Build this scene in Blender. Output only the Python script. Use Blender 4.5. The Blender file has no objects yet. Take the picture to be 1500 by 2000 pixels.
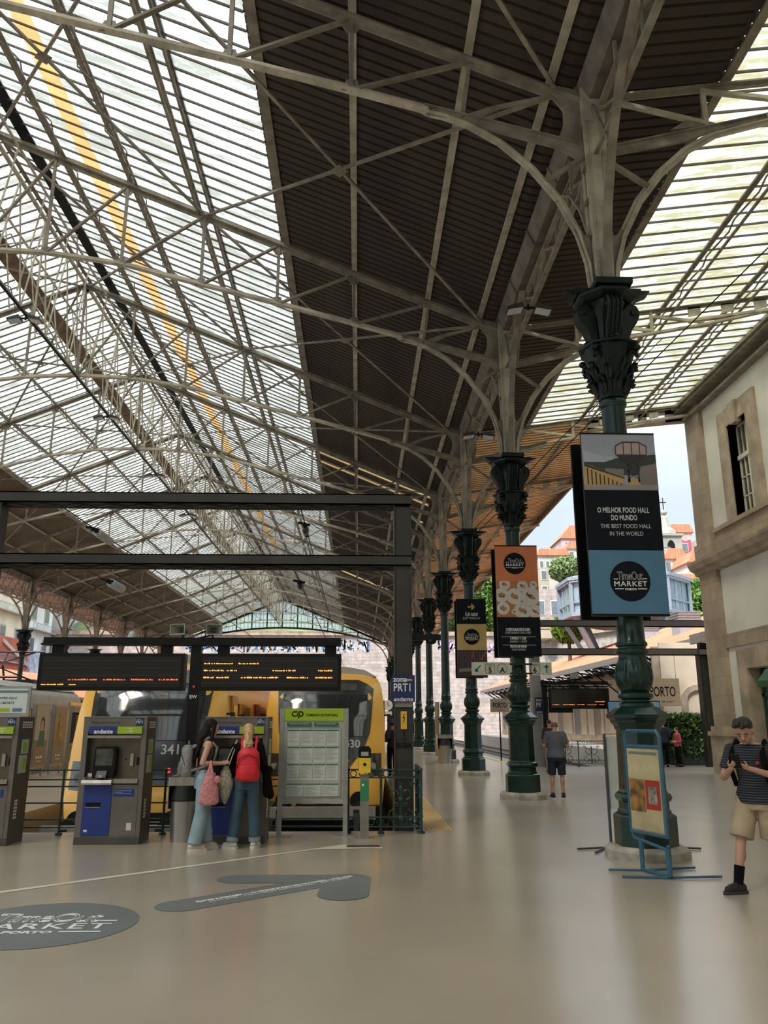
import bpy, bmesh, math, random
from mathutils import Vector, Matrix
random.seed(7)
S = bpy.context.scene; C = S.collection
PI = math.pi
# ------------------------------------------------------------------ camera, sky, sun, exposure
F = 1560.0; EYE = 1.68; TH = math.atan(408/F); PS = math.atan(50/F*math.cos(TH))
cam = bpy.data.cameras.new('camera'); cam.sensor_fit = 'VERTICAL'; cam.sensor_height = 24
cam.lens = F/2000*24; cam.clip_end = 600; cam.clip_start = .05
co = bpy.data.objects.new('camera', cam); C.objects.link(co)
co.location = (0, 0, EYE); co.rotation_euler = (PI/2+TH, 0, -PS); S.camera = co
S.view_settings.view_transform = 'Standard'; S.view_settings.look = 'None'
S.view_settings.gamma = 1; S.view_settings.use_curve_mapping = False
S.view_settings.exposure = 0.0
W = bpy.data.worlds.new('sky'); S.world = W; W.use_nodes = True
wn = W.node_tree.nodes; wl = W.node_tree.links; wn.clear()
wo = wn.new('ShaderNodeOutputWorld'); bg = wn.new('ShaderNodeBackground')
tc = wn.new('ShaderNodeTexCoord'); sp = wn.new('ShaderNodeSeparateXYZ'); rp = wn.new('ShaderNodeValToRGB')
wl.new(tc.outputs['Generated'], sp.inputs[0]); wl.new(sp.outputs[2], rp.inputs[0])
rp.color_ramp.elements[0].position = 0.0; rp.color_ramp.elements[0].color = (.74, .88, .95, 1)
rp.color_ramp.elements[1].position = .75; rp.color_ramp.elements[1].color = (.74, .85, 1.0, 1)
nz = wn.new('ShaderNodeTexNoise'); nz.inputs['Scale'].default_value = 2.2; nz.inputs['Detail'].default_value = 5
cr = wn.new('ShaderNodeValToRGB'); cr.color_ramp.elements[0].position = .36; cr.color_ramp.elements[1].position = .62
wl.new(tc.outputs['Generated'], nz.inputs['Vector']); wl.new(nz.outputs[0], cr.inputs[0])
mx = wn.new('ShaderNodeMixRGB'); mx.inputs[2].default_value = (.80, .92, 1.0, 1)
wl.new(cr.outputs[0], mx.inputs[0]); wl.new(rp.outputs[0], mx.inputs[1]); wl.new(mx.outputs[0], bg.inputs[0])
mr = wn.new('ShaderNodeMapRange'); mr.inputs[1].default_value = .25; mr.inputs[2].default_value = 1.0; mr.inputs[3].default_value = 1.0; mr.inputs[4].default_value = 3.4   # overcast sky, brighter overhead
wl.new(sp.outputs[2], mr.inputs[0]); wl.new(mr.outputs[0], bg.inputs[1]); wl.new(bg.outputs[0], wo.inputs[0])
sun = bpy.data.lights.new('sun', 'SUN'); sun.energy = 6.5; sun.angle = math.radians(14); sun.color = (1, .95, .88)
so = bpy.data.objects.new('sun', sun); C.objects.link(so); so.rotation_euler = (math.radians(38), 0, math.radians(-38))

# ------------------------------------------------------------------ camera-ray helper: a photo pixel at a known depth -> world point
fw = Vector((math.sin(PS)*math.cos(TH), math.cos(PS)*math.cos(TH), math.sin(TH)))
rt = Vector((math.cos(PS), -math.sin(PS), 0)); upv = rt.cross(fw)
def ray(u, v): return fw+rt*((u-750)/F)-upv*((v-1000)/F)
def at(u, v, Y):
    d = ray(u, v); t = Y/d.y; return Vector((0, 0, EYE))+d*t
def gr(u, v, z=0):
    d = ray(u, v); t = (z-EYE)/d.z; return Vector((0, 0, EYE))+d*t

# ------------------------------------------------------------------ materials
MT = {}
def mat(name, col, rough=.6, metal=0, var=.12, scale=6, bump=0, col2=None, emit=0, spec=.5, stretch=None, lo=.35, hi=.65, coat=0):
    if name in MT: return MT[name]
    m = bpy.data.materials.new(name); m.use_nodes = True; MT[name] = m
    n = m.node_tree.nodes; l = m.node_tree.links; b = n['Principled BSDF']
    b.inputs['Roughness'].default_value = rough; b.inputs['Metallic'].default_value = metal
    b.inputs['Specular IOR Level'].default_value = spec
    if coat: b.inputs['Coat Weight'].default_value = coat; b.inputs['Coat Roughness'].default_value = .1
    t = n.new('ShaderNodeTexCoord'); mp = n.new('ShaderNodeMapping'); ns = n.new('ShaderNodeTexNoise')
    l.new(t.outputs['Object'], mp.inputs[0]); l.new(mp.outputs[0], ns.inputs['Vector'])
    if stretch: mp.inputs['Scale'].default_value = stretch
    ns.inputs['Scale'].default_value = scale; ns.inputs['Detail'].default_value = 5
    r = n.new('ShaderNodeValToRGB'); l.new(ns.outputs[0], r.inputs[0])
    c2 = col2 if col2 else tuple(c*(1-var) for c in col); c1 = col if col2 else tuple(min(1, c*(1+var*.6)) for c in col)
    r.color_ramp.elements[0].position = lo; r.color_ramp.elements[1].position = hi
    r.color_ramp.elements[0].color = (*c2, 1); r.color_ramp.elements[1].color = (*c1, 1)
    l.new(r.outputs[0], b.inputs['Base Color'])
    if emit: l.new(r.outputs[0], b.inputs['Emission Color']); b.inputs['Emission Strength'].default_value = emit
    if bump:
        bp = n.new('ShaderNodeBump'); bp.inputs['Strength'].default_value = bump; bp.inputs['Distance'].default_value = .02
        l.new(ns.outputs[0], bp.inputs['Height']); l.new(bp.outputs[0], b.inputs['Normal'])
    return m
def brick(name, c1, c2, mortar, w, h, ms=.01, axis='XZ', rough=.85, off=.5, var=.25, bump=.3):
    if name in MT: return MT[name]
    m = bpy.data.materials.new(name); m.use_nodes = True; MT[name] = m
    n = m.node_tree.nodes; l = m.node_tree.links; b = n['Principled BSDF']; b.inputs['Roughness'].default_value = rough
    t = n.new('ShaderNodeTexCoord'); s = n.new('ShaderNodeSeparateXYZ'); cb = n.new('ShaderNodeCombineXYZ')
    l.new(t.outputs['Object'], s.inputs[0]); ix = 'XYZ'
    l.new(s.outputs[ix.index(axis[0])], cb.inputs[0]); l.new(s.outputs[ix.index(axis[1])], cb.inputs[1])
    k = n.new('ShaderNodeTexBrick'); l.new(cb.outputs[0], k.inputs[0])
    k.inputs['Color1'].default_value = (*c1, 1); k.inputs['Color2'].default_value = (*c2, 1); k.inputs['Mortar'].default_value = (*mortar, 1)
    k.inputs['Scale'].default_value = 1; k.inputs['Brick Width'].default_value = w; k.inputs['Row Height'].default_value = h
    k.inputs['Mortar Size'].default_value = ms; k.offset = off
    ns = n.new('ShaderNodeTexNoise'); l.new(t.outputs['Object'], ns.inputs['Vector']); ns.inputs['Scale'].default_value = 1.3; ns.inputs['Detail'].default_value = 7
    mm = n.new('ShaderNodeMixRGB'); mm.blend_type = 'MULTIPLY'; mm.inputs[0].default_value = 1
    rr = n.new('ShaderNodeValToRGB'); rr.color_ramp.elements[0].position = .3; rr.color_ramp.elements[1].position = .65
    rr.color_ramp.elements[0].color = (1-var, 1-var, 1-var, 1); l.new(ns.outputs[0], rr.inputs[0])
    l.new(k.outputs[0], mm.inputs[1]); l.new(rr.outputs[0], mm.inputs[2]); l.new(mm.outputs[0], b.inputs['Base Color'])
    bp = n.new('ShaderNodeBump'); bp.inputs['Strength'].default_value = bump; bp.invert = True; bp.inputs['Distance'].default_value = .02
    l.new(k.outputs['Fac'], bp.inputs['Height']); l.new(bp.outputs[0], b.inputs['Normal'])
    return m
def glassroof(name, tint, dirt, trans=.55, sc=1.2, lo=.42, hi=.62):
    m = bpy.data.materials.new(name); m.use_nodes = True; n = m.node_tree.nodes; l = m.node_tree.links; n.clear()
    o = n.new('ShaderNodeOutputMaterial'); tr = n.new('ShaderNodeBsdfTransparent'); tl = n.new('ShaderNodeBsdfTranslucent'); mi = n.new('ShaderNodeMixShader')
    t = n.new('ShaderNodeTexCoord'); mp = n.new('ShaderNodeMapping'); mp.inputs['Scale'].default_value = (.5, 2.2, 1); ns = n.new('ShaderNodeTexNoise')
    l.new(t.outputs['Object'], mp.inputs[0]); l.new(mp.outputs[0], ns.inputs['Vector']); ns.inputs['Scale'].default_value = sc; ns.inputs['Detail'].default_value = 9; ns.inputs['Roughness'].default_value = .7
    r = n.new('ShaderNodeValToRGB'); r.color_ramp.elements[0].position = lo; r.color_ramp.elements[1].position = hi
    r.color_ramp.elements[0].color = (*dirt, 1); r.color_ramp.elements[1].color = (*tint, 1)
    l.new(ns.outputs[0], r.inputs[0]); l.new(r.outputs[0], tr.inputs[0]); l.new(r.outputs[0], tl.inputs[0])
    mi.inputs[0].default_value = trans; l.new(tl.outputs[0], mi.inputs[1]); l.new(tr.outputs[0], mi.inputs[2]); l.new(mi.outputs[0], o.inputs[0])
    MT[name] = m; return m
def pane(name, col, rough=.05):
    return mat(name, col, rough, 0, .2, 2, spec=1.0)
def emis(name, col, st):
    return mat(name, col, .5, 0, 0, emit=st)

G_BEIGE = mat('weathered beige paint on iron', (.25, .22, .17), .6, 0, .35, 3, bump=.15)
G_WHITE = mat('pale cream paint on iron', (.46, .42, .33), .6, 0, .3, 3)
G_GREEN = mat('dark green enamel', (.0035, .026, .019), .24, 0, .3, 4, spec=.45)
G_GREEND = mat('blackish green cast iron', (.003, .010, .009), .35, 0, .4, 9, spec=.3, bump=.2)
G_ROOF = mat('brown corrugated sheet', (.046, .035, .027), .85, 0, .3, .8, stretch=(1, .15, 1))
G_ROOFO = mat('ochre corrugated sheet with painted bounce light', (.86, .63, .34), .8, 0, .15, .5)  # ochre paint with warm bounce light put into its colour
G_PLINTH = mat('worn granite', (.36, .33, .28), .8, 0, .35, 5, bump=.3)
G_GUT = mat('grey-brown gutter zinc', (.15, .13, .105), .6, 0, .35, 3)
G_DARK = mat('near black painted steel', (.008, .008, .008), .45, 0, .2, spec=.2)
G_GANT = mat('dark olive grey steel', (.028, .027, .022), .55, 0, .35, 2)
G_STEEL = mat('brushed stainless steel', (.42, .39, .35), .3, .9, .15, 3, stretch=(8, 8, .6))
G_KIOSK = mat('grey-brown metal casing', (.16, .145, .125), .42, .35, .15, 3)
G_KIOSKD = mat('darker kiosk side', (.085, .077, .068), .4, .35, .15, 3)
G_WHT = mat('white print', (.82, .82, .80), .5, 0, .03)
G_BLK = mat('black print', (.006, .007, .010), .45, 0, .1, spec=.15)
G_NAVY = mat('dark navy banner print', (.0035, .006, .011), .4, 0, .15, spec=.15)
G_STONE = brick('warm granite ashlar', (.42, .33, .24), (.35, .275, .205), (.22, .18, .14), .95, .62, .006, 'YZ', off=.5, var=.3)
G_STONEP = mat('plain warm granite', (.40, .315, .235), .85, 0, .3, 1.5, bump=.2)
G_PLASTER = mat('off-white plaster', (.66, .63, .57), .9, 0, .12, .7, bump=.1)
G_CREAM = mat('warm cream plaster', (.62, .52, .40), .9, 0, .12, 1)
G_YEL = mat('yellow train enamel', (.97, .53, .09), .28, 0, .08, 1.5, coat=.4)
G_TGLASS = mat('dark windscreen glass', (.03, .034, .038), .06, 0, .3, 1, spec=1.0, coat=1)
G_TGREY = mat('light grey train roof', (.42, .43, .42), .5, 0, .12, 2)
G_BLACKU = mat('grimy black underframe', (.015, .014, .013), .7, 0, .3)
G_FOL = mat('leaves painted sunlit', (.20, .36, .05), .7, 0, .3, 2.5, col2=(.05, .13, .02))  # leaf green with sunlight mixed into the colour
G_FOLD = mat('leaves painted shaded', (.07, .14, .03), .7, 0, .3, 3, col2=(.02, .05, .012))  # same leaf green, darkened in colour to stand for shade
G_TILE = brick('orange clay roof tiles', (.72, .27, .13), (.62, .21, .10), (.40, .13, .07), .28, .35, .03, 'YX', off=0, var=.2)
G_TILE2 = brick('orange clay roof tiles on the hill', (.74, .30, .17), (.62, .22, .12), (.40, .14, .08), .35, .4, .03, 'XY', off=0, var=.2)
G_GLASSR = glassroof('dirty translucent roof glazing', (.62, .62, .60), (.33, .32, .265), lo=.42, hi=.58)
G_GLASSS = glassroof('stained translucent side glazing', (.56, .585, .53), (.34, .31, .18), sc=2.2, lo=.44, hi=.58)
G_GLASSO = glassroof('orange tinted glazing', (.58, .33, .125), (.44, .26, .10), trans=.35)  # glazing strip tinted orange

# ------------------------------------------------------------------ mesh builder
class MB:
    def __init__(s): s.v = []; s.f = []
    def face(s, pts):
        i = len(s.v); s.v += [tuple(p) for p in pts]; s.f.append(tuple(range(i, i+len(pts)))); return s
    def box(s, a, b):
        x0, y0, z0 = a; x1, y1, z1 = b; i = len(s.v)
        s.v += [(x0, y0, z0), (x1, y0, z0), (x1, y1, z0), (x0, y1, z0), (x0, y0, z1), (x1, y0, z1), (x1, y1, z1), (x0, y1, z1)]
        for q in ((0, 3, 2, 1), (4, 5, 6, 7), (0, 1, 5, 4), (1, 2, 6, 5), (2, 3, 7, 6), (3, 0, 4, 7)): s.f.append(tuple(i+k for k in q))
        return s
    def cbox(s, c, d): return s.box([c[k]-d[k]/2 for k in range(3)], [c[k]+d[k]/2 for k in range(3)])
    def beam(s, p, q, w, h=None, up=(0, 0, 1)):
        h = w if h is None else h; p = Vector(p); q = Vector(q); d = (q-p)
        if d.length < 1e-6: return s
        d.normalize(); u = Vector(up)
        if abs(d.dot(u)) > .97: u = Vector((0, 1, 0)) if abs(d.y) < .9 else Vector((1, 0, 0))
        a = d.cross(u).normalized()*(w/2); b = a.cross(d).normalized()*(h/2); i = len(s.v)
        for c in (p, q): s.v += [tuple(c-a-b), tuple(c+a-b), tuple(c+a+b), tuple(c-a+b)]
        for k in ((0, 1, 2, 3), (7, 6, 5, 4), (0, 4, 5, 1), (1, 5, 6, 2), (2, 6, 7, 3), (3, 7, 4, 0)): s.f.append(tuple(i+j for j in k))
        return s
    def path(s, pts, w, h=None, up=(0, 0, 1)):
        for a, b in zip(pts[:-1], pts[1:]): s.beam(a, b, w, h, up)
        return s
    def cyl(s, p, q, r1, r2=None, n=10, caps=True):
        r2 = r1 if r2 is None else r2; p = Vector(p); q = Vector(q); d = (q-p).normalized()
        u = Vector((0, 0, 1)) if abs(d.z) < .9 else Vector((1, 0, 0)); a = d.cross(u).normalized(); b = d.cross(a); i = len(s.v)
        for c, r in ((p, r1), (q, r2)):
            for k in range(n):
                t = 2*PI*k/n; s.v.append(tuple(c+a*(r*math.cos(t))+b*(r*math.sin(t))))
        for k in range(n): s.f.append((i+k, i+(k+1) % n, i+n+(k+1) % n, i+n+k))
        if caps: s.f.append(tuple(i+k for k in range(n-1, -1, -1))); s.f.append(tuple(i+n+k for k in range(n)))
        return s
    def tube(s, pts, r, n=6):
        pts = [Vector(p) for p in pts]; i0 = len(s.v); N = len(pts); pa = None
        for j, p in enumerate(pts):
            d = (pts[min(j+1, N-1)]-pts[max(j-1, 0)]).normalized()
            if pa is None:
                u = Vector((0, 0, 1)) if abs(d.z) < .9 else Vector((1, 0, 0)); pa = d.cross(u).normalized()
            else: pa = (pa-d*pa.dot(d)).normalized()
            b = d.cross(pa); rr = r[j] if isinstance(r, (list, tuple)) else r
            for k in range(n):
                t = 2*PI*k/n; s.v.append(tuple(p+pa*(rr*math.cos(t))+b*(rr*math.sin(t))))
        for j in range(N-1):
            for k in range(n):
                a = i0+j*n; s.f.append((a+k, a+(k+1) % n, a+n+(k+1) % n, a+n+k))
        s.f.append(tuple(i0+k for k in range(n-1, -1, -1))); s.f.append(tuple(i0+(N-1)*n+k for k in range(n)))
        return s
    def lathe(s, prof, n=24, c=(0, 0, 0), rot=0, ripple=None):
        i0 = len(s.v)
        for r, z in prof:
            for k in range(n):
                t = 2*PI*k/n+rot; rr = r*(1+ripple(t, z)) if ripple else r
                s.v.append((c[0]+rr*math.cos(t), c[1]+rr*math.sin(t), c[2]+z))
        for j in range(len(prof)-1):
            for k in range(n):
                a = i0+j*n; s.f.append((a+k, a+(k+1) % n, a+n+(k+1) % n, a+n+k))
        s.f.append(tuple(i0+k for k in range(n-1, -1, -1))); s.f.append(tuple(i0+(len(prof)-1)*n+k for k in range(n)))
        return s
    def sph(s, c, r, n=12, m=8, R=None):
        rx, ry, rz = (r, r, r) if not isinstance(r, (tuple, list)) else r; i0 = len(s.v); c = Vector(c)
        pts = [(0, 0, -1)]
        for j in range(1, m):
            p = -PI/2+PI*j/m
            for k in range(n): t = 2*PI*k/n; pts.append((math.cos(p)*math.cos(t), math.cos(p)*math.sin(t), math.sin(p)))
        pts.append((0, 0, 1))
        for p in pts:
            q = Vector((p[0]*rx, p[1]*ry, p[2]*rz))
            if R: q = R @ q
            s.v.append(tuple(c+q))
        for k in range(n): s.f.append((i0, i0+1+(k+1) % n, i0+1+k))
        for j in range(m-2):
            a = i0+1+j*n
            for k in range(n): s.f.append((a+k, a+(k+1) % n, a+n+(k+1) % n, a+n+k))
        a = i0+1+(m-2)*n; e = len(s.v)-1
        for k in range(n): s.f.append((a+k, a+(k+1) % n, e))
        return s
    def cap(s, p, q, r1, r2=None, n=14):
        r2 = r1 if r2 is None else r2
        s.cyl(p, q, r1, r2, n, True); s.sph(p, r1, n, 8); s.sph(q, r2, n, 8); return s
    def loft(s, rings, n=18):
        i0 = len(s.v)
        for c, rx, ry in rings:
            for k in range(n):
                t = 2*PI*k/n; s.v.append((c[0]+rx*math.cos(t), c[1]+ry*math.sin(t), c[2]))
        for j in range(len(rings)-1):
            for k in range(n):
                a = i0+j*n; s.f.append((a+k, a+(k+1) % n, a+n+(k+1) % n, a+n+k))
        s.f.append(tuple(i0+k for k in range(n-1, -1, -1))); s.f.append(tuple(i0+(len(rings)-1)*n+k for k in range(n)))
        return s
    def prism(s, poly, a, b, ax='y'):
        """poly 2-D outline extruded between a and b along an axis; 'y' -> (x,z), 'x' -> (y,z), 'z' -> (x,y)"""
        f = {'y': lambda p, t: (p[0], t, p[1]), 'x': lambda p, t: (t, p[0], p[1]), 'z': lambda p, t: (p[0], p[1], t)}[ax]
        n = len(poly); i = len(s.v); s.v += [f(p, a) for p in poly]+[f(p, b) for p in poly]
        s.f.append(tuple(range(i, i+n))); s.f.append(tuple(range(i+2*n-1, i+n-1, -1)))
        for k in range(n): s.f.append((i+k, i+n+k, i+n+(k+1) % n, i+(k+1) % n))
        return s
    def build(s, name, m, parent=None, smooth=False, w=False, loc=None, kind=None, fix=True, label=None):
        me = bpy.data.meshes.new(name); v = s.v
        if w and parent:
            L = parent.location; c_, s_ = math.cos(-parent.rotation_euler.z), math.sin(-parent.rotation_euler.z)
            v = [((p[0]-L.x)*c_-(p[1]-L.y)*s_, (p[0]-L.x)*s_+(p[1]-L.y)*c_, p[2]-L.z) for p in v]
        me.from_pydata(v, [], s.f); me.materials.append(m)
        if fix:
            b = bmesh.new(); b.from_mesh(me); bmesh.ops.recalc_face_normals(b, faces=b.faces); b.to_mesh(me); b.free()
        if smooth:
            me.shade_smooth(); me.set_sharp_from_angle(angle=math.radians(smooth if smooth > 1 else 38))
        o = bpy.data.objects.new(name, me); C.objects.link(o)
        if loc: o.location = loc
        if parent: o.parent = parent
        if kind: o['kind'] = kind
        if label: o['label'] = label
        return o
def thing(name, label, cat, loc=(0, 0, 0), rotz=0, group=None):
    o = bpy.data.objects.new(name, None); C.objects.link(o); o.empty_display_size = .2
    o.location = loc; o.rotation_euler = (0, 0, rotz); o['label'] = label; o['category'] = cat
    if group: o['group'] = group
    return o
def tag(o, label, cat, group=None, kind=None):
    o['label'] = label; o['category'] = cat
    if group: o['group'] = group
    if kind: o['kind'] = kind
    return o
def struct(o): o['kind'] = 'structure'; return o
def dup(root, loc, rotz=None, label=None, skip=()):
    def cp(o, par):
        c = o.copy(); C.objects.link(c); c.parent = par
        for ch in list(kids.get(o.name, [])):
            if ch.name.split('.')[0] not in skip: cp(ch, c)
        return c
    kids = {}
    for o in C.objects:
        if o.parent: kids.setdefault(o.parent.name, []).append(o)
    r = cp(root, None); r.location = loc
    if rotz is not None: r.rotation_euler = (0, 0, rotz)
    if label: r['label'] = label
    return r
def remesh(mb, name, m, parent, vox=.009, sm=3, label=None):
    o = mb.build('tmp', m, None, fix=True)
    r = o.modifiers.new('r', 'REMESH'); r.mode = 'VOXEL'; r.voxel_size = vox; r.use_smooth_shade = True
    if sm: q = o.modifiers.new('s', 'SMOOTH'); q.iterations = sm; q.factor = .5
    dg = bpy.context.evaluated_depsgraph_get(); me = bpy.data.meshes.new_from_object(o.evaluated_get(dg)); me.name = name
    old = o.data; bpy.data.objects.remove(o); bpy.data.meshes.remove(old)
    me.materials.clear(); me.materials.append(m)
    for p in me.polygons: p.material_index = 0; p.use_smooth = True
    o = bpy.data.objects.new(name, me); C.objects.link(o); o.parent = parent
    if label: o['label'] = label
    return o
def text(s, h, pos, m, parent, rot=(PI/2, 0, 0), name='lettering', xs=1, bold=0, align='CENTER', outline=0, shear=0, w=False, space=1, depth=.0006, fit=None):
    cu = bpy.data.curves.new('t', 'FONT'); cu.body = s; cu.size = h*1.38; cu.align_x = align; cu.align_y = 'BOTTOM_BASELINE'
    cu.offset = bold; cu.shear = shear; cu.space_character = space; cu.resolution_u = 3
    if outline: cu.fill_mode = 'NONE'; cu.bevel_depth = outline; cu.bevel_resolution = 0
    else: cu.extrude = depth
    o = bpy.data.objects.new('t', cu); C.objects.link(o)
    dg = bpy.context.evaluated_depsgraph_get(); me = bpy.data.meshes.new_from_object(o.evaluated_get(dg)); bpy.data.objects.remove(o)
    me.name = name; me.materials.clear(); me.materials.append(m)
    if fit and len(me.vertices):
        xs_ = [v.co.x for v in me.vertices]; xs = fit/(max(xs_)-min(xs_))
    M = Matrix.Translation(Vector(pos)) @ Matrix(((1, 0, 0, 0), (0, 1, 0, 0), (0, 0, 1, 0), (0, 0, 0, 1)))
    from mathutils import Euler
    me.transform(M @ Euler(rot).to_matrix().to_4x4() @ Matrix.Diagonal((xs, 1, 1, 1)))
    if w and parent: me.transform(Matrix.Rotation(-parent.rotation_euler.z, 4, 'Z') @ Matrix.Translation(-parent.location))
    o = bpy.data.objects.new(name, me); C.objects.link(o); o.parent = parent
    return o
def arc(cx, cy, r, a0, a1, n=12):
    return [(cx+r*math.cos(math.radians(a0+(a1-a0)*k/n)), cy+r*math.sin(math.radians(a0+(a1-a0)*k/n))) for k in range(n+1)]
def stroke(mb, pts, w, y, t=.001, f=lambda p, d: (p[0], d, p[1])):
    """flat ribbon along 2-D points in the x-z plane at depth y"""
    for a, b in zip(pts[:-1], pts[1:]):
        dx, dz = b[0]-a[0], b[1]-a[1]; L = math.hypot(dx, dz)
        if L < 1e-7: continue
        nx, nz = -dz/L*w/2, dx/L*w/2; ex, ez = dx/L*w*.25, dz/L*w*.25
        q = [(a[0]-ex+nx, a[1]-ez+nz), (b[0]+ex+nx, b[1]+ez+nz), (b[0]+ex-nx, b[1]+ez-nz), (a[0]-ex-nx, a[1]-ez-nz)]
        mb.face([f(p, y) for p in q])
ORD = ['first', 'second', 'third', 'fourth', 'fifth', 'sixth', 'seventh', 'eighth', 'ninth', 'tenth', 'eleventh', 'twelfth', 'thirteenth', 'fourteenth']
CY = lambda k: 10.85+7.93*k     # column rows along the hall
XR, XL, RX = 3.70, -24.0, -10.15
# ------------------------------------------------------------------ setting: floor, walls, roof
fl = mat('polished tan concrete', (.455, .385, .30), .36, 0, .12, .45, spec=.5, coat=.8)
fl.node_tree.nodes['Principled BSDF'].inputs['Coat Roughness'].default_value = .20
fn = fl.node_tree.nodes; ll = fl.node_tree.links
# second, finer mottling in the concrete
n2 = fn.new('ShaderNodeTexNoise'); n2.inputs['Scale'].default_value = 3.5; n2.inputs['Detail'].default_value = 8
mm = fn.new('ShaderNodeMixRGB'); mm.blend_type = 'MULTIPLY'; mm.inputs[0].default_value = .5
r2 = fn.new('ShaderNodeValToRGB'); r2.color_ramp.elements[0].position = .3; r2.color_ramp.elements[0].color = (.8, .8, .82, 1); r2.color_ramp.elements[1].position = .7
ll.new(n2.outputs[0], r2.inputs[0]); b_ = fn['Principled BSDF']; src = b_.inputs['Base Color'].links[0].from_socket
ll.new(src, mm.inputs[1]); ll.new(r2.outputs[0], mm.inputs[2]); ll.new(mm.outputs[0], b_.inputs['Base Color'])
PX = .85       # edge of the middle platform beside the train
m = MB().box((-14, -12, -1.1), (12, 13.45, 0)).box((PX, 13.45, -1.1), (12, 31.7, 0)).box((PX, 31.7, -1.1), (6.35, 110, 0)).box((12, 27.4, -1.1), (16, 31.7, 0)).box((-10.6, 13.45, -1.1), (-6.3, 110, 0))
m.box((-14, -12, -1.1), (-40, 13.45, 0)); m.build('floor', fl, kind='structure')
bal = mat('brown ballast', (.34, .30, .26), .9, 0, .4, 30, bump=1)
MB().box((-70, 13.45, -1.4), (-20, 125, -.05)).box((-20, 13.45, -1.4), (60, 125, -1.1)).build('floor_trackbed', bal, kind='structure')
MB().box((15, 31.7, -1.1), (24, 108, 0)).box((-20.0, 20, -1.1), (-14.6, 110, 0)).build('floor_platform', mat('grey platform paving', (.42, .40, .37), .6, 0, .15, 1), kind='structure')
ye = mat('yellow platform edge paint', (.62, .43, .10), .6, 0, .15, 3)
def ribbed(x0, x1, y0, y1, name, m_, z=.004):
    mb = MB(); n = 8; w = (x1-x0)/n
    for k in range(n): mb.box((x0+k*w, y0, 0), (x0+(k+.72)*w, y1, z+.002))
    return tag(mb.build(name, m_), '', '')
tag(ribbed(1.08, 1.52, 13.5, 100, 'tactile_paving_strip', mat('ochre tactile paving', (.62, .40, .16), .6, 0, .12, 2)), 'long ochre ribbed tactile strip along the platform edge beside the yellow train', 'tactile strip')
tag(MB().box((5.95, 31.9, 0), (6.15, 100, .006)).build('platform_edge_line', ye), 'yellow safety line along the far right edge of the column platform', 'floor line')
# rails and sleepers
RT = mat('rusty rail steel', (.16, .11, .08), .45, .6, .3)
for (xc, y0, lab) in ((-.83, 15.2, 'railway track under the yellow train nearest the iron columns'), (-4.2, 14.8, 'railway track under the yellow train on the left'), (-12.4, 22, 'railway track beside the left platform behind the poster panels'), (8.2, 33, 'railway track along the right edge of the column platform'), (12.6, 33, 'railway track in front of the tiled building on the right')):
    t = thing('railway_track', lab, 'railway track', (xc, y0, -1.1), 0, 'railway tracks')
    mb = MB()
    for s_ in (-1, 1):
        mb.box((s_*.835-.035, 0, .12), (s_*.835+.035, 90, .27)).box((s_*.835-.07, 0, .10), (s_*.835+.07, 90, .13))
    mb.build('rails', RT, t)
    mb = MB()
    for k in range(140): mb.box((-1.25, k*.64, 0), (1.25, k*.64+.25, .11))
    o = mb.build('sleepers', mat('grey concrete sleeper', (.25, .23, .2), .9), t)
# ---- main roof sheets
def rz(x): return 11.75+.42*(3.7-x) if x > RX else 11.75+.42*(x-XL)
Y0, Y1 = -9.0, 106.5
def corr(mb, xa, za, xb, zb, y0, y1, per, skip=lambda y: False, d=.09):
    y = y0
    while y < y1:
        if not skip(y):
            ps = [(0, 0), (per*.72, 0), (per*.78, d), (per*.94, d), (per, 0)]
            for (a, ha), (b, hb) in zip(ps[:-1], ps[1:]): mb.face([(xa, y+a, za+ha), (xb, y+a, zb+ha), (xb, y+b, zb+hb), (xa, y+b, za+hb)])
        y += per
sk = lambda y: False
ylw = [(36.0, 36.3), (37.4, 37.7), (41.0, 41.3), (60, 60.3), (66, 66.5)]
skR = lambda y: any(a-.01 <= y <= b for a, b in ylw)
mb = MB(); corr(mb, 4.3, rz(3.7)+.0, 3.35, rz(3.35), Y0, Y1, .233); corr(mb, 3.35, rz(3.35), -2.2, rz(-2.2), Y0, Y1, .233, skR)
mb.build('ceiling_panel', G_ROOF, kind='structure', fix=False)
mb = MB(); corr(mb, XL-.4, rz(XL), -18.1, rz(-18.1), Y0, Y1, .233); mb.build('ceiling_panel', mat('grey-brown corrugated sheet', (.17, .135, .085), .8, 0, .3, .6), kind='structure', fix=False)
mb = MB()
for a, b in ylw: mb.face([(3.35, a, rz(3.35)), (-2.2, a, rz(-2.2)), (-2.2, b+.3, rz(-2.2)), (3.35, b+.3, rz(3.35))])
mb.build('ceiling_glazing', glassroof('yellowed roof light', (.30, .20, .09), (.2, .13, .06), trans=.1), kind='structure', fix=False)
def glaze(mb, bars, xa, xb, f, y0, y1, per, bw=.032):
    mb.face([(xa, y0, f(xa)), (xb, y0, f(xb)), (xb, y1, f(xb)), (xa, y1, f(xa))])
    y = y0
    while y < y1:
        bars.beam((xa, y, f(xa)-.02), (xb, y, f(xb)-.02), bw, .05); y += per
    return mb
mb = MB(); bars = MB()
glaze(mb, bars, -2.2, -7.15, rz, Y0, Y1, .426); glaze(mb, bars, -7.65, RX+.05, rz, Y0, Y1, .426)
glaze(mb, bars, RX-.05, -11.7, rz, Y0, Y1, .426); glaze(mb, bars, -12.2, -18.1, rz, Y0, Y1, .426)
mb.build('ceiling_glazing', G_GLASSR, kind='structure', fix=False); 
mb2 = MB(); glaze(mb2, bars, -7.15, -7.65, rz, Y0, 70, .426); mb2.build('ceiling_glazing', G_GLASSO, kind='structure', fix=False)
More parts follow.
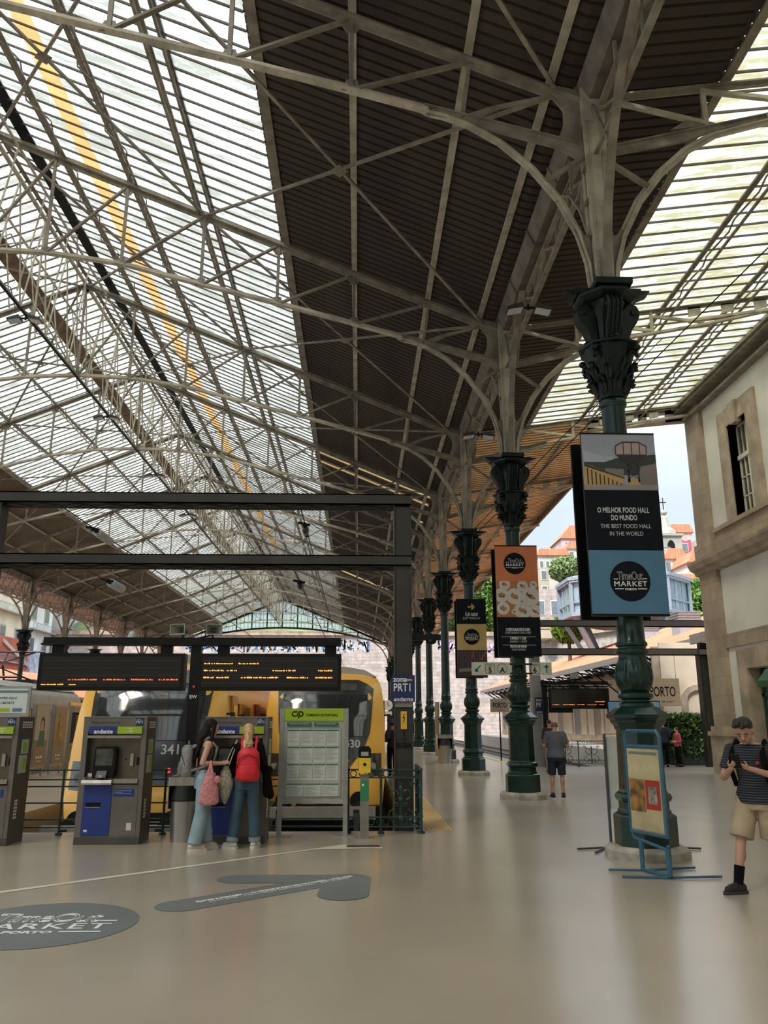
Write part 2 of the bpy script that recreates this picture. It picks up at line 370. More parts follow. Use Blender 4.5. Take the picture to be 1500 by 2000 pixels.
mb3 = MB(); glaze(mb3, bars, -7.15, -7.65, rz, 70, Y1, .426); mb3.build('ceiling_glazing', G_GLASSR, kind='structure', fix=False)
bars.build('ceiling_glazing_bars', mat('dark brown glazing bar', (.10, .08, .07), .7), kind='structure', fix=False)
MB().prism([(RX-.07, rz(RX-.07)+.01), (RX, 17.62), (RX+.07, rz(RX+.07)+.01), (RX, 17.55)], Y0, Y1).prism([(-11.7, rz(-11.7)), (-12.2, rz(-12.2)), (-12.2, rz(-12.2)+.06), (-11.7, rz(-11.7)+.06)], Y0, Y1).build('ceiling_ridge_boards', mat('brown boards', (.22, .15, .10), .8, 0, .3, 4), kind='structure')
# side roof: rises from the column line to the building
def sz(x): return 11.83+.138*(x-4.2)
def szl(x): return 11.83+.138*(-24.5-x)
BE = 27.3
mb = MB(); corr(mb, 4.3, sz(4.3), 6.0, sz(6.0), Y0, BE, .233); mb.build('ceiling_side_panel', G_ROOF, kind='structure', fix=False)
mb = MB(); bars = MB(); glaze(mb, bars, 6.0, 12.1, sz, Y0, BE, .46, .022); mb.build('ceiling_side_glazing', G_GLASSS, kind='structure', fix=False)
bars.build('ceiling_glazing_bars', MT['dark brown glazing bar'], kind='structure', fix=False)
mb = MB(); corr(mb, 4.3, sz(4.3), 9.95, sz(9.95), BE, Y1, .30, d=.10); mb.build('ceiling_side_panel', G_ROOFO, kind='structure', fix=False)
mb = MB(); y = BE+.15
while y < 80: mb.beam((4.3, y, sz(4.3)-.005), (9.93, y, sz(9.93)-.005), .035, .02); y += .30
mb.build('ceiling_side_seams', mat('dark brown seam', (.14, .08, .045), .8), kind='structure', fix=False)
mb = MB(); corr(mb, -24.4, szl(-24.4), -30, szl(-30), Y0, Y1, .5); mb.build('ceiling_side_panel', mat('dusty pink sheet', (.42, .31, .26), .8), kind='structure', fix=False)
MB().box((9.9, BE, sz(9.95)-.32), (9.99, Y1, sz(9.95)+.08)).build('trim_eaves', mat('brown eaves board', (.20, .135, .10), .7), kind='structure')
MB().box((-30.1, Y0, szl(-30)-.3), (-30, Y1, szl(-30)+.08)).build('trim_eaves_left', mat('dusty pink board', (.40, .30, .25), .7), kind='structure')
# valley gutter over each column row
for xc, nm in ((XR+.15, 'trim_gutter_right'), (XL-.15, 'trim_gutter_left')):
    mb = MB().prism([(xc-.36, 11.75), (xc-.30, 11.62), (xc-.20, 11.42), (xc+.20, 11.42), (xc+.30, 11.62), (xc+.36, 11.75), (xc+.33, 11.8), (xc-.33, 11.8)], Y0, Y1)
    y = Y0
    while y < Y1:
        mb.prism([(xc-.39, 11.74), (xc-.23, 11.385), (xc+.23, 11.385), (xc+.39, 11.74)], y, y+.05); y += 1.98
    mb.build(nm, G_GUT, kind='structure')
# ---- station building on the right
def wallrects(mb, x0, x1, y0, y1, z0, z1, ops):
    ys = sorted({y0, y1, *[o[0] for o in ops], *[o[1] for o in ops]})
    for a, b in zip(ys[:-1], ys[1:]):
        cuts = sorted([(o[2], o[3]) for o in ops if o[0] <= a and o[1] >= b]); z = z0
        for c, d in cuts:
            if c > z: mb.box((x0, a, z), (x1, b, c))
            z = d
        if z < z1: mb.box((x0, a, z), (x1, b, z1))
wins = [(23.0, 24.3), (17.2, 18.5), (11.4, 12.7), (5.6, 6.9)]
ops = [(a, b, 7.92, 11.02) for a, b in wins]+[(22.3, 24.7, 0, 3.25), (16.5, 18.9, 0, 3.25)]
mb = MB(); wallrects(mb, 12.06, 12.5, -12, 27.2, 0, 12.75, ops); mb.build('wall_right', G_PLASTER, kind='structure')
MB().box((12.5, 22.2, 0), (12.55, 24.8, 3.3)).box((12.5, 16.4, 0), (12.55, 19, 3.3)).box((12.5, -12, 0), (12.6, 27.2, 12.75)).build('wall_right_backing', mat('dark interior', (.03, .028, .025), .8), kind='structure')
MB().box((12.5, 27.2, -1), (30, 27.4, 12.75)).build('wall_right_end', G_STONEP, kind='structure')
mb = MB().box((11.92, 26.0, 1.5), (12.5, 27.35, 6.75)).box((11.92, 26.1, 7.6), (12.5, 27.3, 12.75)).box((11.86, 26.0, 7.0), (12.5, 27.4, 7.65)); mb.build('wall_corner_pilaster', G_STONE, kind='structure')
mb = MB().box((11.82, 25.85, 0), (12.5, 27.5, 1.2)).box((11.76, 25.8, 1.2), (12.5, 27.55, 1.34)).box((11.84, 25.9, 1.34), (12.5, 27.45, 1.5)); mb.build('trim_pedestal', G_STONEP, kind='structure')
# cornice, string course, upper ashlar band, eaves
mb = MB().prism([(12.1, 6.55), (11.88, 6.6), (11.84, 6.72), (11.70, 6.78), (11.62, 6.95), (11.60, 7.05), (11.98, 7.12), (12.1, 7.12)], -12, 27.55)
mb.build('trim_cornice', G_STONEP, kind='structure')
MB().box((11.99, -12, 7.12), (12.1, 26.1, 7.86)).box((11.90, -12, 7.80), (12.1, 25.9, 7.94)).box((11.99, -12, 3.98), (12.1, 27.3, 4.42)).build('trim_string_course', G_STONE, kind='structure')
MB().box((11.55, -12, 12.62), (12.5, 27.3, 12.72)).box((11.45, -12, 12.72), (11.62, 27.3, 12.9)).box((11.8, -12, 12.3), (12.1, 27.3, 12.4)).build('trim_roof_edge', G_BEIGE, kind='structure')
sash = mat('cream sash paint', (.62, .58, .50), .5)
wg = mat('old window glass', (.10, .085, .06), .05, 0, .3, 1, spec=1, coat=1)
for i, (a, b) in enumerate(wins):
    mb = MB(); f = .62; x = 11.97
    mb.box((x, a-f, 7.94), (12.1, a, 11.62)).box((x, b, 7.94), (12.1, b+f, 11.62)).box((x, a, 11.02), (12.1, b, 11.62))
    mb.box((12.02, a-.1, 7.94), (12.4, a, 11.1)).box((12.02, b, 7.94), (12.4, b+.1, 11.1)).box((12.02, a-.1, 11.02), (12.4, b+.1, 11.12))
    c = (a+b)/2
    mb.prism([(c-.17, 10.9), (c+.17, 10.9), (c+.26, 11.62), (c-.26, 11.62)], 11.88, 12.1, 'x')
    sr = mb.build('window_%d' % (i+1), G_STONEP, kind='structure')
    g = MB(); xs = 12.3
    g.box((xs, a, 7.92), (xs+.06, a+.07, 11.02)).box((xs, b-.07, 7.92), (xs+.06, b, 11.02)).box((xs, a, 10.95), (xs+.06, b, 11.02)).box((xs, a, 7.92), (xs+.06, b, 8.0))
    g.box((xs-.05, a, 9.85), (xs+.06, b, 9.99)).box((xs-.02, c-.05, 7.92), (xs+.06, c+.05, 11.02))
    for yy in (a+.33, b-.33): g.box((xs, yy-.018, 8.0), (xs+.04, yy+.018, 10.95))
    for zz in (8.62, 9.24): g.box((xs, a, zz-.018), (xs+.04, b, zz+.018))
    g.build('window_frame', sash, sr); MB().box((xs+.03, a, 7.95), (xs+.045, b, 11)).build('window_pane', wg, sr)
for i, (a, b) in enumerate(((22.3, 24.7), (16.5, 18.9))):
    mb = MB().box((11.96, b, 0), (12.1, b+.62, 3.85)).box((11.96, a-.62, 0), (12.1, a, 3.85)).box((11.96, a, 3.25), (12.1, b, 3.85))
    mb.box((12.0, b-.02, 0), (12.5, b+.1, 3.3)).box((12.0, a-.1, 0), (12.5, a+.02, 3.3))
    dr = mb.build('door_%d' % (i+1), G_STONEP, kind='structure')
    MB().box((12.38, a+.1, 0), (12.44, b-.1, 3.2)).build('door_leaf', mat('grey glazed door', (.10, .11, .11), .15, 0, .2, spec=.8), dr)
    g = MB().box((12.33, b-.18, 0), (12.45, b-.06, 3.25)).box((12.33, a+.06, 0), (12.45, a+.18, 3.25)).box((12.33, a, 2.4), (12.45, b, 2.5)); g.build('door_frame', mat('dark green door frame', (.015, .05, .03), .4), dr)
aw = thing('shop_awning', 'green curved awning over the doorway in the white station building', 'awning', (12.1, 23.2, 2.5))
MB().prism([(0, .75), (-.45, .62), (-.72, .28), (-.74, .10), (-.66, .10), (-.62, .25), (-.38, .52), (0, .62)], -1.1, -.25).build('canopy', mat('bottle green canvas', (.006, .07, .015), .5), aw)
# rear wall of the hall behind the camera and the ground around
MB().box((-40, -12.4, 0), (12.5, -12, 12)).build('wall_rear', G_PLASTER, kind='structure')
# ------------------------------------------------------------------ cast-iron columns
def octo(r, rot=PI/8): return [(r*math.cos(rot+k*PI/4), r*math.sin(rot+k*PI/4)) for k in range(8)]
def acan(t, z, n, a): return a*abs(math.sin(n*t))
def slim(mb, f): mb.v = [(x*f, y*f, z) for x, y, z in mb.v]
def make_column():
    t = thing('cast_iron_column', 'x', 'column', (0, 0, 0))
    mb = MB(); mb.lathe([(.53, 0), (.53, .10), (.47, .15)], 8, rot=PI/8); mb.build('plinth', G_PLINTH, t)
    k = 1/math.cos(PI/8)
    pf = [(.42, .14), (.42, .50), (.40, .52), (.36, .54), (.355, .57), (.335, .59), (.335, .67), (.365, .69), (.385, .73), (.365, .77), (.33, .79), (.315, .82), (.30, 1.56), (.32, 1.58), (.33, 1.62), (.37, 1.66), (.375, 1.69), (.42, 1.72), (.425, 1.76), (.30, 1.85), (.26, 1.87)]
    mb = MB().lathe([(r*k*.865, z) for r, z in pf], 8, rot=PI/8)
    for j in range(8):                                  # raised border on each pedestal face
        a = j*PI/4; c = Vector((math.cos(a), math.sin(a), 0)); s_ = Vector((-math.sin(a), math.cos(a), 0))
        for z0, r_ in ((.86, .313), (1.5, .300)): mb.beam(c*r_*.865+s_*.08+Vector((0, 0, z0)), c*r_*.865-s_*.08+Vector((0, 0, z0)), .02, .02)
    mb.build('pedestal', G_GREEN, t)
    mb = MB().lathe([(.255, 1.86), (.25, 1.90), (.21, 1.93), (.205, 1.96)], 28)
    mb.lathe([(.215, 1.95), (.255, 1.975), (.262, 2.0), (.255, 2.03), (.215, 2.05)], 48, ripple=lambda a, z: .03*math.sin(a*24))
    slim(mb, .89); mb.build('base_ring', G_GREEN, t, smooth=40)
    def rip(a, z):
        u = (z-2.05)/.5; return .05*abs(math.sin(4*a+1.2*math.sin(3*u)))*math.sin(PI*min(1, max(0, u)))+.018*math.sin(24*a+6*u)
    mb = MB().lathe([(.19, 2.05), (.215, 2.08), (.245, 2.14), (.262, 2.21), (.262, 2.29), (.245, 2.37), (.215, 2.45), (.195, 2.52), (.2, 2.56)], 96, ripple=rip)
    for j in range(8):                                  # curling leaf tips round the bulb
        a = j*PI/4; mb.tube([((.255+.02*math.sin(s*1.2))*math.cos(a), (.255+.02*math.sin(s*1.2))*math.sin(a), 2.14+s*.1) for s in range(0, 4)], [.012, .02, .016, .006], 6)
    slim(mb, .90); mb.build('acanthus_bulb', G_GREEN, t, smooth=40)
    mb = MB().lathe([(.2, 2.54), (.225, 2.56), (.232, 2.585), (.225, 2.61), (.2, 2.625), (.2, 2.65), (.222, 2.665), (.226, 2.69), (.215, 2.71), (.198, 2.73), (.19, 3.0), (.178, 6.12)], 32)
    mb.lathe([(.178, 6.1), (.205, 6.13), (.212, 6.17), (.205, 6.21), (.178, 6.24), (.19, 6.26)], 32)
    slim(mb, .94); mb.build('shaft', G_GREEN, t, smooth=40)
    # capital: two tiers of leaves, then four scroll consoles under an octagonal abacus
    mb = MB().lathe([(.185, 6.24), (.215, 6.40), (.26, 6.66), (.32, 6.86), (.36, 6.98), (.37, 7.02), (.30, 7.06)], 96, ripple=lambda a, z: .05*abs(math.sin(4*a+(0 if z < 6.6 else .39)))+.02*math.sin(32*a))
    for tier, (r0, z0, n, hh) in enumerate(((.20, 6.30, 8, .26), (.24, 6.5, 8, .28))):
        for j in range(n):
            a = 2*PI*(j+.5*tier)/n; ca, sa = math.cos(a), math.sin(a)
            pr = [(r0, 0), (r0+.03, hh*.4), (r0+.06, hh*.75), (r0+.11, hh), (r0+.145, hh*.93), (r0+.13, hh*.82)]
            for off, sc in ((-.05, .7), (0, 1), (.05, .7)):
                b = a+off*2.2; mb.tube([(p*math.cos(b), p*math.sin(b), z0+q*sc) for p, q in pr], [.022, .03, .032, .03, .024, .012], 6)
    for j in range(4):                                   # corner volutes under the lower abacus
        a = PI/4+j*PI/2
        mb.tube([((.26+.10*s)*math.cos(a), (.26+.10*s)*math.sin(a), 6.72+.2*math.sin(s*1.5)) for s in (0, .5, 1, 1.5, 1.8)], [.03, .035, .035, .04, .03], 8)
        mb.sph((.44*math.cos(a), .44*math.sin(a), 6.95), (.06, .06, .05), 10, 6)
    mb.lathe([(.33, 6.98), (.45, 7.02), (.46, 7.05), (.40, 7.08)], 8, rot=0)
    o = mb.build('lower_capital', G_GREEND, t, smooth=50)
    mb = MB().lathe([(.24, 7.06), (.20, 7.2), (.21, 7.5), (.26, 7.7), (.34, 7.78)], 8, rot=PI/8)
    for j in range(4):
        a = j*PI/2; ca, sa = math.cos(a), math.sin(a)
        pr = [(.24, 7.08), (.275, 7.14), (.29, 7.24), (.34, 7.36), (.41, 7.46), (.455, 7.56), (.46, 7.65), (.42, 7.73), (.33, 7.78), (.2, 7.6), (.18, 7.2)]
        # console side profile swept across its width
        i = len(mb.v)
        for sg in (-1, 1):
            for p, q in pr: mb.v.append((p*ca-sg*.115*sa, p*sa+sg*.115*ca, q))
        n = len(pr); mb.f.append(tuple(range(i, i+n))); mb.f.append(tuple(range(i+2*n-1, i+n-1, -1)))
        for q in range(n): mb.f.append((i+q, i+n+q, i+n+(q+1) % n, i+(q+1) % n))
        for sg in (-.09, -.03, .03, .09): mb.tube([(p*ca-sg*sa, p*sa+sg*ca, q) for p, q in pr[:8]], .022, 6)
        mb.sph((.30*ca, .30*sa, 7.13), (.075, .075, .05), 10, 6); mb.sph((.435*ca, .435*sa, 7.55), (.025, .025, .02), 8, 5)
        for sg in (-1, 1): mb.cyl((.38*ca-sg*.11*sa, .38*sa+sg*.11*ca, 7.61), (.38*ca-sg*.14*sa, .38*sa+sg*.14*ca, 7.61), .06, .04, 12)
    mb.build('console_capital', G_GREEND, t, smooth=40)
    mb = MB().lathe([(.36, 7.76), (.40, 7.78), (.47, 7.83), (.48, 7.87), (.42, 7.90)], 8, rot=PI/8).box((-.27, -.5, 7.89), (.27, .5, 7.985)).box((-.5, -.2, 7.89), (.5, .2, 7.97))
    mb.prism([(-.5, 7.90), (-.62, 7.97), (-.62, 7.99), (-.3, 7.99), (-.3, 7.9)], -.11, .11).prism([(.5, 7.90), (.66, 7.97), (.66, 7.99), (.3, 7.99), (.3, 7.9)], -.11, .11)
    mb.build('abacus', G_GREEND, t)
    # riveted stem
    mb = MB(); i = len(mb.v)
    for z, a, b in ((7.97, .10, .10), (11.45, .15, .12)): mb.v += [(-a, -b, z), (a, -b, z), (a, b, z), (-a, b, z)]
    for q in ((0, 1, 2, 3), (7, 6, 5, 4), (0, 4, 5, 1), (1, 5, 6, 2), (2, 6, 7, 3), (3, 7, 4, 0)): mb.f.append(tuple(i+k for k in q))
    for sx in (-1, 1):
        for sy in (-1, 1):
            mb.beam((sx*.10, sy*.115, 7.97), (sx*.16, sy*.135, 11.45), .07, .02, (0, 1, 0)); mb.beam((sx*.115, sy*.10, 7.97), (sx*.17, sy*.12, 11.45), .02, .07, (0, 1, 0))
    mb.box((-.17, -.15, 11.0), (.17, .15, 11.7))
    for s_ in range(34):
        z = 8.06+s_*.099; h = (z-7.97)/3.48
        for sx in (-1, 1): mb.cyl((sx*(.085+.05*h), -.127-.02*h, z), (sx*(.085+.05*h), -.142-.02*h, z), .013, .006, 5, True)
    mb.build('riveted_stem', G_WHITE, t)
    # bracket arcs towards the hall (-x) and the side roof (+x), and along the row
    L = [(-.16, 8.0), (-.20, 8.5), (-.32, 9.0), (-.60, 9.62), (-1.02, 10.2), (-1.5, 10.66), (-2.0, 10.98), (-2.4, 11.14), (-2.62, 11.19), (-2.75, 11.27)]
    Rr = [(.16, 8.0), (.22, 8.5), (.36, 9.0), (.66, 9.62), (1.05, 10.15), (1.5, 10.58), (2.0, 10.90), (2.5, 11.06), (2.95, 11.2)]
    def yb(c, w): return c
    mb = MB()
    for arcp in (L, Rr):
        for (x0, z0), (x1, z1) in zip(arcp[:-1], arcp[1:]): mb.beam((x0, 0, z0), (x1, 0, z1), .13, .02, up=(z0-z1, 0, x1-x0)); mb.beam((x0, 0, z0), (x1, 0, z1), .014, .14, up=(z0-z1, 0, x1-x0))
    mb.build('curved_bracket', G_WHITE, t)
    mb = MB()
    # straight arms from the stem to the chord, struts and gussets
    mb.prism([(-.14, 10.45), (-.14, 10.62), (-2.55, 11.30), (-2.7, 11.16), (-2.3, 11.1), (-1.5, 10.84)], -.02, .02); mb.beam((-.14, 0, 10.64), (-2.7, 0, 11.33), .13, .02)
    mb.prism([(.14, 10.42), (.14, 10.56), (2.9, 11.30), (2.9, 11.2), (2.0, 10.97), (1.5, 10.75)], -.02, .02); mb.beam((.14, 0, 10.58), (2.95, 0, 11.31), .13, .02)
    mb.prism([(-.15, 10.3), (-.15, 11.7), (-.60, 11.8), (-.62, 11.55), (-.45, 11.3), (-.45, 10.75), (-.52, 10.55)], -.015, .015)
    mb.prism([(.15, 10.3), (.15, 11.6), (.42, 11.55), (.40, 11.0), (.34, 10.6)], -.015, .015)
    mb.prism([(-.12, 8.0), (-.17, 8.0), (-.24, 8.55), (-.40, 9.1), (-.34, 9.12), (-.26, 9.0), (-.16, 9.0)], -.012, .012)
    mb.prism([(.12, 8.0), (.17, 8.0), (.24, 8.55), (.40, 9.1), (.34, 9.12), (.26, 9.0), (.16, 9.0)], -.012, .012)
    mb.beam((-.16, 0, 10.42), (-.82, 0, 9.95), .07, .07).beam((.16, 0, 10.40), (.85, 0, 9.9), .07, .07)
    mb.prism([(-1.9, 11.08), (-1.5, 11.3), (-.62, 11.55), (-.62, 11.62), (-1.6, 11.36), (-2.0, 11.2)], -.012, .012)
    mb.prism([(1.3, 10.98), (1.65, 11.22), (2.1, 11.12)], -.012, .012)
    for zz in (9.0, 9.6, 10.2):
        for s_ in (-1, 1): mb.cbox((s_*.16, 0, zz), (.06, .16, .05))
    mb.build('gusset_and_arm', G_BEIGE, t)
    mb = MB()
    A = [(.14, 7.98), (.24, 8.6), (.45, 9.3), (.8, 10.0), (1.3, 10.65), (1.9, 11.1), (2.3, 11.32)]
    for sg in (-1, 1):
        mb.path([(.02, sg*y, z) for y, z in A], .13, .04, (0, 0, 1)); mb.beam((0, sg*.14, 10.4), (0, sg*1.05, 10.35), .06, .05); mb.beam((0, sg*.14, 11.3), (0, sg*.8, 10.02), .05, .05); mb.beam((0, sg*1.3, 10.65), (0, sg*1.3, 11.4), .05, .04)
    mb.build('longitudinal_arch', G_BEIGE, t)
    return t
col0 = make_column()
COLDESC = {0: 'nearest and tallest dark green iron column, with the blue-and-black hanging banner', 1: 'dark green iron column carrying the orange-topped banner with dishes', 2: 'green iron column carrying the gold banner with a yellow arrow', 3: 'green iron column with the steel litter bin standing at its foot'}
cols = []
for k in range(0, 12):
    lab = COLDESC.get(k, 'green iron column in the receding right-hand row, %s from the front' % ORD[k])
    if k == 0: c = col0; c.location = (XR, CY(0), 0); c['label'] = lab
    else: c = dup(col0, (XR, CY(k), 0), label=lab)
    c['group'] = 'green cast-iron columns'; cols.append(c)
for n_, k in enumerate(range(6, 12)):
    dup(col0, (XL, CY(k), 0), PI, 'green iron column with arched brackets in the far left row, %s from the left edge' % ORD[n_])['group'] = 'green cast-iron columns'
# ------------------------------------------------------------------ roof trusses
def tz(x): return 11.4+.42*(3.7-x) if x > RX else 11.4+.42*(x-XL)
def bz(x):                                     # arched lower chord
    d = abs(x-RX); pts = [(0, 13.60), (1.85, 13.52), (3.8, 13.24), (5.9, 12.68), (8.0, 12.14), (9.9, 11.62), (11.1, 11.27), (13.85, 10.6)]
    for (a, za), (b, zb) in zip(pts[:-1], pts[1:]):
        if a <= d <= b: return za+(zb-za)*(d-a)/(b-a)
    return 10.6
def make_truss():
    t = thing('roof_truss', 'x', 'truss', (RX, 0, 0))
    W_ = lambda x: x-RX
    mb = MB()
    for x0, x1 in ((3.55, RX), (XL+.15, RX)):
        mb.beam((W_(x0), 0, tz(x0)), (W_(x1), 0, tz(x1)), .20, .025); mb.beam((W_(x0), 0, tz(x0)), (W_(x1), 0, tz(x1)), .025, .24)
    mb.build('top_chord', G_BEIGE, t)
    xs = [1.05, -.5, -2.2, -3.2, -4.2, -5.2, -6.3, -7.3, -8.3, -9.2, RX]; xs2 = xs+[2*RX-x for x in reversed(xs[:-1])]
    mb = MB(); mb.path([(W_(x), 0, bz(x)) for x in xs2], .15, .03); mb.path([(W_(x), 0, bz(x)+.05) for x in xs2], .03, .1)
    for x0, x1 in zip(xs2[:-1], xs2[1:]):
        nn = int(abs(x1-x0)/.16)
        for j in range(nn):
            x = x0+(x1-x0)*(j+.5)/nn; z = bz(x0)+(bz(x1)-bz(x0))*(j+.5)/nn-.015
            for yy in (-.045, .045): mb.cyl((W_(x), yy, z), (W_(x), yy, z-.014), .014, .006, 4)
    mb.build('arched_bottom_chord', G_WHITE, t)
    nod = [1.75, -.2, -2.2, -4.2, -6.3, -8.3, RX]
    mb = MB()
    for s_ in (1, -1):
        X = lambda x: s_*(x-RX)
        for j, x in enumerate(nod[1:] if s_ == 1 else nod[1:-1]): mb.beam((X(x), 0, bz(x)), (X(x), 0, tz(x)), .075, .06)
        for a, b in zip(nod[1:], nod[:-1]): mb.beam((X(a), 0, bz(a)), (X(b), 0, tz(b)), .085, .05)
        mb.beam((X(1.75), 0, tz(1.75)), (X(1.6), 0, 11.1), .07, .05)
        for x in nod[1:]:
            z = bz(x); mb.prism([(X(x)-.16, z), (X(x)+.16, z), (X(x)+.10, z+.2), (X(x)-.08, z+.2)], -.012, .012)
            z = tz(x); mb.prism([(X(x)-.22, z-.05), (X(x)+.22, z-.05), (X(x)+.08, z-.28), (X(x)-.08, z-.28)], -.012, .012)
    mb.build('web_member', G_BEIGE, t)
    mb = MB()                                   # fan of rods towards the neighbouring ridge
    for s_ in (-1, 1):
        for dx in (-1.9, 1.9): mb.beam((0, 0, 13.62), (dx*.55, s_*3.96, 16.7), .035)
    mb.build('ridge_bracing', G_WHITE, t)
    return t
tr0 = make_truss()
for k in range(0, 12):
    lab = 'riveted roof truss with arched lower chord springing from the %s right-hand column' % ORD[k]
    t = tr0 if k == 0 else dup(tr0, tr0.location)
    t.location = (RX, CY(k), 0); t['label'] = lab; t['group'] = 'hall roof trusses'
def make_brace():
    t = thing('wind_bracing', 'x', 'bracing', (RX, 0, 0)); m1 = MB(); B_ = 7.93
    for s_ in (1, -1):
        for xa, xb in ((-4.2, 3.2), (-10.0, -4.2)):
            X = lambda x: s_*(x-RX); z = lambda x: tz(x)+.02
            m1.beam((X(xa), 0, z(xa)), (X(xb), B_, z(xb)), .07, .05); m1.beam((X(xa), B_, z(xa)), (X(xb), 0, z(xb)), .07, .05); xm = (xa+xb)/2
            m2 = MB(); m2.prism([(X(xm)-.2, B_/2), (X(xm), B_/2-.2), (X(xm)+.2, B_/2), (X(xm), B_/2+.2)], z(xm)-.05, z(xm)-.035, 'z').build('joint_plate', G_BEIGE, t)
    m1.build('crossed_bar', G_BEIGE, t); return t
br0 = make_brace()
for k in range(-1, 11):
    b_ = br0 if k == -1 else dup(br0, br0.location)
    b_.location = (RX, CY(k), 0); b_['group'] = 'crossed roof bracing'
    b_['label'] = 'crossed roof bracing bars in the bay before the %s right-hand column' % ORD[k+1]
# side roof beams (one per bay)
def make_side(xe):
    t = thing('side_roof_beam', 'x', 'beam', (0, 0, 0)); mb = MB()
    mb.beam((.15, 0, 11.55), (xe, 0, sz(XR+xe)-.13), .16, .03); mb.beam((.15, 0, 11.52), (xe, 0, sz(XR+xe)-.15), .03, .12)
    mb.build('top_chord', G_BEIGE, t)
    mb = MB()
    e = min(xe, 6.9); zl = lambda x: 10.7+(x)*.215
    mb.beam((2.9, 0, 11.27), (5.3, 0, 11.75), .12, .06).beam((5.3, 0, 11.75), (e, 0, 12.15), .12, .06)
    for x in (1.9, 3.9): mb.beam((x, 0, 11.05+.22*(x-1.9)), (x, 0, sz(XR+x)-.2), .08, .05)
    mb.beam((.4, 0, 11.5), (1.9, 0, 11.12), .07).beam((1.9, 0, 11.75), (3.9, 0, 11.55), .07).beam((3.9, 0, 11.95), (5.3, 0, 11.82), .07)
    # pierced plate near the outer end
    for x0 in ([4.9, 5.8, 6.7] if xe > 6.9 else [4.6, 5.3]):
        z0, z1 = sz(XR+x0)-.2, sz(XR+x0)-.52; mb.prism([(x0, z0), (x0+.34, z0+.04), (x0+.34, z1+.12), (x0, z1+.05)], -.015, .015)
    mb.beam((4.9 if xe > 6.9 else 4.5, 0, 11.84), (xe, 0, sz(XR+xe)-.5), .14, .07)
    mb.build('lower_arm', G_WHITE, t)
    return t
sb0 = make_side(8.3); sb1 = make_side(6.2)
for k in range(12):
    src = sb0 if CY(k) < BE else sb1
    t = src if k in (0, 3) else dup(src, (0, 0, 0)); t.location = (XR, CY(k), 0)
    t['label'] = ('beige beam carrying the side roof between the %s column and the stone building' if CY(k) < BE else 'brown-beige beam under the open ochre side roof at the %s column') % ORD[k]; t['group'] = 'side roof beams'
for n_, k in enumerate(range(6, 12)):
    t = dup(sb1, (XL, CY(k), 0), PI, 'beam under the outer roof at the %s column of the far left row' % ORD[n_]); t['group'] = 'side roof beams'
eb = thing('end_beam', 'grey-beige pierced steel beam closing the side glazing at the corner of the stone building', 'beam', (XR, BE-.05, 0))
mb = MB(); mb.beam((.3, 0, 11.75), (8.5, 0, sz(12.2)-.02), .22, .05).beam((4.6, 0, 11.93), (8.5, 0, 12.35), .18, .05)
for a, b in ((4.6, 5.0), (5.6, 5.85), (6.5, 6.8), (7.5, 8.5)): mb.prism([(a, 11.93+.108*(a-4.6)), (b, 11.93+.108*(b-4.6)), (b, sz(XR+b)-.05), (a, sz(XR+a)-.05)], -.03, .03)
mb.prism([(4.6, 11.95), (8.5, 12.36), (8.5, 12.5), (4.6, 12.06)], -.03, .03).prism([(4.6, 12.2), (8.5, 12.72), (8.5, 12.9), (4.6, 12.33)], -.03, .03)
mb.build('pierced_web', G_BEIGE, eb)
# ------------------------------------------------------------------ purlins running the length of the hall
def purlin(x, zt, lab, lattice=True, w=.10, dep=.30, y0=Y0, y1=Y1, m_=G_BEIGE, per=.99, dbl=0):
    t = thing('roof_purlin', lab, 'purlin', (x, y0, zt), 0, 'lengthwise roof purlins'); L = y1-y0
    mb = MB()
    for dx in ((0,) if not dbl else (-dbl, dbl)): mb.box((dx-w/2, 0, -.05), (dx+w/2, L, 0))
    mb.build('upper_chord', m_, t)
    if lattice:
        mb = MB(); off = .22 if not dbl else 0
        for dx in ((off,) if not dbl else (-dbl, dbl)): mb.box((dx-.03, 0, -dep), (dx+.03, L, -dep+.04))
        mb.build('lower_chord', m_, t); mb = MB(); y = 0; s_ = 0
        while y < L-per:
            for dx in ((off,) if not dbl else (-dbl, dbl)): mb.beam((dx*(1 if dbl else (s_ % 2)), y, -.03 if s_ % 2 else -dep+.02), (dx*(1 if dbl else ((s_+1) % 2)), y+per, -dep+.02 if s_ % 2 else -.03), .03)
            y += per; s_ += 1
        mb.build('lattice_web', m_, t)
    return t
for i, (x, n) in enumerate(((3.1, 'first'), (1.75, 'second'), (-.2, 'third'))): purlin(x, rz(x)-.03, 'pale flat purlin under the dark brown roof, %s counted from the gutter' % n, False, .14, m_=G_WHITE)
purlin(-2.05, rz(-2.05)-.03, 'brown purlin at the right edge of the main glazing', False, .2)
purlin(-4.2, rz(-4.2)-.03, 'double lattice purlin down the middle of the right-hand glazing', True, .09, .30, dbl=.17)
purlin(-6.3, rz(-6.3)-.03, 'lattice purlin just right of the orange glazing stripe', True, .13)
purlin(-8.3, rz(-8.3)-.03, 'lattice purlin just left of the orange glazing stripe', True, .13)
purlin(-9.2, rz(-9.2)-.03, 'black cable tray running under the glazing right of the ridge', False, .32, m_=G_DARK)
for x, n in ((-12.6, 'nearest the ridge'), (-14.1, 'second from the ridge'), (-16.1, 'third from the ridge')): purlin(x, rz(x)-.03, 'lattice purlin on the left glazing slope, %s' % n, True, .12)
purlin(-18.15, rz(-18.15)-.03, 'purlin at the left edge of the main glazing', True, .16)
for x, n in ((-20.2, 'upper'), (-22.2, 'lower')): purlin(x, rz(x)-.03, 'pale %s purlin under the brown left roof slope' % n, False, .12, m_=G_WHITE)
purlin(6.05, sz(6.05)-.03, 'dark purlin at the inner edge of the stained side glazing', False, .16, m_=G_BEIGE, y1=Y1)
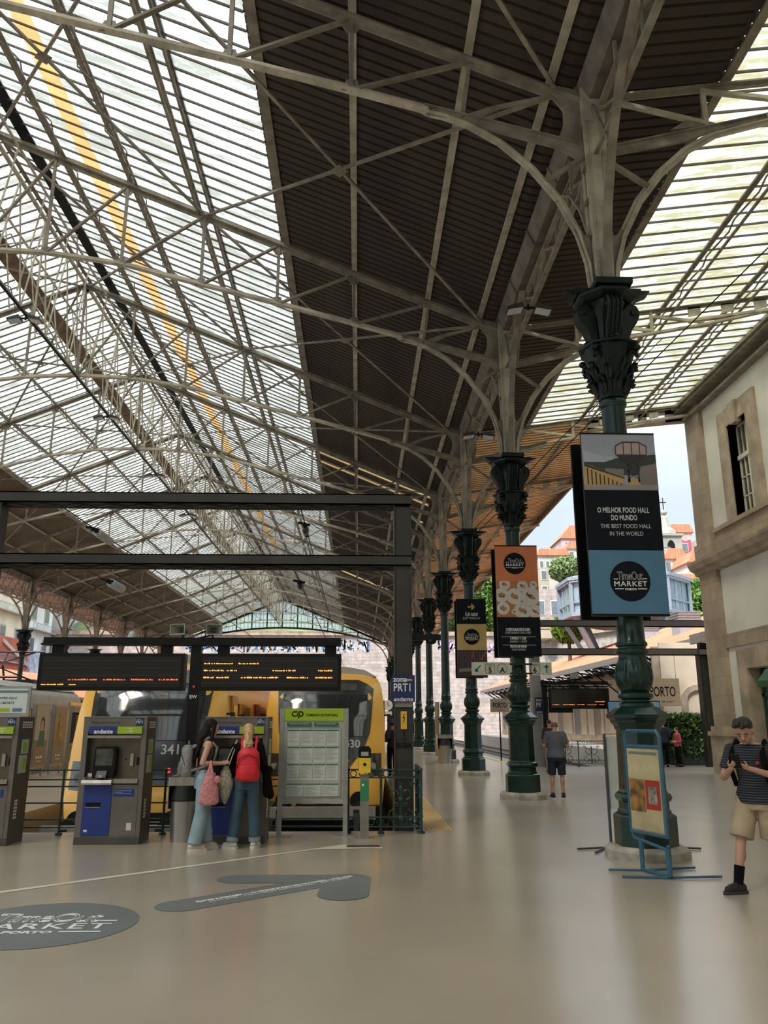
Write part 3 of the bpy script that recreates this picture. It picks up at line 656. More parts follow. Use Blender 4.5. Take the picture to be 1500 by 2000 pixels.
for x, n in ((8.0, 'inner'), (10.0, 'outer')): purlin(x, sz(x)-.03, '%s ladder-like purlin under the stained side glazing' % n, True, .12, .22, y1=BE, per=.7)
purlin(8.0, sz(8.0)-.03, 'brown purlin under the ochre side roof beyond the building', False, .1, y0=BE)
# ridge girder with lamps
t = thing('ridge_girder', 'long lattice girder hanging under the ridge with pale hangers', 'girder', (RX, Y0, 0)); mb = MB().cyl((0, 0, 13.56), (0, Y1-Y0, 13.56), .045, n=8); mb.build('lower_cable_pipe', G_DARK, t)
mb = MB().box((-.06, 0, 17.2), (.06, Y1-Y0, 17.26)).box((-.85, 0, 16.72), (-.79, Y1-Y0, 16.77)).box((.79, 0, 16.72), (.85, Y1-Y0, 16.77)); mb.build('upper_chord', G_WHITE, t)
mb = MB(); y = 1.92-.0
for k in range(-1, 12):
    yk = CY(k)-Y0
    for j in range(8):
        ya = yk+j*.991; zz = lambda q: 13.56+.25*math.sin(PI*((q-yk)/7.93)) 
        mb.beam((-.32 if j % 2 else .32, ya, 13.56), (-.8 if j % 2 else .8, ya, 16.72), .035)
        mb.beam((0, ya, 13.56 if j % 2 else 17.2), (0, ya+.99, 17.2 if j % 2 else 13.56), .04)
        if j == 4: mb.beam((0, ya, 13.56), (0, ya, 17.2), .05)
mb.build('hanger', G_WHITE, t)
# longitudinal lattice girders between the columns
for xc, nm, ks, m_ in ((XR+.15, 'right', range(-1, 12), G_BEIGE), (XL, 'left', range(5, 12), mat('dusty pink-beige iron', (.42, .34, .28), .7, 0, .3, 2))):
    t = thing('column_girder', 'lattice girder with diagonal bars under the gutter of the %s column row' % nm, 'girder', (xc, 0, 0), 0)
    mb = MB(); a, b = CY(ks[0]), CY(ks[-1]); mb.box((-.05, a, 11.3), (.05, b, 11.36)).box((-.05, a, 10.72 if nm == 'right' else 9.95), (.05, b, 10.79 if nm == 'right' else 10.05)); mb.build('chord', m_, t)
    mb = MB()
    zb = 10.75 if nm == 'right' else 10.0
    for k in ks[:-1]:
        for j in range(8):
            ya = CY(k)+j*.991; mb.beam((0, ya, zb if j % 2 else 11.3), (0, ya+.991, 11.3 if j % 2 else zb), .06, .05); mb.beam((0, ya, zb), (0, ya, 11.3), .04)
            if nm == 'left': mb.beam((0, ya, 11.3 if j % 2 else zb), (0, ya+.991, zb if j % 2 else 11.3), .06, .05)
    mb.build('lattice_bar', m_, t)
# glazed end gable
t = thing('gable_screen', 'fan-shaped glazed screen closing the far end of the hall above a flat arch', 'glazed screen', (RX, Y1-.3, 0))
def gz(x): return 11.3+.06+(13.5-11.3)*(1-(abs(x)/13.6)**2)
mb = MB(); ds = [-13.6+27.2*k/40 for k in range(41)]
mb.path([(x, 0, gz(x)) for x in ds], .2, .22); mb.beam((-13.7, 0, 11.55), (0, 0, 17.3), .2, .25).beam((13.7, 0, 11.55), (0, 0, 17.3), .2, .25)
for x in range(-12, 13, 2): mb.beam((x, 0, gz(x)), (x, 0, 17.25-.42*abs(x)), .14)
mb.build('frame', G_DARK, t)
mb = MB()
for k in range(-25, 26):
    x = k*.5
    if abs(x) % 2 > .1: mb.beam((x, 0, gz(x)), (x, 0, 17.2-.42*abs(x)), .045)
for z in (13.0, 14.2, 15.4):
    w_ = (17.2-z)/.42; mb.beam((-w_, 0, z), (w_, 0, z), .06)
mb.build('glazing_bar', G_BEIGE, t)
MB().face([(x, .02, gz(x)) for x in ds]+[(0, .02, 17.3)]).build('pane', glassroof('pale blue gable glass', (.80, .93, .97), (.68, .84, .90), trans=.3), t)
# ------------------------------------------------------------------ gantries and posts
def tri(mb, p, q, h, n, w=.02):           # zigzag lacing in the x-z plane
    for k in range(n):
        a = p[0]+(q[0]-p[0])*k/n; b = p[0]+(q[0]-p[0])*(k+1)/n
        mb.beam((a, p[1], p[2]+(0 if k % 2 else h)), (b, p[1], p[2]+(h if k % 2 else 0)), w, .03)
GY = 13.6
t = thing('steel_gantry', 'dark steel gantry with two crossbeams standing behind the ticket machines', 'gantry', (.74, GY, 0))
def wbx(mb, a, b): return mb.box(a, b)
m = MB().box((.59, GY-.15, -.2), (.61, GY+.15, 5.52)).box((.87, GY-.15, -.2), (.89, GY+.15, 5.52)).box((.61, GY-.13, -.2), (.87, GY-.10, 5.3)).box((.61, GY+.1, -.2), (.87, GY+.13, 5.3)); m.build('post', G_GANT, t, w=True)
m = MB().box((-6.45, GY-.15, -.2), (-6.43, GY+.15, 5.4)).box((-6.18, GY-.15, -.2), (-6.16, GY+.15, 5.4)).box((-6.43, GY-.02, -.2), (-6.18, GY+.02, 5.3)); m.build('post', G_GANT, t, w=True)
for z0, z1 in ((5.33, 5.52), (4.25, 4.43)):
    m = MB().box((-6.45, GY-.16, z0), (.89, GY-.13, z1)).box((-6.45, GY-.16, z1-.02), (.89, GY-.02, z1)).box((-6.45, GY-.16, z0-.0), (.89, GY-.02, z0+.02))
    m.box((-6.45, GY+.10, z0-.04), (.89, GY+.13, z1-.03)); 
    for k in range(26): m.beam((-6.3+k*.28, GY+(-.1 if k % 2 else .1), z0-.02), (-6.3+(k+1)*.28, GY+(.1 if k % 2 else -.1), z0-.02), .05, .02)
    m.box((-6.45, GY-.16, z0-.02), (-6.3, GY+.13, z0)); m.build('crossbeam', G_GANT, t, w=True)
m = MB().box((.89, GY-.05, 3.0), (1.38, GY+.05, 3.1)); m.build('stub_arm', G_DARK, t, w=True)
m = MB().sph((1.22, GY, 2.98), (.09, .07, .05), 12, 6); m.build('dome_camera', G_DARK, t, w=True)
m = MB().box((.60, GY-.157, 1.9), (.88, GY-.150, 2.02)); m.build('cover_plate', mat('grey cover plate', (.26, .26, .25), .5), t, w=True)
m = MB().box((.69, GY-.16, 1.55), (.79, GY-.152, 1.83)); p = m.build('warning_sticker', mat('yellow sticker', (.75, .42, .03), .5), t, w=True)
m = MB(); stroke(m, [(.75, 1.79), (.725, 1.73), (.755, 1.73), (.73, 1.66)], .012, GY-.163); m.build('lightning_symbol', G_BLK, p, fix=False)
for o_ in (C.objects[-1],): o_.parent = t; o_.data.transform(Matrix.Translation(-t.location))
text('2', .07, (.74, GY-.153, 1.44), G_BLK, t, w=True); text('810A', .085, (.74, GY-.153, 1.26), G_BLK, t, w=True, bold=.003); MB().box((.69, GY-.154, 1.385), (.79, GY-.151, 1.395)).build('number_rule', G_BLK, t, w=True)
# zone sign
G_BLUE = mat('deep blue sign enamel', (.008, .022, .10), .4, 0, .05)
def zone_sign(name, x, y, z0, w_, h_, lab, rot=0):
    t = thing(name, lab, 'sign', (x, y, z0), rot); MB().box((-w_/2, 0, 0), (w_/2, .02, h_)).build('panel', G_BLUE, t)
    text('zona', h_*.2, (-w_*.44, -.003, h_*.76), G_WHT, t, align='LEFT', bold=.002); text('PRT1', h_*.30, (-w_*.44, -.003, h_*.40), G_WHT, t, align='LEFT', bold=.002, fit=w_*.72)
    text('andante', h_*.16, (-w_*.0, -.003, h_*.03), G_WHT, t, bold=.001, fit=w_*.84); MB().box((w_*.12, -.003, h_*.79), (w_*.38, -.001, h_*.85)).build('yellow_mark', mat('ochre mark', (.6, .42, .12), .5), t)
    return t
zone_sign('zone_sign', .735, GY-.19, 1.98, .38, .43, 'blue zone sign fixed on the dark gantry post above the railing')
# right-hand gantry
t = thing('steel_gantry', 'dark steel gantry over the far railing in front of the tiled roof', 'gantry', (13.47, 31.2, 0))
m = MB().box((13.2, 31.05, 0), (13.23, 31.4, 4.4)).box((13.62, 31.05, 0), (13.65, 31.4, 4.4)).box((13.23, 31.2, 0), (13.62, 31.24, 4.3)); m.build('post', G_GANT, t, w=True)
GC = mat('grey concrete', (.33, .32, .31), .8, 0, .15, 2)
m = MB().box((6.7, 31.4, 0), (7.05, 31.8, 5.4)); m.build('concrete_post', GC, t, w=True)
for z in (4.28, 5.38):
    m = MB().box((6.7, 31.1, z-.13), (13.8, 31.16, z+.13)).box((6.7, 31.1, z+.1), (13.8, 31.3, z+.13)).box((6.7, 31.1, z-.13), (13.8, 31.3, z-.1)); m.build('crossbeam', mat('brown-grey steel beam', (.13, .115, .105), .6), t, w=True)
zone_sign('zone_sign', 7.0, 31.2, 1.95, .5, .6, 'small blue zone sign half hidden behind the second iron column')
# hanging PORTO signs
KR = mat('kraft brown sign board', (.46, .36, .27), .7, 0, .08)
def porto(x0, x1, y, z0, z1, lab, top=None, post=False):
    t = thing('name_sign', lab, 'sign', ((x0+x1)/2, y, z0)); w_, h_ = x1-x0, z1-z0
    MB().box((-w_/2, 0, 0), (w_/2, .03, h_)).build('board', KR, t)
    text('PORTO', h_*.36, (0, -.004, h_*.36), G_BLK, t, bold=.006, fit=w_*.74); text('MARKET', h_*.05, (w_*.18, -.004, h_*.14), G_BLK, t)
    MB().box((-w_*.05, -.003, h_*.13), (w_*.05, -.001, h_*.2)).build('small_mark', mat('grey print', (.2, .18, .16), .6), t)
    m = MB()
    for s_ in (-1, 1):
        if top: m.cyl((s_*w_*.42, .015, h_), (s_*w_*.42, .015, top-z0), .008, n=5)
    if post: m.cyl((0, .06, -z0), (0, .06, h_), .03, n=8)
    m.build('hanger' if top else 'post', G_DARK, t)
porto(10.98, 12.32, 31.02, 2.22, 3.26, 'large brown name sign hanging from the far gantry beam', top=4.2)
porto(5.8, 6.62, 36, 2.05, 2.62, 'small brown name sign on a post between the second and third columns', post=True)
# ------------------------------------------------------------------ LED departure boards
G_SCR = mat('black display glass', (.004, .004, .004), .12, 0, .1, spec=.7)
G_LED = emis('amber light dots', (1, .28, .05), 2.6); G_LED2 = emis('red light dots', (1, .10, .02), 1.8)
def board(t, x0, x1, y, z0, z1, rows, name='display', dep=.22):
    m = MB().box((x0, y, z0), (x1, y+dep, z1)); b = m.build('display_case', G_DARK, t, w=True)
    f = MB().box((x0+.06, y-.004, z0+.05), (x1-.05, y, z1-.05)); f.build('screen', G_SCR, t, w=True)
    w_, h_ = x1-x0, z1-z0; a = MB(); r = MB()
    for k in range(1, 4): a_ = z0+h_*k/4.3; MB()
    g = MB()
    for k in range(1, 5): g.box((x0+.07, y-.010, z0+h_*(k/5)-.003), (x1-.06, y-.004, z0+h_*(k/5)+.003))
    g.build('row_divider', mat('dark grey rule', (.03, .028, .026), .5), t, w=True)
    for fz, spans, c in rows:
        mb = a if c == 0 else r
        for s0, s1 in spans:
            x = x0+w_*s0
            while x < x0+w_*s1:
                d = random.choice((.014, .03, .022, .045)); mb.box((x, y-.008, z0+h_*fz-.006), (min(x+d, x0+w_*s1), y-.005, z0+h_*fz+random.choice((.006, .010, .014)))); x += d+random.choice((.006, .012, .02))
    if a.v: a.build('amber_text_row', G_LED, t, w=True)
    if r.v: r.build('red_text_row', G_LED2, t, w=True)
t = thing('departure_board', 'double black departure display on a single post behind the ticket machines', 'departure board', (-2.58, 12.95, 0))
MB().box((-2.66, 12.88, 0), (-2.50, 13.02, 2.9)).build('post', G_DARK, t, w=True)
MB().box((-4.97, 12.85, 2.86), (-.29, 13.05, 2.96)).box((-5.0, 12.83, 2.84), (-.29, 13.07, 2.865)).build('top_beam', G_DARK, t, w=True)
m = MB()
for x in (-4.75, -3.05, -2.15, -.45): MB().box((x-.09, 12.9, 2.7), (x+.09, 13.0, 2.86)).build('hanger', G_DARK, t, w=True)
board(t, -5.0, -2.74, 12.84, 2.14, 2.71, [(.28, [(.21, .41), (.45, .60), (.64, .79), (.83, .96)], 1), (.15, [(.03, .18), (.22, .27)], 0)])
board(t, -2.52, -.28, 12.84, 2.14, 2.71, [(.72, [(.04, .24), (.28, .42)], 0), (.53, [(.04, .18), (.2, .27), (.52, .68), (.84, .94)], 0), (.34, [(.04, .11), (.13, .22), (.3, .56), (.62, .77), (.82, .94)], 0)])
text('EW', .055, (-2.58, 12.875, 2.02), G_WHT, t, w=True, bold=.001); MB().cyl((-2.58, 12.88, 2.2), (-2.58, 12.872, 2.2), .022, n=14).build('red_lamp', mat('red lens', (.5, .08, .03), .3), t, w=True)
spk = None
HORN = mat('grey-green horn', (.30, .31, .27), .5)
for i, (x, s_, n) in enumerate(((-2.84, -1, 'left'), (-2.34, 1, 'right'))):
    t = thing('horn_loudspeaker', '%s one of the two horn loudspeakers on the departure display' % n, 'loudspeaker', (x, 12.95, 2.965), .3*s_, 'horn loudspeakers')
    m = MB(); a = .12
    for r0, r1, y in ((.115, .085, -.12),): pass
    q = [(-.12, -.13), (.12, -.13)]
    i0 = len(m.v)
    for (hw, hh, y) in ((.13, .085, -.14), (.12, .075, -.14), (.06, .045, -.02), (.03, .03, .04), (.035, .035, .04), (.07, .055, -.02), (.13, .085, -.14)):
        m.v += [(-hw, y, .12-hh), (hw, y, .12-hh), (hw, y, .12+hh), (-hw, y, .12+hh)]
    for j in range(6):
        for k in range(4): m.f.append((i0+j*4+k, i0+j*4+(k+1) % 4, i0+j*4+4+(k+1) % 4, i0+j*4+4+k))
    m.build('horn', HORN, t); MB().cyl((0, .02, .12), (0, .12, .12), .05, n=12).sph((0, -.04, .12), .022, 8, 6).build('driver', mat('dark grey driver', (.10, .10, .09), .5), t); MB().cyl((0, .05, 0), (0, .05, .1), .015).build('bracket', G_DARK, t)
t = thing('dome_light', 'small pale dome lamp on the left half of the display beam', 'lamp', (-3.62, 12.95, 2.96)); MB().sph((0, 0, .05), (.06, .06, .06), 12, 8).cyl((0, 0, 0), (0, 0, .04), .07, n=12).build('dome', mat('pale green dome', (.45, .55, .5), .4), t, smooth=50)
# right-hand far board
t = thing('departure_board', 'small black departure display beyond the man in the grey polo shirt', 'departure board', (6.95, 31, 0))
MB().box((6.98, 30.9, 0), (7.16, 31.05, 2.95)).build('post', G_DARK, t, w=True)
MB().box((6.95, 30.85, 3.02), (9.5, 31.1, 3.14)).box((6.95, 30.9, 2.92), (9.5, 31.0, 2.97)).build('top_beam', G_DARK, t, w=True)
board(t, 7.22, 9.5, 30.8, 2.12, 2.88, [(.34, [(.76, .92)], 0), (.2, [(.04, .16), (.22, .42), (.46, .58), (.62, .78), (.82, .9)], 0)])
MB().box((8.0, 30.82, 2.7), (8.4, 31.2, 3.0)).box((7.22, 30.85, 1.98), (8.1, 31, 2.12)).build('hanger', G_DARK, t, w=True)
t = thing('security_camera', 'white camera housing on top of the small far departure display', 'camera', (8.25, 30.95, 3.14)); MB().box((-.12, -.2, .1), (.12, .2, .3)).build('housing', HORN, t); MB().box((-.03, -.03, 0), (.03, .03, .1)).build('bracket', G_DARK, t)
t = thing('information_screen', 'pale blue information panel partly hidden behind the nearest column', 'screen', (10.15, 30, 0)); MB().box((-.95, 0, 1.78), (.95, .06, 2.36)).build('panel', mat('sky blue panel', (.22, .42, .70), .3), t); MB().box((-.98, .01, 1.75), (.98, .09, 2.4)).box((-.05, .02, 0), (.05, .09, 1.8)).build('frame', G_DARK, t)
# ------------------------------------------------------------------ hanging banners
def ring(cx, cz, r, y, n=40): return [(cx+r*math.cos(2*PI*k/n), y, cz+r*math.sin(2*PI*k/n)) for k in range(n)]
def logo(t, cx, cz, r, y, flat=False):
    if not flat:
        MB().face(ring(cx, cz, r, y)).build('round_logo', G_NAVY, t, fix=False); T = lambda *a, **k: text(*a, **k); rot = (PI/2, 0, 0); P_ = lambda x, z: (x, y-.004, z)
    else:
        rot = (0, 0, 0); P_ = lambda x, z: (x, z, y+.003)
    text('TimeOut', r*.42, P_(cx, cz+r*.07), G_WHT, t, rot=rot, outline=r*.007, fit=r*1.26, bold=.0, shear=0, space=.9)
    text('MARKET', r*.25, P_(cx, cz-r*.25), G_WHT, t, rot=rot, fit=r*1.62, bold=r*.004, space=1.15)
    text('PORTO', r*.10, P_(cx, cz-r*.45), G_WHT, t, rot=rot, fit=r*.55, bold=r*.006)
    m = MB()
    for a, b, z in ((-.81, -.60, .10), (.63, .84, .12), (-.78, -.34, -.38), (.34, .80, -.38)):
        h = r*.022
        if flat: m.face([(cx+a*r, cz+z*r-h, y+.003), (cx+b*r, cz+z*r-h, y+.003), (cx+b*r, cz+z*r+h, y+.003), (cx+a*r, cz+z*r+h, y+.003)])
        else: m.face([(cx+a*r, y-.004, cz+z*r-h), (cx+b*r, y-.004, cz+z*r-h), (cx+b*r, y-.004, cz+z*r+h), (cx+a*r, y-.004, cz+z*r+h)])
    m.build('logo_rule', G_WHT, t, fix=False)
def rect(mb, x0, x1, z0, z1, y): return mb.face([(x0, y, z0), (x1, y, z0), (x1, y, z1), (x0, y, z1)])
def poly(mb, pts, y): return mb.face([(p[0], y, p[1]) for p in pts])
def banner(k, lab, x0=-.60, x1=.44, z0=3.06, z1=5.60, tilt=0):
    t = thing('hanging_banner', lab, 'banner', (XR, CY(k)-.30, 0)); MB().box((x0, -.02, z0), (x1, .03, z1)).build('front_panel', G_NAVY, t)
    MB().box((x0-.0, .50, z0-.02), (x1-.07, .56, z1+.02)).build('rear_panel', mat('black banner back', (.004, .004, .006), .5, spec=.1), t)
    m = MB().box((x0, -.03, z1-.01), (x1, .035, z1+.015)).box((x0, -.03, z0-.03), (x1, .035, z0))
    for z in (z0+.2, z1-.2):
        for x in (-.24, .24): m.box((x-.02, 0, z-.02), (x+.02, .52, z+.02))
    m.build('frame_bar', G_DARK, t); return t
CM = lambda n, c, r=.5: mat(n, c, r, 0, .08, 3)
t = banner(0, 'blue and black market banner with a tower photograph on the nearest column'); y = -.024
W_ = 1.04; H_ = 2.54; X = lambda f: -.60+W_*f; Z = lambda f: 5.60-H_*f
m = MB(); rect(m, X(0), X(1), Z(1), Z(.66), y); m.build('blue_panel', CM('muted sky blue print', (.075, .20, .32)), t, fix=False)
logo(t, X(.52), Z(.827), .275, y-.003)
m = MB(); rect(m, X(0), X(1), Z(.325), Z(0), y); p = m.build('photo_sky', CM('grey sky print', (.34, .36, .42)), t, fix=False)
m = MB(); poly(m, [(X(.02), Z(.10)), (X(.28), Z(.13)), (X(.30), Z(.17)), (X(.02), Z(.17))], y-.001); poly(m, [(X(.30), Z(.135)), (X(.42), Z(.13)), (X(.44), Z(.17)), (X(.30), Z(.17))], y-.001); m.build('photo_pale_buildings', CM('pale building print', (.42, .45, .52)), t, fix=False)
m = MB(); poly(m, [(X(.02), Z(.165)), (X(.3), Z(.165)), (X(.48), Z(.14)), (X(.6), Z(.145)), (X(.95), Z(.12)), (X(1), Z(.12)), (X(1), Z(.24)), (X(.02), Z(.24))], y-.002); m.build('photo_dark_hill', CM('dark tree print', (.035, .045, .04)), t, fix=False)
m = MB(); poly(m, [(X(.30), Z(.2)), (X(.55), Z(.205)), (X(.55), Z(.27)), (X(.3), Z(.25))], y-.003); poly(m, [(X(.78), Z(.19)), (X(1), Z(.17)), (X(1), Z(.3)), (X(.72), Z(.29))], y-.003); m.build('photo_stone_wall', CM('stone wall print', (.22, .19, .17)), t, fix=False)
m = MB(); poly(m, [(X(.02), Z(.175)), (X(.10), Z(.185)), (X(.55), Z(.255)), (X(.55), Z(.285)), (X(.3), Z(.30)), (X(.02), Z(.30))], y-.004); rect(m, X(.6), X(.76), Z(.30), Z(.262), y-.005); m.build('photo_lit_arcade', CM('warm lit arcade print', (.52, .33, .11)), t, fix=False)
m = MB()
for k in range(9): x = .05+k*.055; zt = .20+k*.011; rect(m, X(x), X(x+.018), Z(.295), Z(zt), y-.006)
poly(m, [(X(.02), Z(.175)), (X(.55), Z(.255)), (X(.55), Z(.262)), (X(.02), Z(.19))], y-.006); rect(m, X(.60), X(.63), Z(.28), Z(.17), y-.005); rect(m, X(.74), X(.76), Z(.28), Z(.17), y-.005); stroke(m, [(X(.61), Z(.18)), (X(.75), Z(.22)), (X(.61), Z(.26))], .01, y-.005); stroke(m, [(X(.75), Z(.18)), (X(.61), Z(.22)), (X(.75), Z(.26))], .01, y-.005)
poly(m, [(X(.45), Z(.12)), (X(.88), Z(.12)), (X(.80), Z(.155)), (X(.72), Z(.175)), (X(.60), Z(.175)), (X(.52), Z(.15))], y-.006); poly(m, [(X(.45), Z(.07)), (X(.56), Z(.045)), (X(.78), Z(.045)), (X(.88), Z(.07)), (X(.88), Z(.078)), (X(.78), Z(.053)), (X(.56), Z(.053)), (X(.45), Z(.078))], y-.006)
for x in (.45, .56, .67, .78, .87): rect(m, X(x), X(x+.012), Z(.12), Z(.05 if .5 < x < .8 else .07), y-.008)
m.build('photo_dark_tower', CM('dark tower print', (.03, .025, .03)), t, fix=False)
m = MB(); poly(m, [(X(.46), Z(.075)), (X(.56), Z(.05)), (X(.78), Z(.05)), (X(.87), Z(.075)), (X(.87), Z(.12)), (X(.46), Z(.12))], y-.005); m.build('photo_tower_windows', CM('pinkish window print', (.46, .33, .30)), t, fix=False)
m = MB(); poly(m, [(X(0), Z(.30)), (X(.3), Z(.298)), (X(1), Z(.295)), (X(1), Z(.322)), (X(0), Z(.326))], y-.007); m.build('photo_ground', CM('grey ground print', (.30, .27, .26)), t, fix=False)
LT = CM('light grey lettering', (.62, .62, .62))
text('O MELHOR FOOD HALL', .075, (X(.50), y-.003, Z(.452)), LT, t, fit=.72, bold=.0022); text('DO MUNDO', .075, (X(.505), y-.003, Z(.494)), LT, t, fit=.36, bold=.0022)
text('THE BEST FOOD HALL', .06, (X(.52), y-.003, Z(.538)), LT, t, fit=.70); text('IN THE WORLD', .06, (X(.52), y-.003, Z(.58)), LT, t, fit=.46)
t = banner(1, 'orange and black market banner with a photograph of white dishes on the second column', -.50, .50, 3.14, 5.70)
X = lambda f: -.50+1.0*f; Z = lambda f: 5.70-2.56*f
m = MB(); rect(m, X(0), X(1), Z(.33), Z(0), y); m.build('orange_panel', CM('salmon orange print', (.66, .19, .07)), t, fix=False)
logo(t, X(.46), Z(.165), .26, y-.003)
m = MB(); rect(m, X(0), X(1), Z(.66), Z(.33), y-.001); m.build('photo_table', CM('orange table print', (.50, .17, .05)), t, fix=False)
for cx, cz, r in ((.12, .46, .17), (.42, .47, .19), (.80, .47, .22), (.60, .60, .20), (.90, .61, .16), (.20, .36, .13), (.62, .375, .13), (.15, .58, .15), (.40, .61, .06), (.88, .36, .09)):
    pts = [(max(X(0), min(X(1), X(cx)+r*math.cos(a*.26))), max(Z(.66), min(Z(.33), Z(cz)+r*math.sin(a*.26)))) for a in range(24)]
    poly(MB(), pts, y-.003-cx*.002).build('photo_plate', CM('white plate print', (.62, .58, .54)), t, fix=False); poly(MB(), [(max(X(0), min(X(1), X(cx)+r*.5*math.cos(a*.52+cx))), max(Z(.66), min(Z(.33), Z(cz)+r*.5*math.sin(a*.52)*(.7+.3*math.sin(a*3+cz*9))))) for a in range(12)], y-.006).build('photo_food', mat('mixed food print', (.52, .24, .08), .5, 0, .5, 14, col2=(.10, .03, .02)), t, fix=False)

for s_, z, h, b, f in (('13 RESTAURANTES E CHEFS', .795, .06, .004, .56), ('13 RESTAURANTS AND CHEFS', .822, .05, 0, .60), ('2 BARES // 1 LOJA', .872, .06, .004, .38), ('2 BARES // 1 SHOP', .90, .05, 0, .40), ('PROVAS DE VINHO', .945, .06, .004, .38), ('WINE TASTINGS', .972, .045, 0, .32)): text(s_, h, (X(.47), y-.003, Z(z-.012)), LT, t, fit=f, bold=b)
m = MB(); rect(m, X(.08), X(.88), Z(.838), Z(.835), y-.003); rect(m, X(.10), X(.88), Z(.912), Z(.909), y-.003); m.build('rule', LT, t, fix=False)
t = banner(2, 'gold and black banner with a yellow arrow on the third column', -.48, .50, 3.07, 5.60)
X = lambda f: -.48+.98*f; Z = lambda f: 5.60-2.53*f
m = MB(); rect(m, X(0), X(1), Z(.66), Z(.325), y); m.build('gold_panel', CM('mustard gold print', (.52, .36, .13)), t, fix=False); logo(t, X(.5), Z(.49), .26, y-.003)
m = MB(); rect(m, X(0), X(1), Z(1), Z(.66), y); m.build('photo_dark', CM('dark plum print', (.045, .022, .025)), t, fix=False)
m = MB(); poly(m, [(X(.05), Z(.90)), (X(.9), Z(.88)), (X(.9), Z(.92)), (X(.05), Z(.94))], y-.002)
for a in range(9): stroke(m, [(X(.05+a*.1), Z(.68)), (X(.12+a*.09), Z(.8)), (X(.05+a*.1), Z(.9))], .006, y-.002)
m.build('photo_grey_strokes', CM('grey plum print', (.22, .19, .19)), t, fix=False)
m = MB(); stroke(m, [(X(.55), Z(.67)), (X(.5), Z(.76))], .04, y-.003); stroke(m, [(X(.8), Z(.78)), (X(.96), Z(.69))], .05, y-.003); m.build('photo_red_strokes', CM('dull red print', (.30, .08, .05)), t, fix=False)
m = MB(); poly(m, arc(X(.62), Z(.93), .14, 0, 350, 16), y-.004); m.build('photo_bun', CM('tan food print', (.42, .30, .15)), t, fix=False)
m = MB(); stroke(m, [(X(.40), Z(.10)), (X(.6), Z(.10))], .045, y-.003); stroke(m, [(X(.52), Z(.07)), (X(.61), Z(.10)), (X(.52), Z(.13))], .045, y-.003); m.build('arrow', CM('gold print', (.62, .42, .13)), t, fix=False)
text('É JÁ AQUI', .10, (X(.51), y-.003, Z(.215)), G_WHT, t, fit=.40, bold=.003); text('JUST WALK IN', .075, (X(.51), y-.003, Z(.262)), LT, t, fit=.56)
# platform sign across the second column
t = thing('platform_sign', 'cream track sign with green arrows strapped across the second column', 'sign', (XR, CY(1)-.29, 2.69))
MB().box((-1.12, 0, 0), (-.20, .03, .29)).box((.26, 0, 0), (.72, .03, .29)).build('board', mat('cream sign board', (.58, .56, .48), .5), t); MB().box((-.24, .0, .02), (.28, .05, .06)).box((-.24, 0, .23), (.28, .05, .27)).build('strap', G_GREEN, t)
GA = CM('teal arrow print', (0, .28, .22)); m = MB(); stroke(m, [(-.92, .22), (-1.02, .10)], .035, -.003); m.face([(-1.05, -.003, .07), (-.95, -.003, .075), (-1.04, -.003, .17)]); stroke(m, [(.60, .06), (.60, .2)], .035, -.003); m.face([(.60, -.003, .25), (.53, -.003, .17), (.67, -.003, .17)]); m.build('arrow', GA, t, fix=False)
m = MB()
for cx in (-.70, .33): stroke(m, [(cx-.10, .04), (cx+.10, .04), (cx+.10, .25), (cx-.10, .25), (cx-.10, .04)], .008, -.003)
stroke(m, arc(-.42, .145, .11, 0, 360, 24), .008, -.003); m.build('outline', G_BLK, t, fix=False)
for s_, x in (('5', -.70), ('A', -.42), ('6', .33)): text(s_, .12, (x, -.003, .06), G_BLK, t, bold=.004)
for x in (-.70, .33): text('Linha', .04, (x, -.003, .20), G_BLK, t)
# ------------------------------------------------------------------ ticket machines
def cp_logo(t, cx, cz, s, y, m_):
    m = MB(); w_ = .30*s
    c = [(cx-.15*s, cz+.45*s), (cx-.75*s, cz+.45*s)]+arc(cx-.75*s, cz, .45*s, 90, 270, 10)+[(cx-.2*s, cz-.45*s), (cx-.0*s, cz-.1*s), (cx+.1*s, cz+.25*s)]+[(cx+.3*s, cz+.45*s), (cx+.75*s, cz+.45*s)]+arc(cx+.75*s, cz, .45*s, 90, -90, 10)+[(cx+.35*s, cz-.45*s)]
    stroke(m, c, w_*.8, y); stroke(m, [(cx+.40*s, cz+.1*s), (cx+.25*s, cz-.85*s)], w_*.8, y); m.build('rail_logo', m_, t, fix=False)
G_LIME = mat('lime green sign', (.32, .46, .01), .4, 0, .05); G_MBLUE = mat('royal blue panel', (.012, .035, .20), .4, 0, .15, 2)
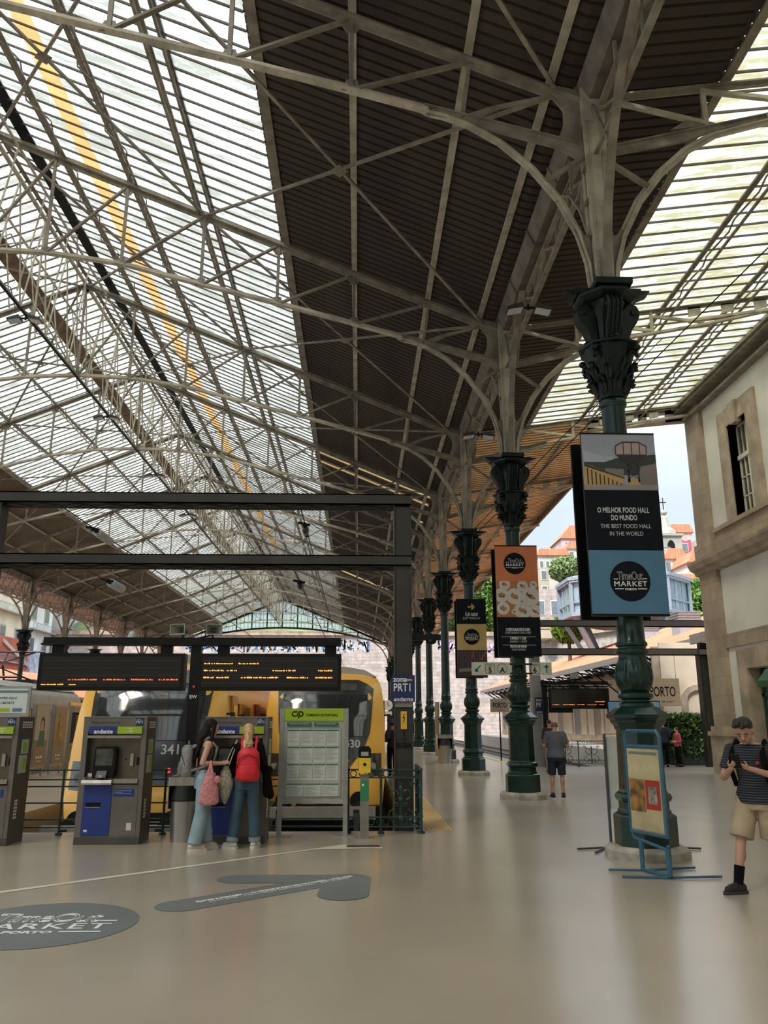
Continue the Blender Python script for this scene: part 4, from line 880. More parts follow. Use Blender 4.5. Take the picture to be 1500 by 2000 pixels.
def machine(first=None):
    w_, d_, h_ = .91, .55, 1.735
    t = thing('ticket_machine', 'x', 'ticket machine', (0, 0, 0), 0, 'ticket machines')
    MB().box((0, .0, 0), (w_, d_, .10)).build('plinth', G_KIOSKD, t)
    # casing with an open recess for screen and controls
    m = MB().box((0, 0, .1), (w_, d_, .80)).box((0, .0, .80), (.07, d_, h_)).box((w_-.07, 0, .80), (w_, d_, h_)).box((.07, .0, 1.53), (w_-.07, d_, h_)).box((.07, .17, .8), (w_-.07, d_, 1.53)); m.build('casing', G_KIOSK, t)
    MB().box((-.004, -.012, h_-.005), (w_+.004, d_, h_+.006)).build('cap', G_STEEL, t)
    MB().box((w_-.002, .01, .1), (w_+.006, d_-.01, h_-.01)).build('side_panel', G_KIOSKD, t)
    m = MB(); 
    for r in range(3):
        for c in range(5): m.box((w_+.006, .12+c*.075, 1.58+r*.035), (w_+.009, .17+c*.075, 1.60+r*.035))
    for r in range(6):
        for c in range(2): m.box((w_+.006, .12+c*.06, .34+r*.045), (w_+.009, .155+c*.06, .37+r*.045))
    m.build('vent_slot', G_WHT, t)
    m = MB().box((w_+.006, .1, .95), (w_+.010, .38, 1.20)).box((w_+.006, .15, 1.22), (w_+.010, .40, 1.42)); s = m.build('side_notice', CM('pale green notice', (.45, .52, .40)), t)
    MB().box((w_+.010, .2, 1.25), (w_+.012, .34, 1.38)).box((w_+.010, .25, 1.0), (w_+.012, .36, 1.15)).build('notice_block', G_LIME, s)
    MB().box((.09, -.012, .12), (.48, .0, .80)).build('lower_door', G_MBLUE, t); MB().box((.5, -.006, .12), (w_-.06, .0, .80)).build('service_panel', G_KIOSK, t)
    MB().box((.13, -.016, .50), (.34, -.010, .56)).build('coin_tray', G_BLK, t); MB().box((.13, -.022, .492), (.34, -.010, .502)).build('tray_lip', G_STEEL, t)
    MB().box((.51, -.01, .64), (.80, -.004, .74)).build('blue_notice', G_MBLUE, t); m = MB(); [m.box((.52, -.012, .715-.02*k), (.64 if k % 2 else .76, -.0095, .72-.02*k)) for k in range(3)]; m.build('notice_text', CM('pale blue print', (.3, .4, .6)), t)
    MB().box((.13, -.016, .17), (.18, -.0115, .20)).box((.72, -.010, .19), (.79, -.005, .29)).build('sticker', CM('pale sticker', (.55, .57, .50)), t)
    m = MB(); m.prism([(.02, .80), (-.10, .805), (-.115, .83), (-.10, .87), (.02, .91), (.17, .91), (.17, .8)], .07, .49, 'x'); m.build('control_ledge', G_STEEL, t)
    MB().box((.49, -.045, .82), (w_-.07, .17, .86)).box((.49, -.03, .86), (w_-.07, .17, .88)).build('ledge', G_STEEL, t)
    MB().box((.07, .155, .88), (w_-.07, .17, 1.5)).build('recess_panel', mat('bronze recess panel', (.15, .13, .10), .3, .6), t)
    MB().box((.07, -.02, 1.44), (w_-.07, .02, 1.475)).build('recess_lip', G_STEEL, t)
    m = MB(); m.prism([(.19, .96), (.49, .96), (.50, 1.04), (.49, 1.29), (.46, 1.32), (.22, 1.32), (.20, 1.30), (.185, 1.04)], -.02, .15); m.build('screen_bezel', G_DARK, t)
    MB().box((.22, -.025, 1.06), (.46, -.018, 1.29)).build('screen', mat('dim greenish screen', (.05, .055, .045), .1, 0, .4, 8, emit=.12), t)
    MB().prism([(.19, .90), (.49, .90), (.49, .98), (.19, .98)], -.04, .12).build('keypad_housing', G_DARK, t)
    m = MB().beam((.33, -.1, .90), (.33, -.03, .98), .14, .03); m.build('card_reader', mat('dark grey reader', (.07, .07, .075), .35), t); MB().box((.30, -.115, .905), (.36, -.105, .94)).build('reader_display', CM('grey display', (.3, .34, .34)), t)
    MB().box((.67, .12, 1.05), (.72, .156, 1.22)).build('ticket_slot', G_STEEL, t); MB().cyl((.6, .15, 1.14), (.6, .155, 1.14), .015).box((.76, .14, 1.06), (.86, .156, 1.17)).build('coin_slot', G_DARK, t); MB().box((.10, .05, .885), (.17, .12, .95)).build('white_box', CM('white box', (.6, .6, .57)), t)
    MB().box((.09, -.035, 1.50), (.50, 0, 1.60)).build('blue_header', G_MBLUE, t); MB().box((.50, -.035, 1.50), (w_-.06, 0, 1.60)).build('lime_header', G_LIME, t)
    text('andante', .06, (.30, -.037, 1.505), G_WHT, t, fit=.27, bold=.002); cp_logo(t, .68, 1.552, .055, -.037, CM('pale lime print', (.66, .75, .35)))
    text('Títulos de transporte', .035, (.10, -.003, 1.645), CM('dark grey print', (.03, .03, .03)), t, align='LEFT', fit=.42); MB().box((.75, -.006, 1.615), (.86, 0, 1.72)).build('zone_label', G_BLUE, t)
    text('PRT1', .04, (.805, -.008, 1.645), G_WHT, t, fit=.09); text('zona', .018, (.79, -.008, 1.695), G_WHT, t)
    return t
mc = machine(); mc.location = (-3.98, 12.12, 0); mc['label'] = 'grey ticket machine with a blue lower door standing alone, between railing and litter bin'
a = dup(mc, (-2.225, 12.12, 0), 0, 'grey ticket machine the two women are using beside the timetable board'); b = dup(mc, (-5.78, 12.03, 0), 0, 'ticket machine cut off by the left edge of the photo')
t = thing('notice_frame', 'white poster in a thin frame on top of the leftmost ticket machine', 'notice', (-5.2, 12.3, 1.742)); MB().box((-.5, 0, 0), (.34, .03, .44)).build('frame', mat('grey aluminium', (.38, .38, .36), .35, .6), t); p = MB().box((-.46, -.004, .05), (.30, 0, .40)).build('poster', CM('pale poster', (.60, .64, .60)), t)
text('COMPRE AQUI', .035, (-.02, -.006, .25), G_BLK, p, shear=.2); text('SEU BILHETE', .035, (-.02, -.006, .18), G_BLK, p, shear=.2); MB().box((-.1, -.006, .07), (.06, -.003, .12)).build('lime_block', G_LIME, p); MB().box((.1, -.006, .07), (.24, -.003, .12)).box((-.46, -.006, .34), (.3, -.003, .375)).build('blue_block', CM('slate print', (.1, .2, .3)), p)
# timetable board
t = thing('timetable_board', 'double-legged timetable board with a lime green header', 'timetable board', (-.69, 12.95, 0)); AL = mat('grey aluminium', (.38, .38, .36), .35, .6)
for x in (-.50, .50): MB().box((x-.035, -.03, 0), (x+.035, .03, 1.87)).build('leg', AL, t); MB().box((x-.20, -.16, 0), (x+.20, .16, .012)).build('foot_plate', AL, t)
MB().box((-.465, -.02, .46), (.465, .03, 1.87)).build('panel', mat('pale grey panel', (.36, .37, .33), .5), t); hd = MB().box((-.46, -.03, 1.68), (.46, .035, 1.865)).build('header', G_LIME, t)
cp_logo(hd, -.26, 1.785, .07, -.033, G_BLK); text('COMBOIOS DE PORTUGAL', .04, (.12, -.033, 1.75), G_BLK, hd, fit=.50, bold=.001)
MB().box((-.43, -.03, .55), (.43, -.02, 1.58)).build('frame', AL, t); MB().box((-.41, -.034, .57), (.41, -.029, 1.56)).build('glass', CM('greyish notice glass', (.42, .44, .41), .15), t)
MB().box((-.42, -.034, 1.60), (-.04, -.028, 1.655)).box((0, -.034, 1.60), (.38, -.028, 1.655)).build('green_label', CM('dark green print', (.02, .15, .09)), t); text('HORÁRIO DOS COMBOIOS', .015, (-.23, -.036, 1.63), G_WHT, t, fit=.3); text('INFORMAÇÃO AO CLIENTE', .015, (.19, -.036, 1.63), G_WHT, t, fit=.3)
rnd = random.Random(3)
for r in range(4):
    for c in range(4 if r < 3 else 3):
        wd = .185 if r < 3 else .25; x0 = -.40+c*(.20 if r < 3 else .268); z1 = 1.545-r*.255-(.03 if r == 3 else 0); z0 = z1-(.235 if r < 3 else .18)
        s = MB().box((x0, -.037, z0), (x0+wd, -.034, z1)).build('timetable_sheet', CM('pale timetable sheet', (.56, .58, .55)), t); m = MB().box((x0, -.039, z1-.016), (x0+wd, -.037, z1)); m.build('sheet_heading', CM('dark green print', (.02, .15, .09)), s)
        m = MB()
        for q in range(9): zz = z1-.035-q*.02; (zz > z0+.02) and m.box((x0+.01, -.0385, zz), (x0+wd*rnd.uniform(.5, .95), -.037, zz+.006))
        m.build('sheet_text', CM('grey green print', (.27, .33, .30)), s)
# ticket validator
t = thing('ticket_validator', 'slim grey validator post with a yellow head by the ornate railing', 'ticket validator', (.10, 12.62, 0)); MB().box((-.065, -.05, 0), (.065, .05, .90)).build('post', mat('warm grey post', (.24, .22, .19), .45, .3), t); MB().box((-.14, -.12, 0), (.14, .12, .012)).build('foot_plate', AL, t)
m = MB().prism([(-.09, .94), (.09, .94), (.095, 1.0), (.095, 1.27), (.06, 1.31), (-.06, 1.31), (-.095, 1.27), (-.095, 1.0)], -.08, .07); m.build('head', G_DARK, t); MB().prism([(-.085, .93), (.085, .93), (.09, .99), (.09, 1.14), (-.09, 1.14), (-.09, .99)], -.10, -.075).build('yellow_face', mat('validator yellow', (.80, .52, .02), .4), t)
MB().cyl((0, -.10, 1.05), (0, -.106, 1.05), .025, n=16).build('reader_spot', G_BLK, t); MB().box((-.055, -.085, 1.17), (.055, -.079, 1.23)).build('display', CM('grey display', (.3, .34, .34)), t); MB().box((-.062, -.055, .53), (.062, -.05, .82)).build('green_sticker', CM('mid green print', (.02, .22, .09)), t); MB().box((-.04, -.058, .74), (-.01, -.054, .77)).build('sticker_mark', G_WHT, t)
# litter bins
def bin_(loc, lab, w_=.42, h_=.9):
    t = thing('litter_bin', lab, 'litter bin', loc, 0, None); a = w_/2
    m = MB(); i = len(m.v)
    for z, r in ((0, a*.86), (h_*.62, a)):
        m.v += [(r*math.cos(q*PI/12)*1.0, r*math.sin(q*PI/12)*.8, z) for q in range(24)]
    for q in range(24): m.f.append((q, (q+1) % 24, 24+(q+1) % 24, 24+q))
    m.f.append(tuple(range(23, -1, -1))); m.f.append(tuple(range(24, 48))); m.build('steel_body', mat('satin steel bin', (.42, .40, .37), .33, .85, .1, 3), t, smooth=40)
    m = MB().box((-a, -a*.8, h_*.86), (a, a*.8, h_*.88)); m.lathe([(a*.98, h_*.62), (a*1.04, h_*.64), (a*1.0, h_*.70), (a*.9, h_*.86)], 20, ripple=lambda q, z: .03*math.sin(q*9+z*50)); m.build('black_bag', mat('black bin bag', (.01, .01, .01), .4), t, smooth=40)
    MB().box((-a*1.02, -a*.85, h_*.86), (a*1.02, -a*.80, h_)).box((-a*1.02, -a*.85, h_*.99), (a*1.02, a*.85, h_)).box((-a*1.02, -a*.8, h_*.5), (-a*.97, a*.8, h_)).box((a*.97, -a*.8, h_*.5), (a*1.02, a*.8, h_)).build('hood', G_STEEL, t)
bin_((-2.52, 12.42, 0), 'steel litter bin with a black bag beside the backpacked woman'); bin_((3.55, CY(3)-.55, 0), 'steel litter bin with a black bag in front of the fourth column', .62, 1.15)
# ------------------------------------------------------------------ railings
def scrolls(m, x0, x1, y, ax=0):
    c = (x0+x1)/2; P3 = (lambda x, z: (x, y, z)) if ax == 0 else (lambda x, z: (y, x, z)); r = .012; w_ = (x1-x0)/2
    for s_ in (-1, 1):
        for (cx, cz, R0, a0, a1, d) in ((.12, .58, .12, -90, 200, -1), (.16, .26, .13, 90, -230, 1), (.10, .42, .05, 0, 300, 1), (.25, .72, .05, 0, 360, 1)):
            pts = []
            for k in range(15): f = k/14; a = math.radians(a0+(a1-a0)*f); rr = R0*(1-.55*f)*min(1, w_/.3); pts.append(P3(c+s_*(cx*min(1, w_/.3)+rr*math.cos(a)), cz+rr*math.sin(a)))
            m.tube(pts, r, 5)
    m.tube([P3(c, .12), P3(c, .75)], .02, 6); m.sph(P3(c, .50), .04, 8, 6); m.sph(P3(c, .22), .05, 8, 6); m.sph(P3(c, .66), (.03, .03, .05), 8, 6)
RG = mat('dark green railing paint', (.018, .06, .052), .4, 0, .3, 4)
def railing(name, lab, segs, ornate, y, ax=0, h=.96):
    x0, x1 = segs[0], segs[-1]; P3 = (lambda x, z, d=0: (x, y+d, z)) if ax == 0 else (lambda x, z, d=0: (y+d, x, z))
    t = thing(name, lab, 'railing', P3((x0+x1)/2, 0))
    def bld(m, n): return m.build(n, RG, t, w=True)
    for z in ((.11, .22, .46, .70, .80, .94) if not ornate else (.10, .24, .82, .94)): bld(MB().beam(P3(x0, z), P3(x1, z), .03 if z < .9 else .05, .02), 'rail')
    for i, x in enumerate(segs): m = MB().tube([P3(x, 0), P3(x, h)], .02, 8); m.tube([P3(x, 0), P3(x, .03)], .055, 10); m.sph(P3(x, h-.02), .03, 8, 6); bld(m, 'baluster_post')
    if ornate:
        m = MB()
        for a, b in zip(segs[:-1], segs[1:]):
            if b-a > .55: scrolls(m, a+.1, b-.1, y, ax)
            c = a+.08
            while c < b: m.tube([P3(c+.05*math.cos(q*.785), .88+.05*math.sin(q*.785)) for q in range(9)], .008, 4); m.tube([P3(c+.05*math.cos(q*.785), .17+.05*math.sin(q*.785)) for q in range(9)], .008, 4); c += .14
        bld(m, 'scroll_ornament')
    return t
railing('railing', 'plain dark green horizontal-bar railing behind the ticket machines', [-9.5, -7.6, -5.9, -4.55, -2.98, -1.55, -.15], False, 13.15)
railing('railing', 'ornate dark green scrollwork railing beside the ticket validator', [-.15, .36, .98], True, 13.15)
railing('railing', 'short ornate railing panel returning along the platform edge by the gantry post', [13.17, 13.75, 14.3], True, .99, 1)
railing('railing', 'far dark green scrollwork railing beyond the man in the grey polo shirt', [6.4, 7.4, 8.4, 9.4, 10.4], True, 31.55)
railing('railing', 'far green railing in front of the hedge near the stone building', [10.4, 11.4, 12.4, 13.4, 14.4], True, 31.55)
# ------------------------------------------------------------------ folding poster stand by the nearest column
SB = mat('steel blue enamel tube', (.03, .11, .18), .35, 0, .15)
t = thing('poster_stand', 'steel-blue tubular poster stand leaning beside the nearest column', 'poster stand', (3.33, 9.6, 0))
A = Vector((3.235, 9.98, 0)); B = Vector((3.43, 9.36, 0)); up_ = Vector((0, 0, 1))
def Q(f, z): p = A.lerp(B, f); return (p.x, p.y, z)
m = MB().tube([Q(0, .42), Q(0, 1.50), Q(.08, 1.565), Q(.92, 1.565), Q(1, 1.50), Q(1, .42)], .021, 8).tube([Q(0, .43), Q(1, .43)], .018, 8).tube([Q(0, 1.39), Q(1, 1.39)], .02, 8); m.tube([Q(.02, .42), Q(.06, .36), Q(.94, .30), Q(1, .34)], .018, 8)
m.tube([Q(.25, .34), Q(.25, .03)], .028, 8).tube([Q(.98, .32), Q(.98, .03)], .034, 8).tube([Q(.25, .03), Q(.98, .03)], .02, 8); m.build('tube_frame', SB, t, w=True)
for s_, e in (((Q(.25, .02)), (2.9, 9.88, .02)), ((Q(.25, .02)), (3.95, 9.98, .02)), ((Q(.98, .02)), (2.92, 9.45, .02)), ((Q(.98, .02)), (4.02, 9.42, .02))): MB().tube([s_, e], .014, 6).build('floor_leg', SB, t, w=True)
d = (B-A).normalized(); nrm = Vector((-d.y, d.x, 0)); nrm = -nrm if nrm.y > 0 else nrm
def quad(f0, f1, z0, z1, off, name, m_):
    p0, p1 = A.lerp(B, f0)+nrm*off, A.lerp(B, f1)+nrm*off; return MB().face([(p0.x, p0.y, z0), (p1.x, p1.y, z0), (p1.x, p1.y, z1), (p0.x, p0.y, z1)]).build(name, m_, t, w=True, fix=False)
m = MB().beam(Q(.5, .43), Q(.5, 1.385), .64, .012, up=tuple(nrm)); m.build('backing', mat('grey backing', (.2, .2, .19), .6), t, w=True)
for sg, nn in ((1, ''), (-1, '')):
    quad(.05, .95, .46, 1.36, .010*sg, 'poster', mat('faded yellow poster', (.50, .42, .24), .3, 0, .25, 3, coat=.4)); quad(.52, .92, .70, 1.02, .013*sg, 'red_panel', CM('poster red', (.38, .04, .03), .3)); quad(.60, .84, .76, .95, .016*sg, 'figure_picture', mat('greenish picture', (.30, .28, .22), .4, 0, .6, 12)); quad(.06, .5, .66, 1.02, .012*sg, 'brown_picture', mat('brown orange picture', (.42, .20, .05), .4, 0, .8, 9, col2=(.07, .06, .03))); quad(.1, .9, 1.30, 1.33, .013*sg, 'top_strip', CM('green grey strip', (.16, .2, .13)))
# second stand, mostly hidden behind the column
t = thing('poster_stand', 'poster stand hidden behind the nearest column with only its feet showing', 'poster stand', (3.75, 11.75, 0)); DB = mat('dark tube', (.05, .05, .07), .4)
for p, q in (((3.45, 11.55), (2.95, 11.42)), ((3.5, 11.75), (3.1, 11.1)), ((3.95, 11.6), (4.62, 11.4)), ((3.95, 11.9), (4.4, 12.1))): MB().tube([(*p, .02), (*q, .02)], .014, 6).build('floor_leg', DB, t, w=True)
MB().tube([(3.48, 11.65, .02), (3.48, 11.65, 1.5), (3.95, 11.75, 1.5), (3.95, 11.75, .02)], .02, 6).tube([(3.48, 11.65, .02), (3.95, 11.75, .02)], .02, 6).build('tube_frame', DB, t, w=True)
MB().beam((3.715, 11.7, .5), (3.715, 11.7, 1.45), .44, .02, up=(.1, -1, 0)).build('poster', CM('pale poster', (.60, .64, .60)), t, w=True)
# ------------------------------------------------------------------ floor graphics
DC = mat('slate grey floor vinyl', (.16, .175, .175), .45, 0, .12, 1.2)
t = thing('floor_decal', 'large round slate floor decal with market lettering', 'floor decal', (-2.70, 7.58, .003)); m = MB().face([(.81*math.cos(a*.1309), .81*math.sin(a*.1309), 0) for a in range(48)]); m.build('disc', DC, t, fix=False)
logo(t, 0, 0.0, .74, .0, True)
t = thing('floor_decal', 'slate grey arrow floor decal pointing towards the platform', 'floor decal', (.02, 9.66, .003))
def capsule(p, q, r, z, n=10):
    p, q = Vector(p), Vector(q); a = math.atan2(q.y-p.y, q.x-p.x); pts = []
    for k in range(n+1): b = a-PI/2+PI*k/n; pts.append((q.x+r*math.cos(b), q.y+r*math.sin(b), z))
    for k in range(n+1): b = a+PI/2+PI*k/n; pts.append((p.x+r*math.cos(b), p.y+r*math.sin(b), z))
    return pts
m = MB(); m.face(capsule((-1.68, -1.42), (-.2, -.13), .235, 0)).face(capsule((-1.32, -.12), (-.1, -.14), .235, .0007)).face(capsule((-.16, -.98), (-.13, -.12), .26, .0014)); m.build('arrow_shape', DC, t, fix=False)
ang = math.atan2(1.29, 1.48)
text('PRÓXIMA PARAGEM —› O MELHOR FOOD HALL DO MUNDO —› É JÁ AQUI', .06, (-.80, -.66, .003), G_WHT, t, rot=(0, 0, ang), fit=1.95, bold=.003); text("NEXT STOP    THE WORLD'S BEST FOOD HALL    JUST WALK IN", .032, (-.76, -.70, .003), G_WHT, t, rot=(0, 0, ang), fit=1.75)
CRM = mat('cream floor paint', (.66, .60, .46), .5, 0, .12, 2)
m = MB().face([(-3.75, 8.72, .003), (-.62, 11.55, .003), (-.50, 11.62, .003), (.34, 11.68, .003), (.34, 11.78, .003), (-.2, 12.02, .003), (-3.75, 8.86, .003)]); tag(m.build('floor_line', CRM, fix=False), 'cream diagonal painted line running across the floor to the drain grate', 'floor line')
t = thing('drain_grate', 'grey slotted drain grate set in the floor before the validator', 'drain grate', (.08, 11.86, 0)); MB().box((-.23, -.09, 0), (.23, .09, .006)).build('frame', mat('grey cast grate', (.15, .14, .125), .5, .4), t)
m = MB(); [m.box((-.215+k*.02, -.07, .006), (-.205+k*.02, .07, .009)) for k in range(22)]; m.build('slot', G_BLK, t)
# ------------------------------------------------------------------ trains
G_RAILBLK = mat('black train trim', (.012, .012, .013), .3, 0, .2)
def train(name, lab, xc, yn, L, number, shell=None):
    t = thing(name, lab, 'train', (xc, yn, -1.1), 0, 'yellow electric trains')
    D = 1.1                                    # local z = world z + 1.1
    rows = [(.78, 1.30, .10), (.85, 1.42, 0), (1.35, 1.47, 0), (1.5, 1.48, .06), (1.9, 1.49, .16), (2.4, 1.49, .30), (2.9, 1.48, .46), (3.3, 1.46, .64), (3.62, 1.42, .84), (3.82, 1.33, 1.0), (3.95, 1.15, 1.25), (4.02, .8, 1.7), (4.05, .4, 2.2)]
    fx = [-1, -.97, -.9, -.75, -.5, 0, .5, .75, .9, .97, 1]
    def fy(z, u):
        for (a, _, ya), (b, _, yb) in zip(rows[:-1], rows[1:]):
            if a <= z <= b: y = ya+(yb-ya)*(z-a)/(b-a); break
        else: y = rows[-1][2] if z > 4 else rows[0][2]
        return y+.42*abs(u)**3.2
    v, f = [], []
    for z, hw, _ in rows:
        v.append((-hw, L, z)); 
        for u in fx: v.append((u*hw, fy(z, u), z))
        v.append((hw, L, z))
    n = len(fx)+2
    for j in range(len(rows)-1):
        for k in range(n-1): f.append((j*n+k, j*n+k+1, (j+1)*n+k+1, (j+1)*n+k))
    f.append(tuple((len(rows)-1)*n+k for k in range(n))); f.append(tuple(range(n-1, -1, -1)))
    m = MB(); m.v = v; m.f = f; m.f.append(tuple(j*n for j in range(len(rows)))+tuple(j*n+n-1 for j in range(len(rows)-1, -1, -1))); m.build('body_shell', shell or G_YEL, t, smooth=35)
    m = MB(); q = [(-1.30, 3.90), (-1.0, 4.07), (-.5, 4.16), (.5, 4.16), (1.0, 4.07), (1.30, 3.90)]; m.prism(q, 1.5, L); m.build('roof', G_TGREY, t)
    def patch(nm, m_, hwf, z0, z1, off, nz=14, nx=12, parent=t, c=0):
        mm_ = MB(); i = 0
        for a in range(nz+1):
            z = z0+(z1-z0)*a/nz; xl, xr = hwf(z)
            for b in range(nx+1):
                x = xl+(xr-xl)*b/nx; hw = 1.47 if z < 3.3 else 1.42; mm_.v.append((x, fy(z, x/hw)-off, z))
        for a in range(nz):
            for b in range(nx): k = a*(nx+1)+b; mm_.f.append((k, k+1, k+nx+2, k+nx+1))
        return mm_.build(nm, m_, parent, smooth=60)
    def hwm(z):
        if z > 3.62: w_ = 1.22-(z-3.62)*2.2
        elif z > 2.5: w_ = 1.12+.10*(z-2.5)/1.12
        elif z > 2.1: w_ = .95+.17*(z-2.1)/.4
        else: w_ = .55+.40*(z-1.62)/.48
        return (-max(.2, w_), max(.2, w_))
    mk = patch('black_nose_mask', mat('anthracite nose panel', (.05, .052, .055), .25, 0, .2, coat=.5), hwm, 1.62, 3.80, .012, 20)
    patch('windscreen', G_TGLASS, lambda z: (-1.02-.03*(z-2.4), 1.02+.03*(z-2.4)), 2.42, 3.42, .03)
    dp = patch('destination_display', mat('grey blind glass', (.09, .09, .085), .15, 0, .2, coat=.5), lambda z: (-.78, .78), 3.52, 3.70, .03, 2)
    for s_ in (-1, 1):
        patch('headlight_cluster', mat('smoked lamp glass', (.05, .048, .045), .1, 0, .2, coat=1), (lambda z: (1.08, 1.40)) if s_ > 0 else (lambda z: (-1.40, -1.08)), 1.50, 2.02, .015, 6, 6)
        hl = MB().cyl((s_*1.18, fy(1.72, .8)-.03, 1.72), (s_*1.18, fy(1.72, .8)-.01, 1.72), .09, n=16).build('headlamp', mat('silver lamp reflector', (.6, .6, .62), .15, .8), t)
        MB().cyl((s_*.55, fy(1.86, .4)-.04, 1.86), (s_*.55, fy(1.86, .4)-.01, 1.86), .05, n=12).build('red_marker_lamp', emis('red marker light', (1, .04, .05), 1.2), t)
        MB().cyl((s_*.85, -.55, 1.02), (s_*.85, -.1, 1.02), .07, n=10).cyl((s_*.85, -.60, 1.02), (s_*.85, -.55, 1.02), .2, n=18).build('buffer', G_RAILBLK, t)
        # side windows, doors, mirror
        for k in range(5):
            y = 2.6+k*3.3
            MB().box((s_*1.485-.02, y, 2.35), (s_*1.485+.02, y+1.9, 3.15)).build('side_window', G_TGLASS, t)
        MB().box((s_*1.49-.02, 1.5, 1.3), (s_*1.49+.02, 2.3, 3.3)).build('cab_door', mat('orange brown cab door', (.62, .26, .03), .3), t); MB().box((s_*1.5-.015, 1.62, 2.4), (s_*1.5+.02, 2.18, 3.1)).build('cab_window', G_TGLASS, t)
        MB().box((s_*1.5-.02, 5.5, 1.25), (s_*1.5+.02, 6.4, 3.2)).build('passenger_door', mat('dark red door', (.22, .04, .03), .35), t)
        MB().box((s_*1.56, .95, 2.35), (s_*1.64, 1.1, 2.95)).box((s_*1.45, 1.0, 2.9), (s_*1.6, 1.05, 2.94)).build('mirror', G_RAILBLK, t)
    MB().box((-.62, -.05, .86), (.62, .3, 1.12)).build('bumper_opening', G_RAILBLK, t)
    m = MB(); [m.box((-.5, -.07, .90+k*.055), (.5, -.05, .915+k*.055)) for k in range(3)]; m.build('grille_bar', mat('pale grey bar', (.45, .45, .43), .4), t)
    MB().box((-.12, -.55, .85), (.12, .1, 1.05)).cyl((0, -.6, .95), (0, -.5, .95), .13, n=12).build('coupler', G_BLACKU, t)
    MB().box((-1.2, .5, .3), (1.2, L, .82)).build('underframe', G_BLACKU, t)
    for k in (2.0, 4.6, L-4, L-1.5):
        MB().cyl((-.9, k, .67), (-.7, k, .67), .42, n=20).cyl((.7, k, .67), (.9, k, .67), .42, n=20).cyl((-.9, k, .67), (.9, k, .67), .08, n=8).build('wheelset', G_BLACKU, t)
    if number: text(number, .19, (.62, fy(2.25, .42)-.035, 2.16), CM('silver numerals', (.62, .62, .60)), t, rot=(PI/2-.22, 0, .13), bold=.004)
    return t
train('train', 'yellow electric train on the nearer left track behind the middle ticket machine', -4.18, 16.0, 40, '3416')
train('train', 'yellow electric train beside the column platform behind the timetable board', -.83, 19.9, 40, '3430')
# third train far left, seen from the side
t = train('train', 'grey-roofed third train with a raised pantograph behind the poster panels at the far left', -12.9, 35.5, 16, '', mat('dusty pale grey train side', (.42, .40, .36), .5, 0, .12, 2)); t.rotation_euler.z = PI
t.location.y = 35.5
for s_ in (-1, 1): MB().box((s_*1.5-.02, 1.1, 1.3), (s_*1.5+.03, 2.6, 3.5)).build('yellow_end_panel', G_YEL, t)
pn = MB().tube([(-.6, 4, 4.2), (.5, 5.2, 4.75), (-.5, 4.2, 5.3), (.0, 4.3, 5.35)], .04, 6).tube([(.6, 4, 4.2), (.2, 5.2, 4.75), (.5, 4.2, 5.3)], .04, 6).tube([(-.9, 4.2, 5.33), (.9, 4.2, 5.33)], .04, 6).tube([(-.7, 6, 4.3), (.7, 6, 4.3)], .05, 6).box((-.6, 3.6, 4.1), (.6, 4.2, 4.3)).box((-.5, 8, 4.1), (.5, 9, 4.35)); pn.build('pantograph', G_RAILBLK, t)
# buffer stops in front of the trains
for xc, y, lab in ((-.83, 17.6, 'nearer the columns'), (-4.18, 14.6, 'behind the middle ticket machine')):
    t = thing('buffer_stop', 'grimy steel buffer stop at the end of the track %s' % lab, 'buffer stop', (xc, y, -1.1), 0, 'buffer stops'); MB().box((-1.2, 0, .8), (1.2, .12, 1.05)).build('crossbeam', mat('pale weathered beam', (.30, .29, .27), .7), t)
    for s_ in (-1, 1): MB().beam((s_*.8, .05, 0), (s_*.8, .05, 1.0), .12).beam((s_*.8, -.8, 0), (s_*.8, .0, .9), .1).build('strut', G_BLACKU, t); MB().cyl((s_*.85, .12, .93), (s_*.85, .35, .93), .08).cyl((s_*.85, .35, .93), (s_*.85, .4, .93), .19, n=16).build('buffer', G_BLACKU, t)
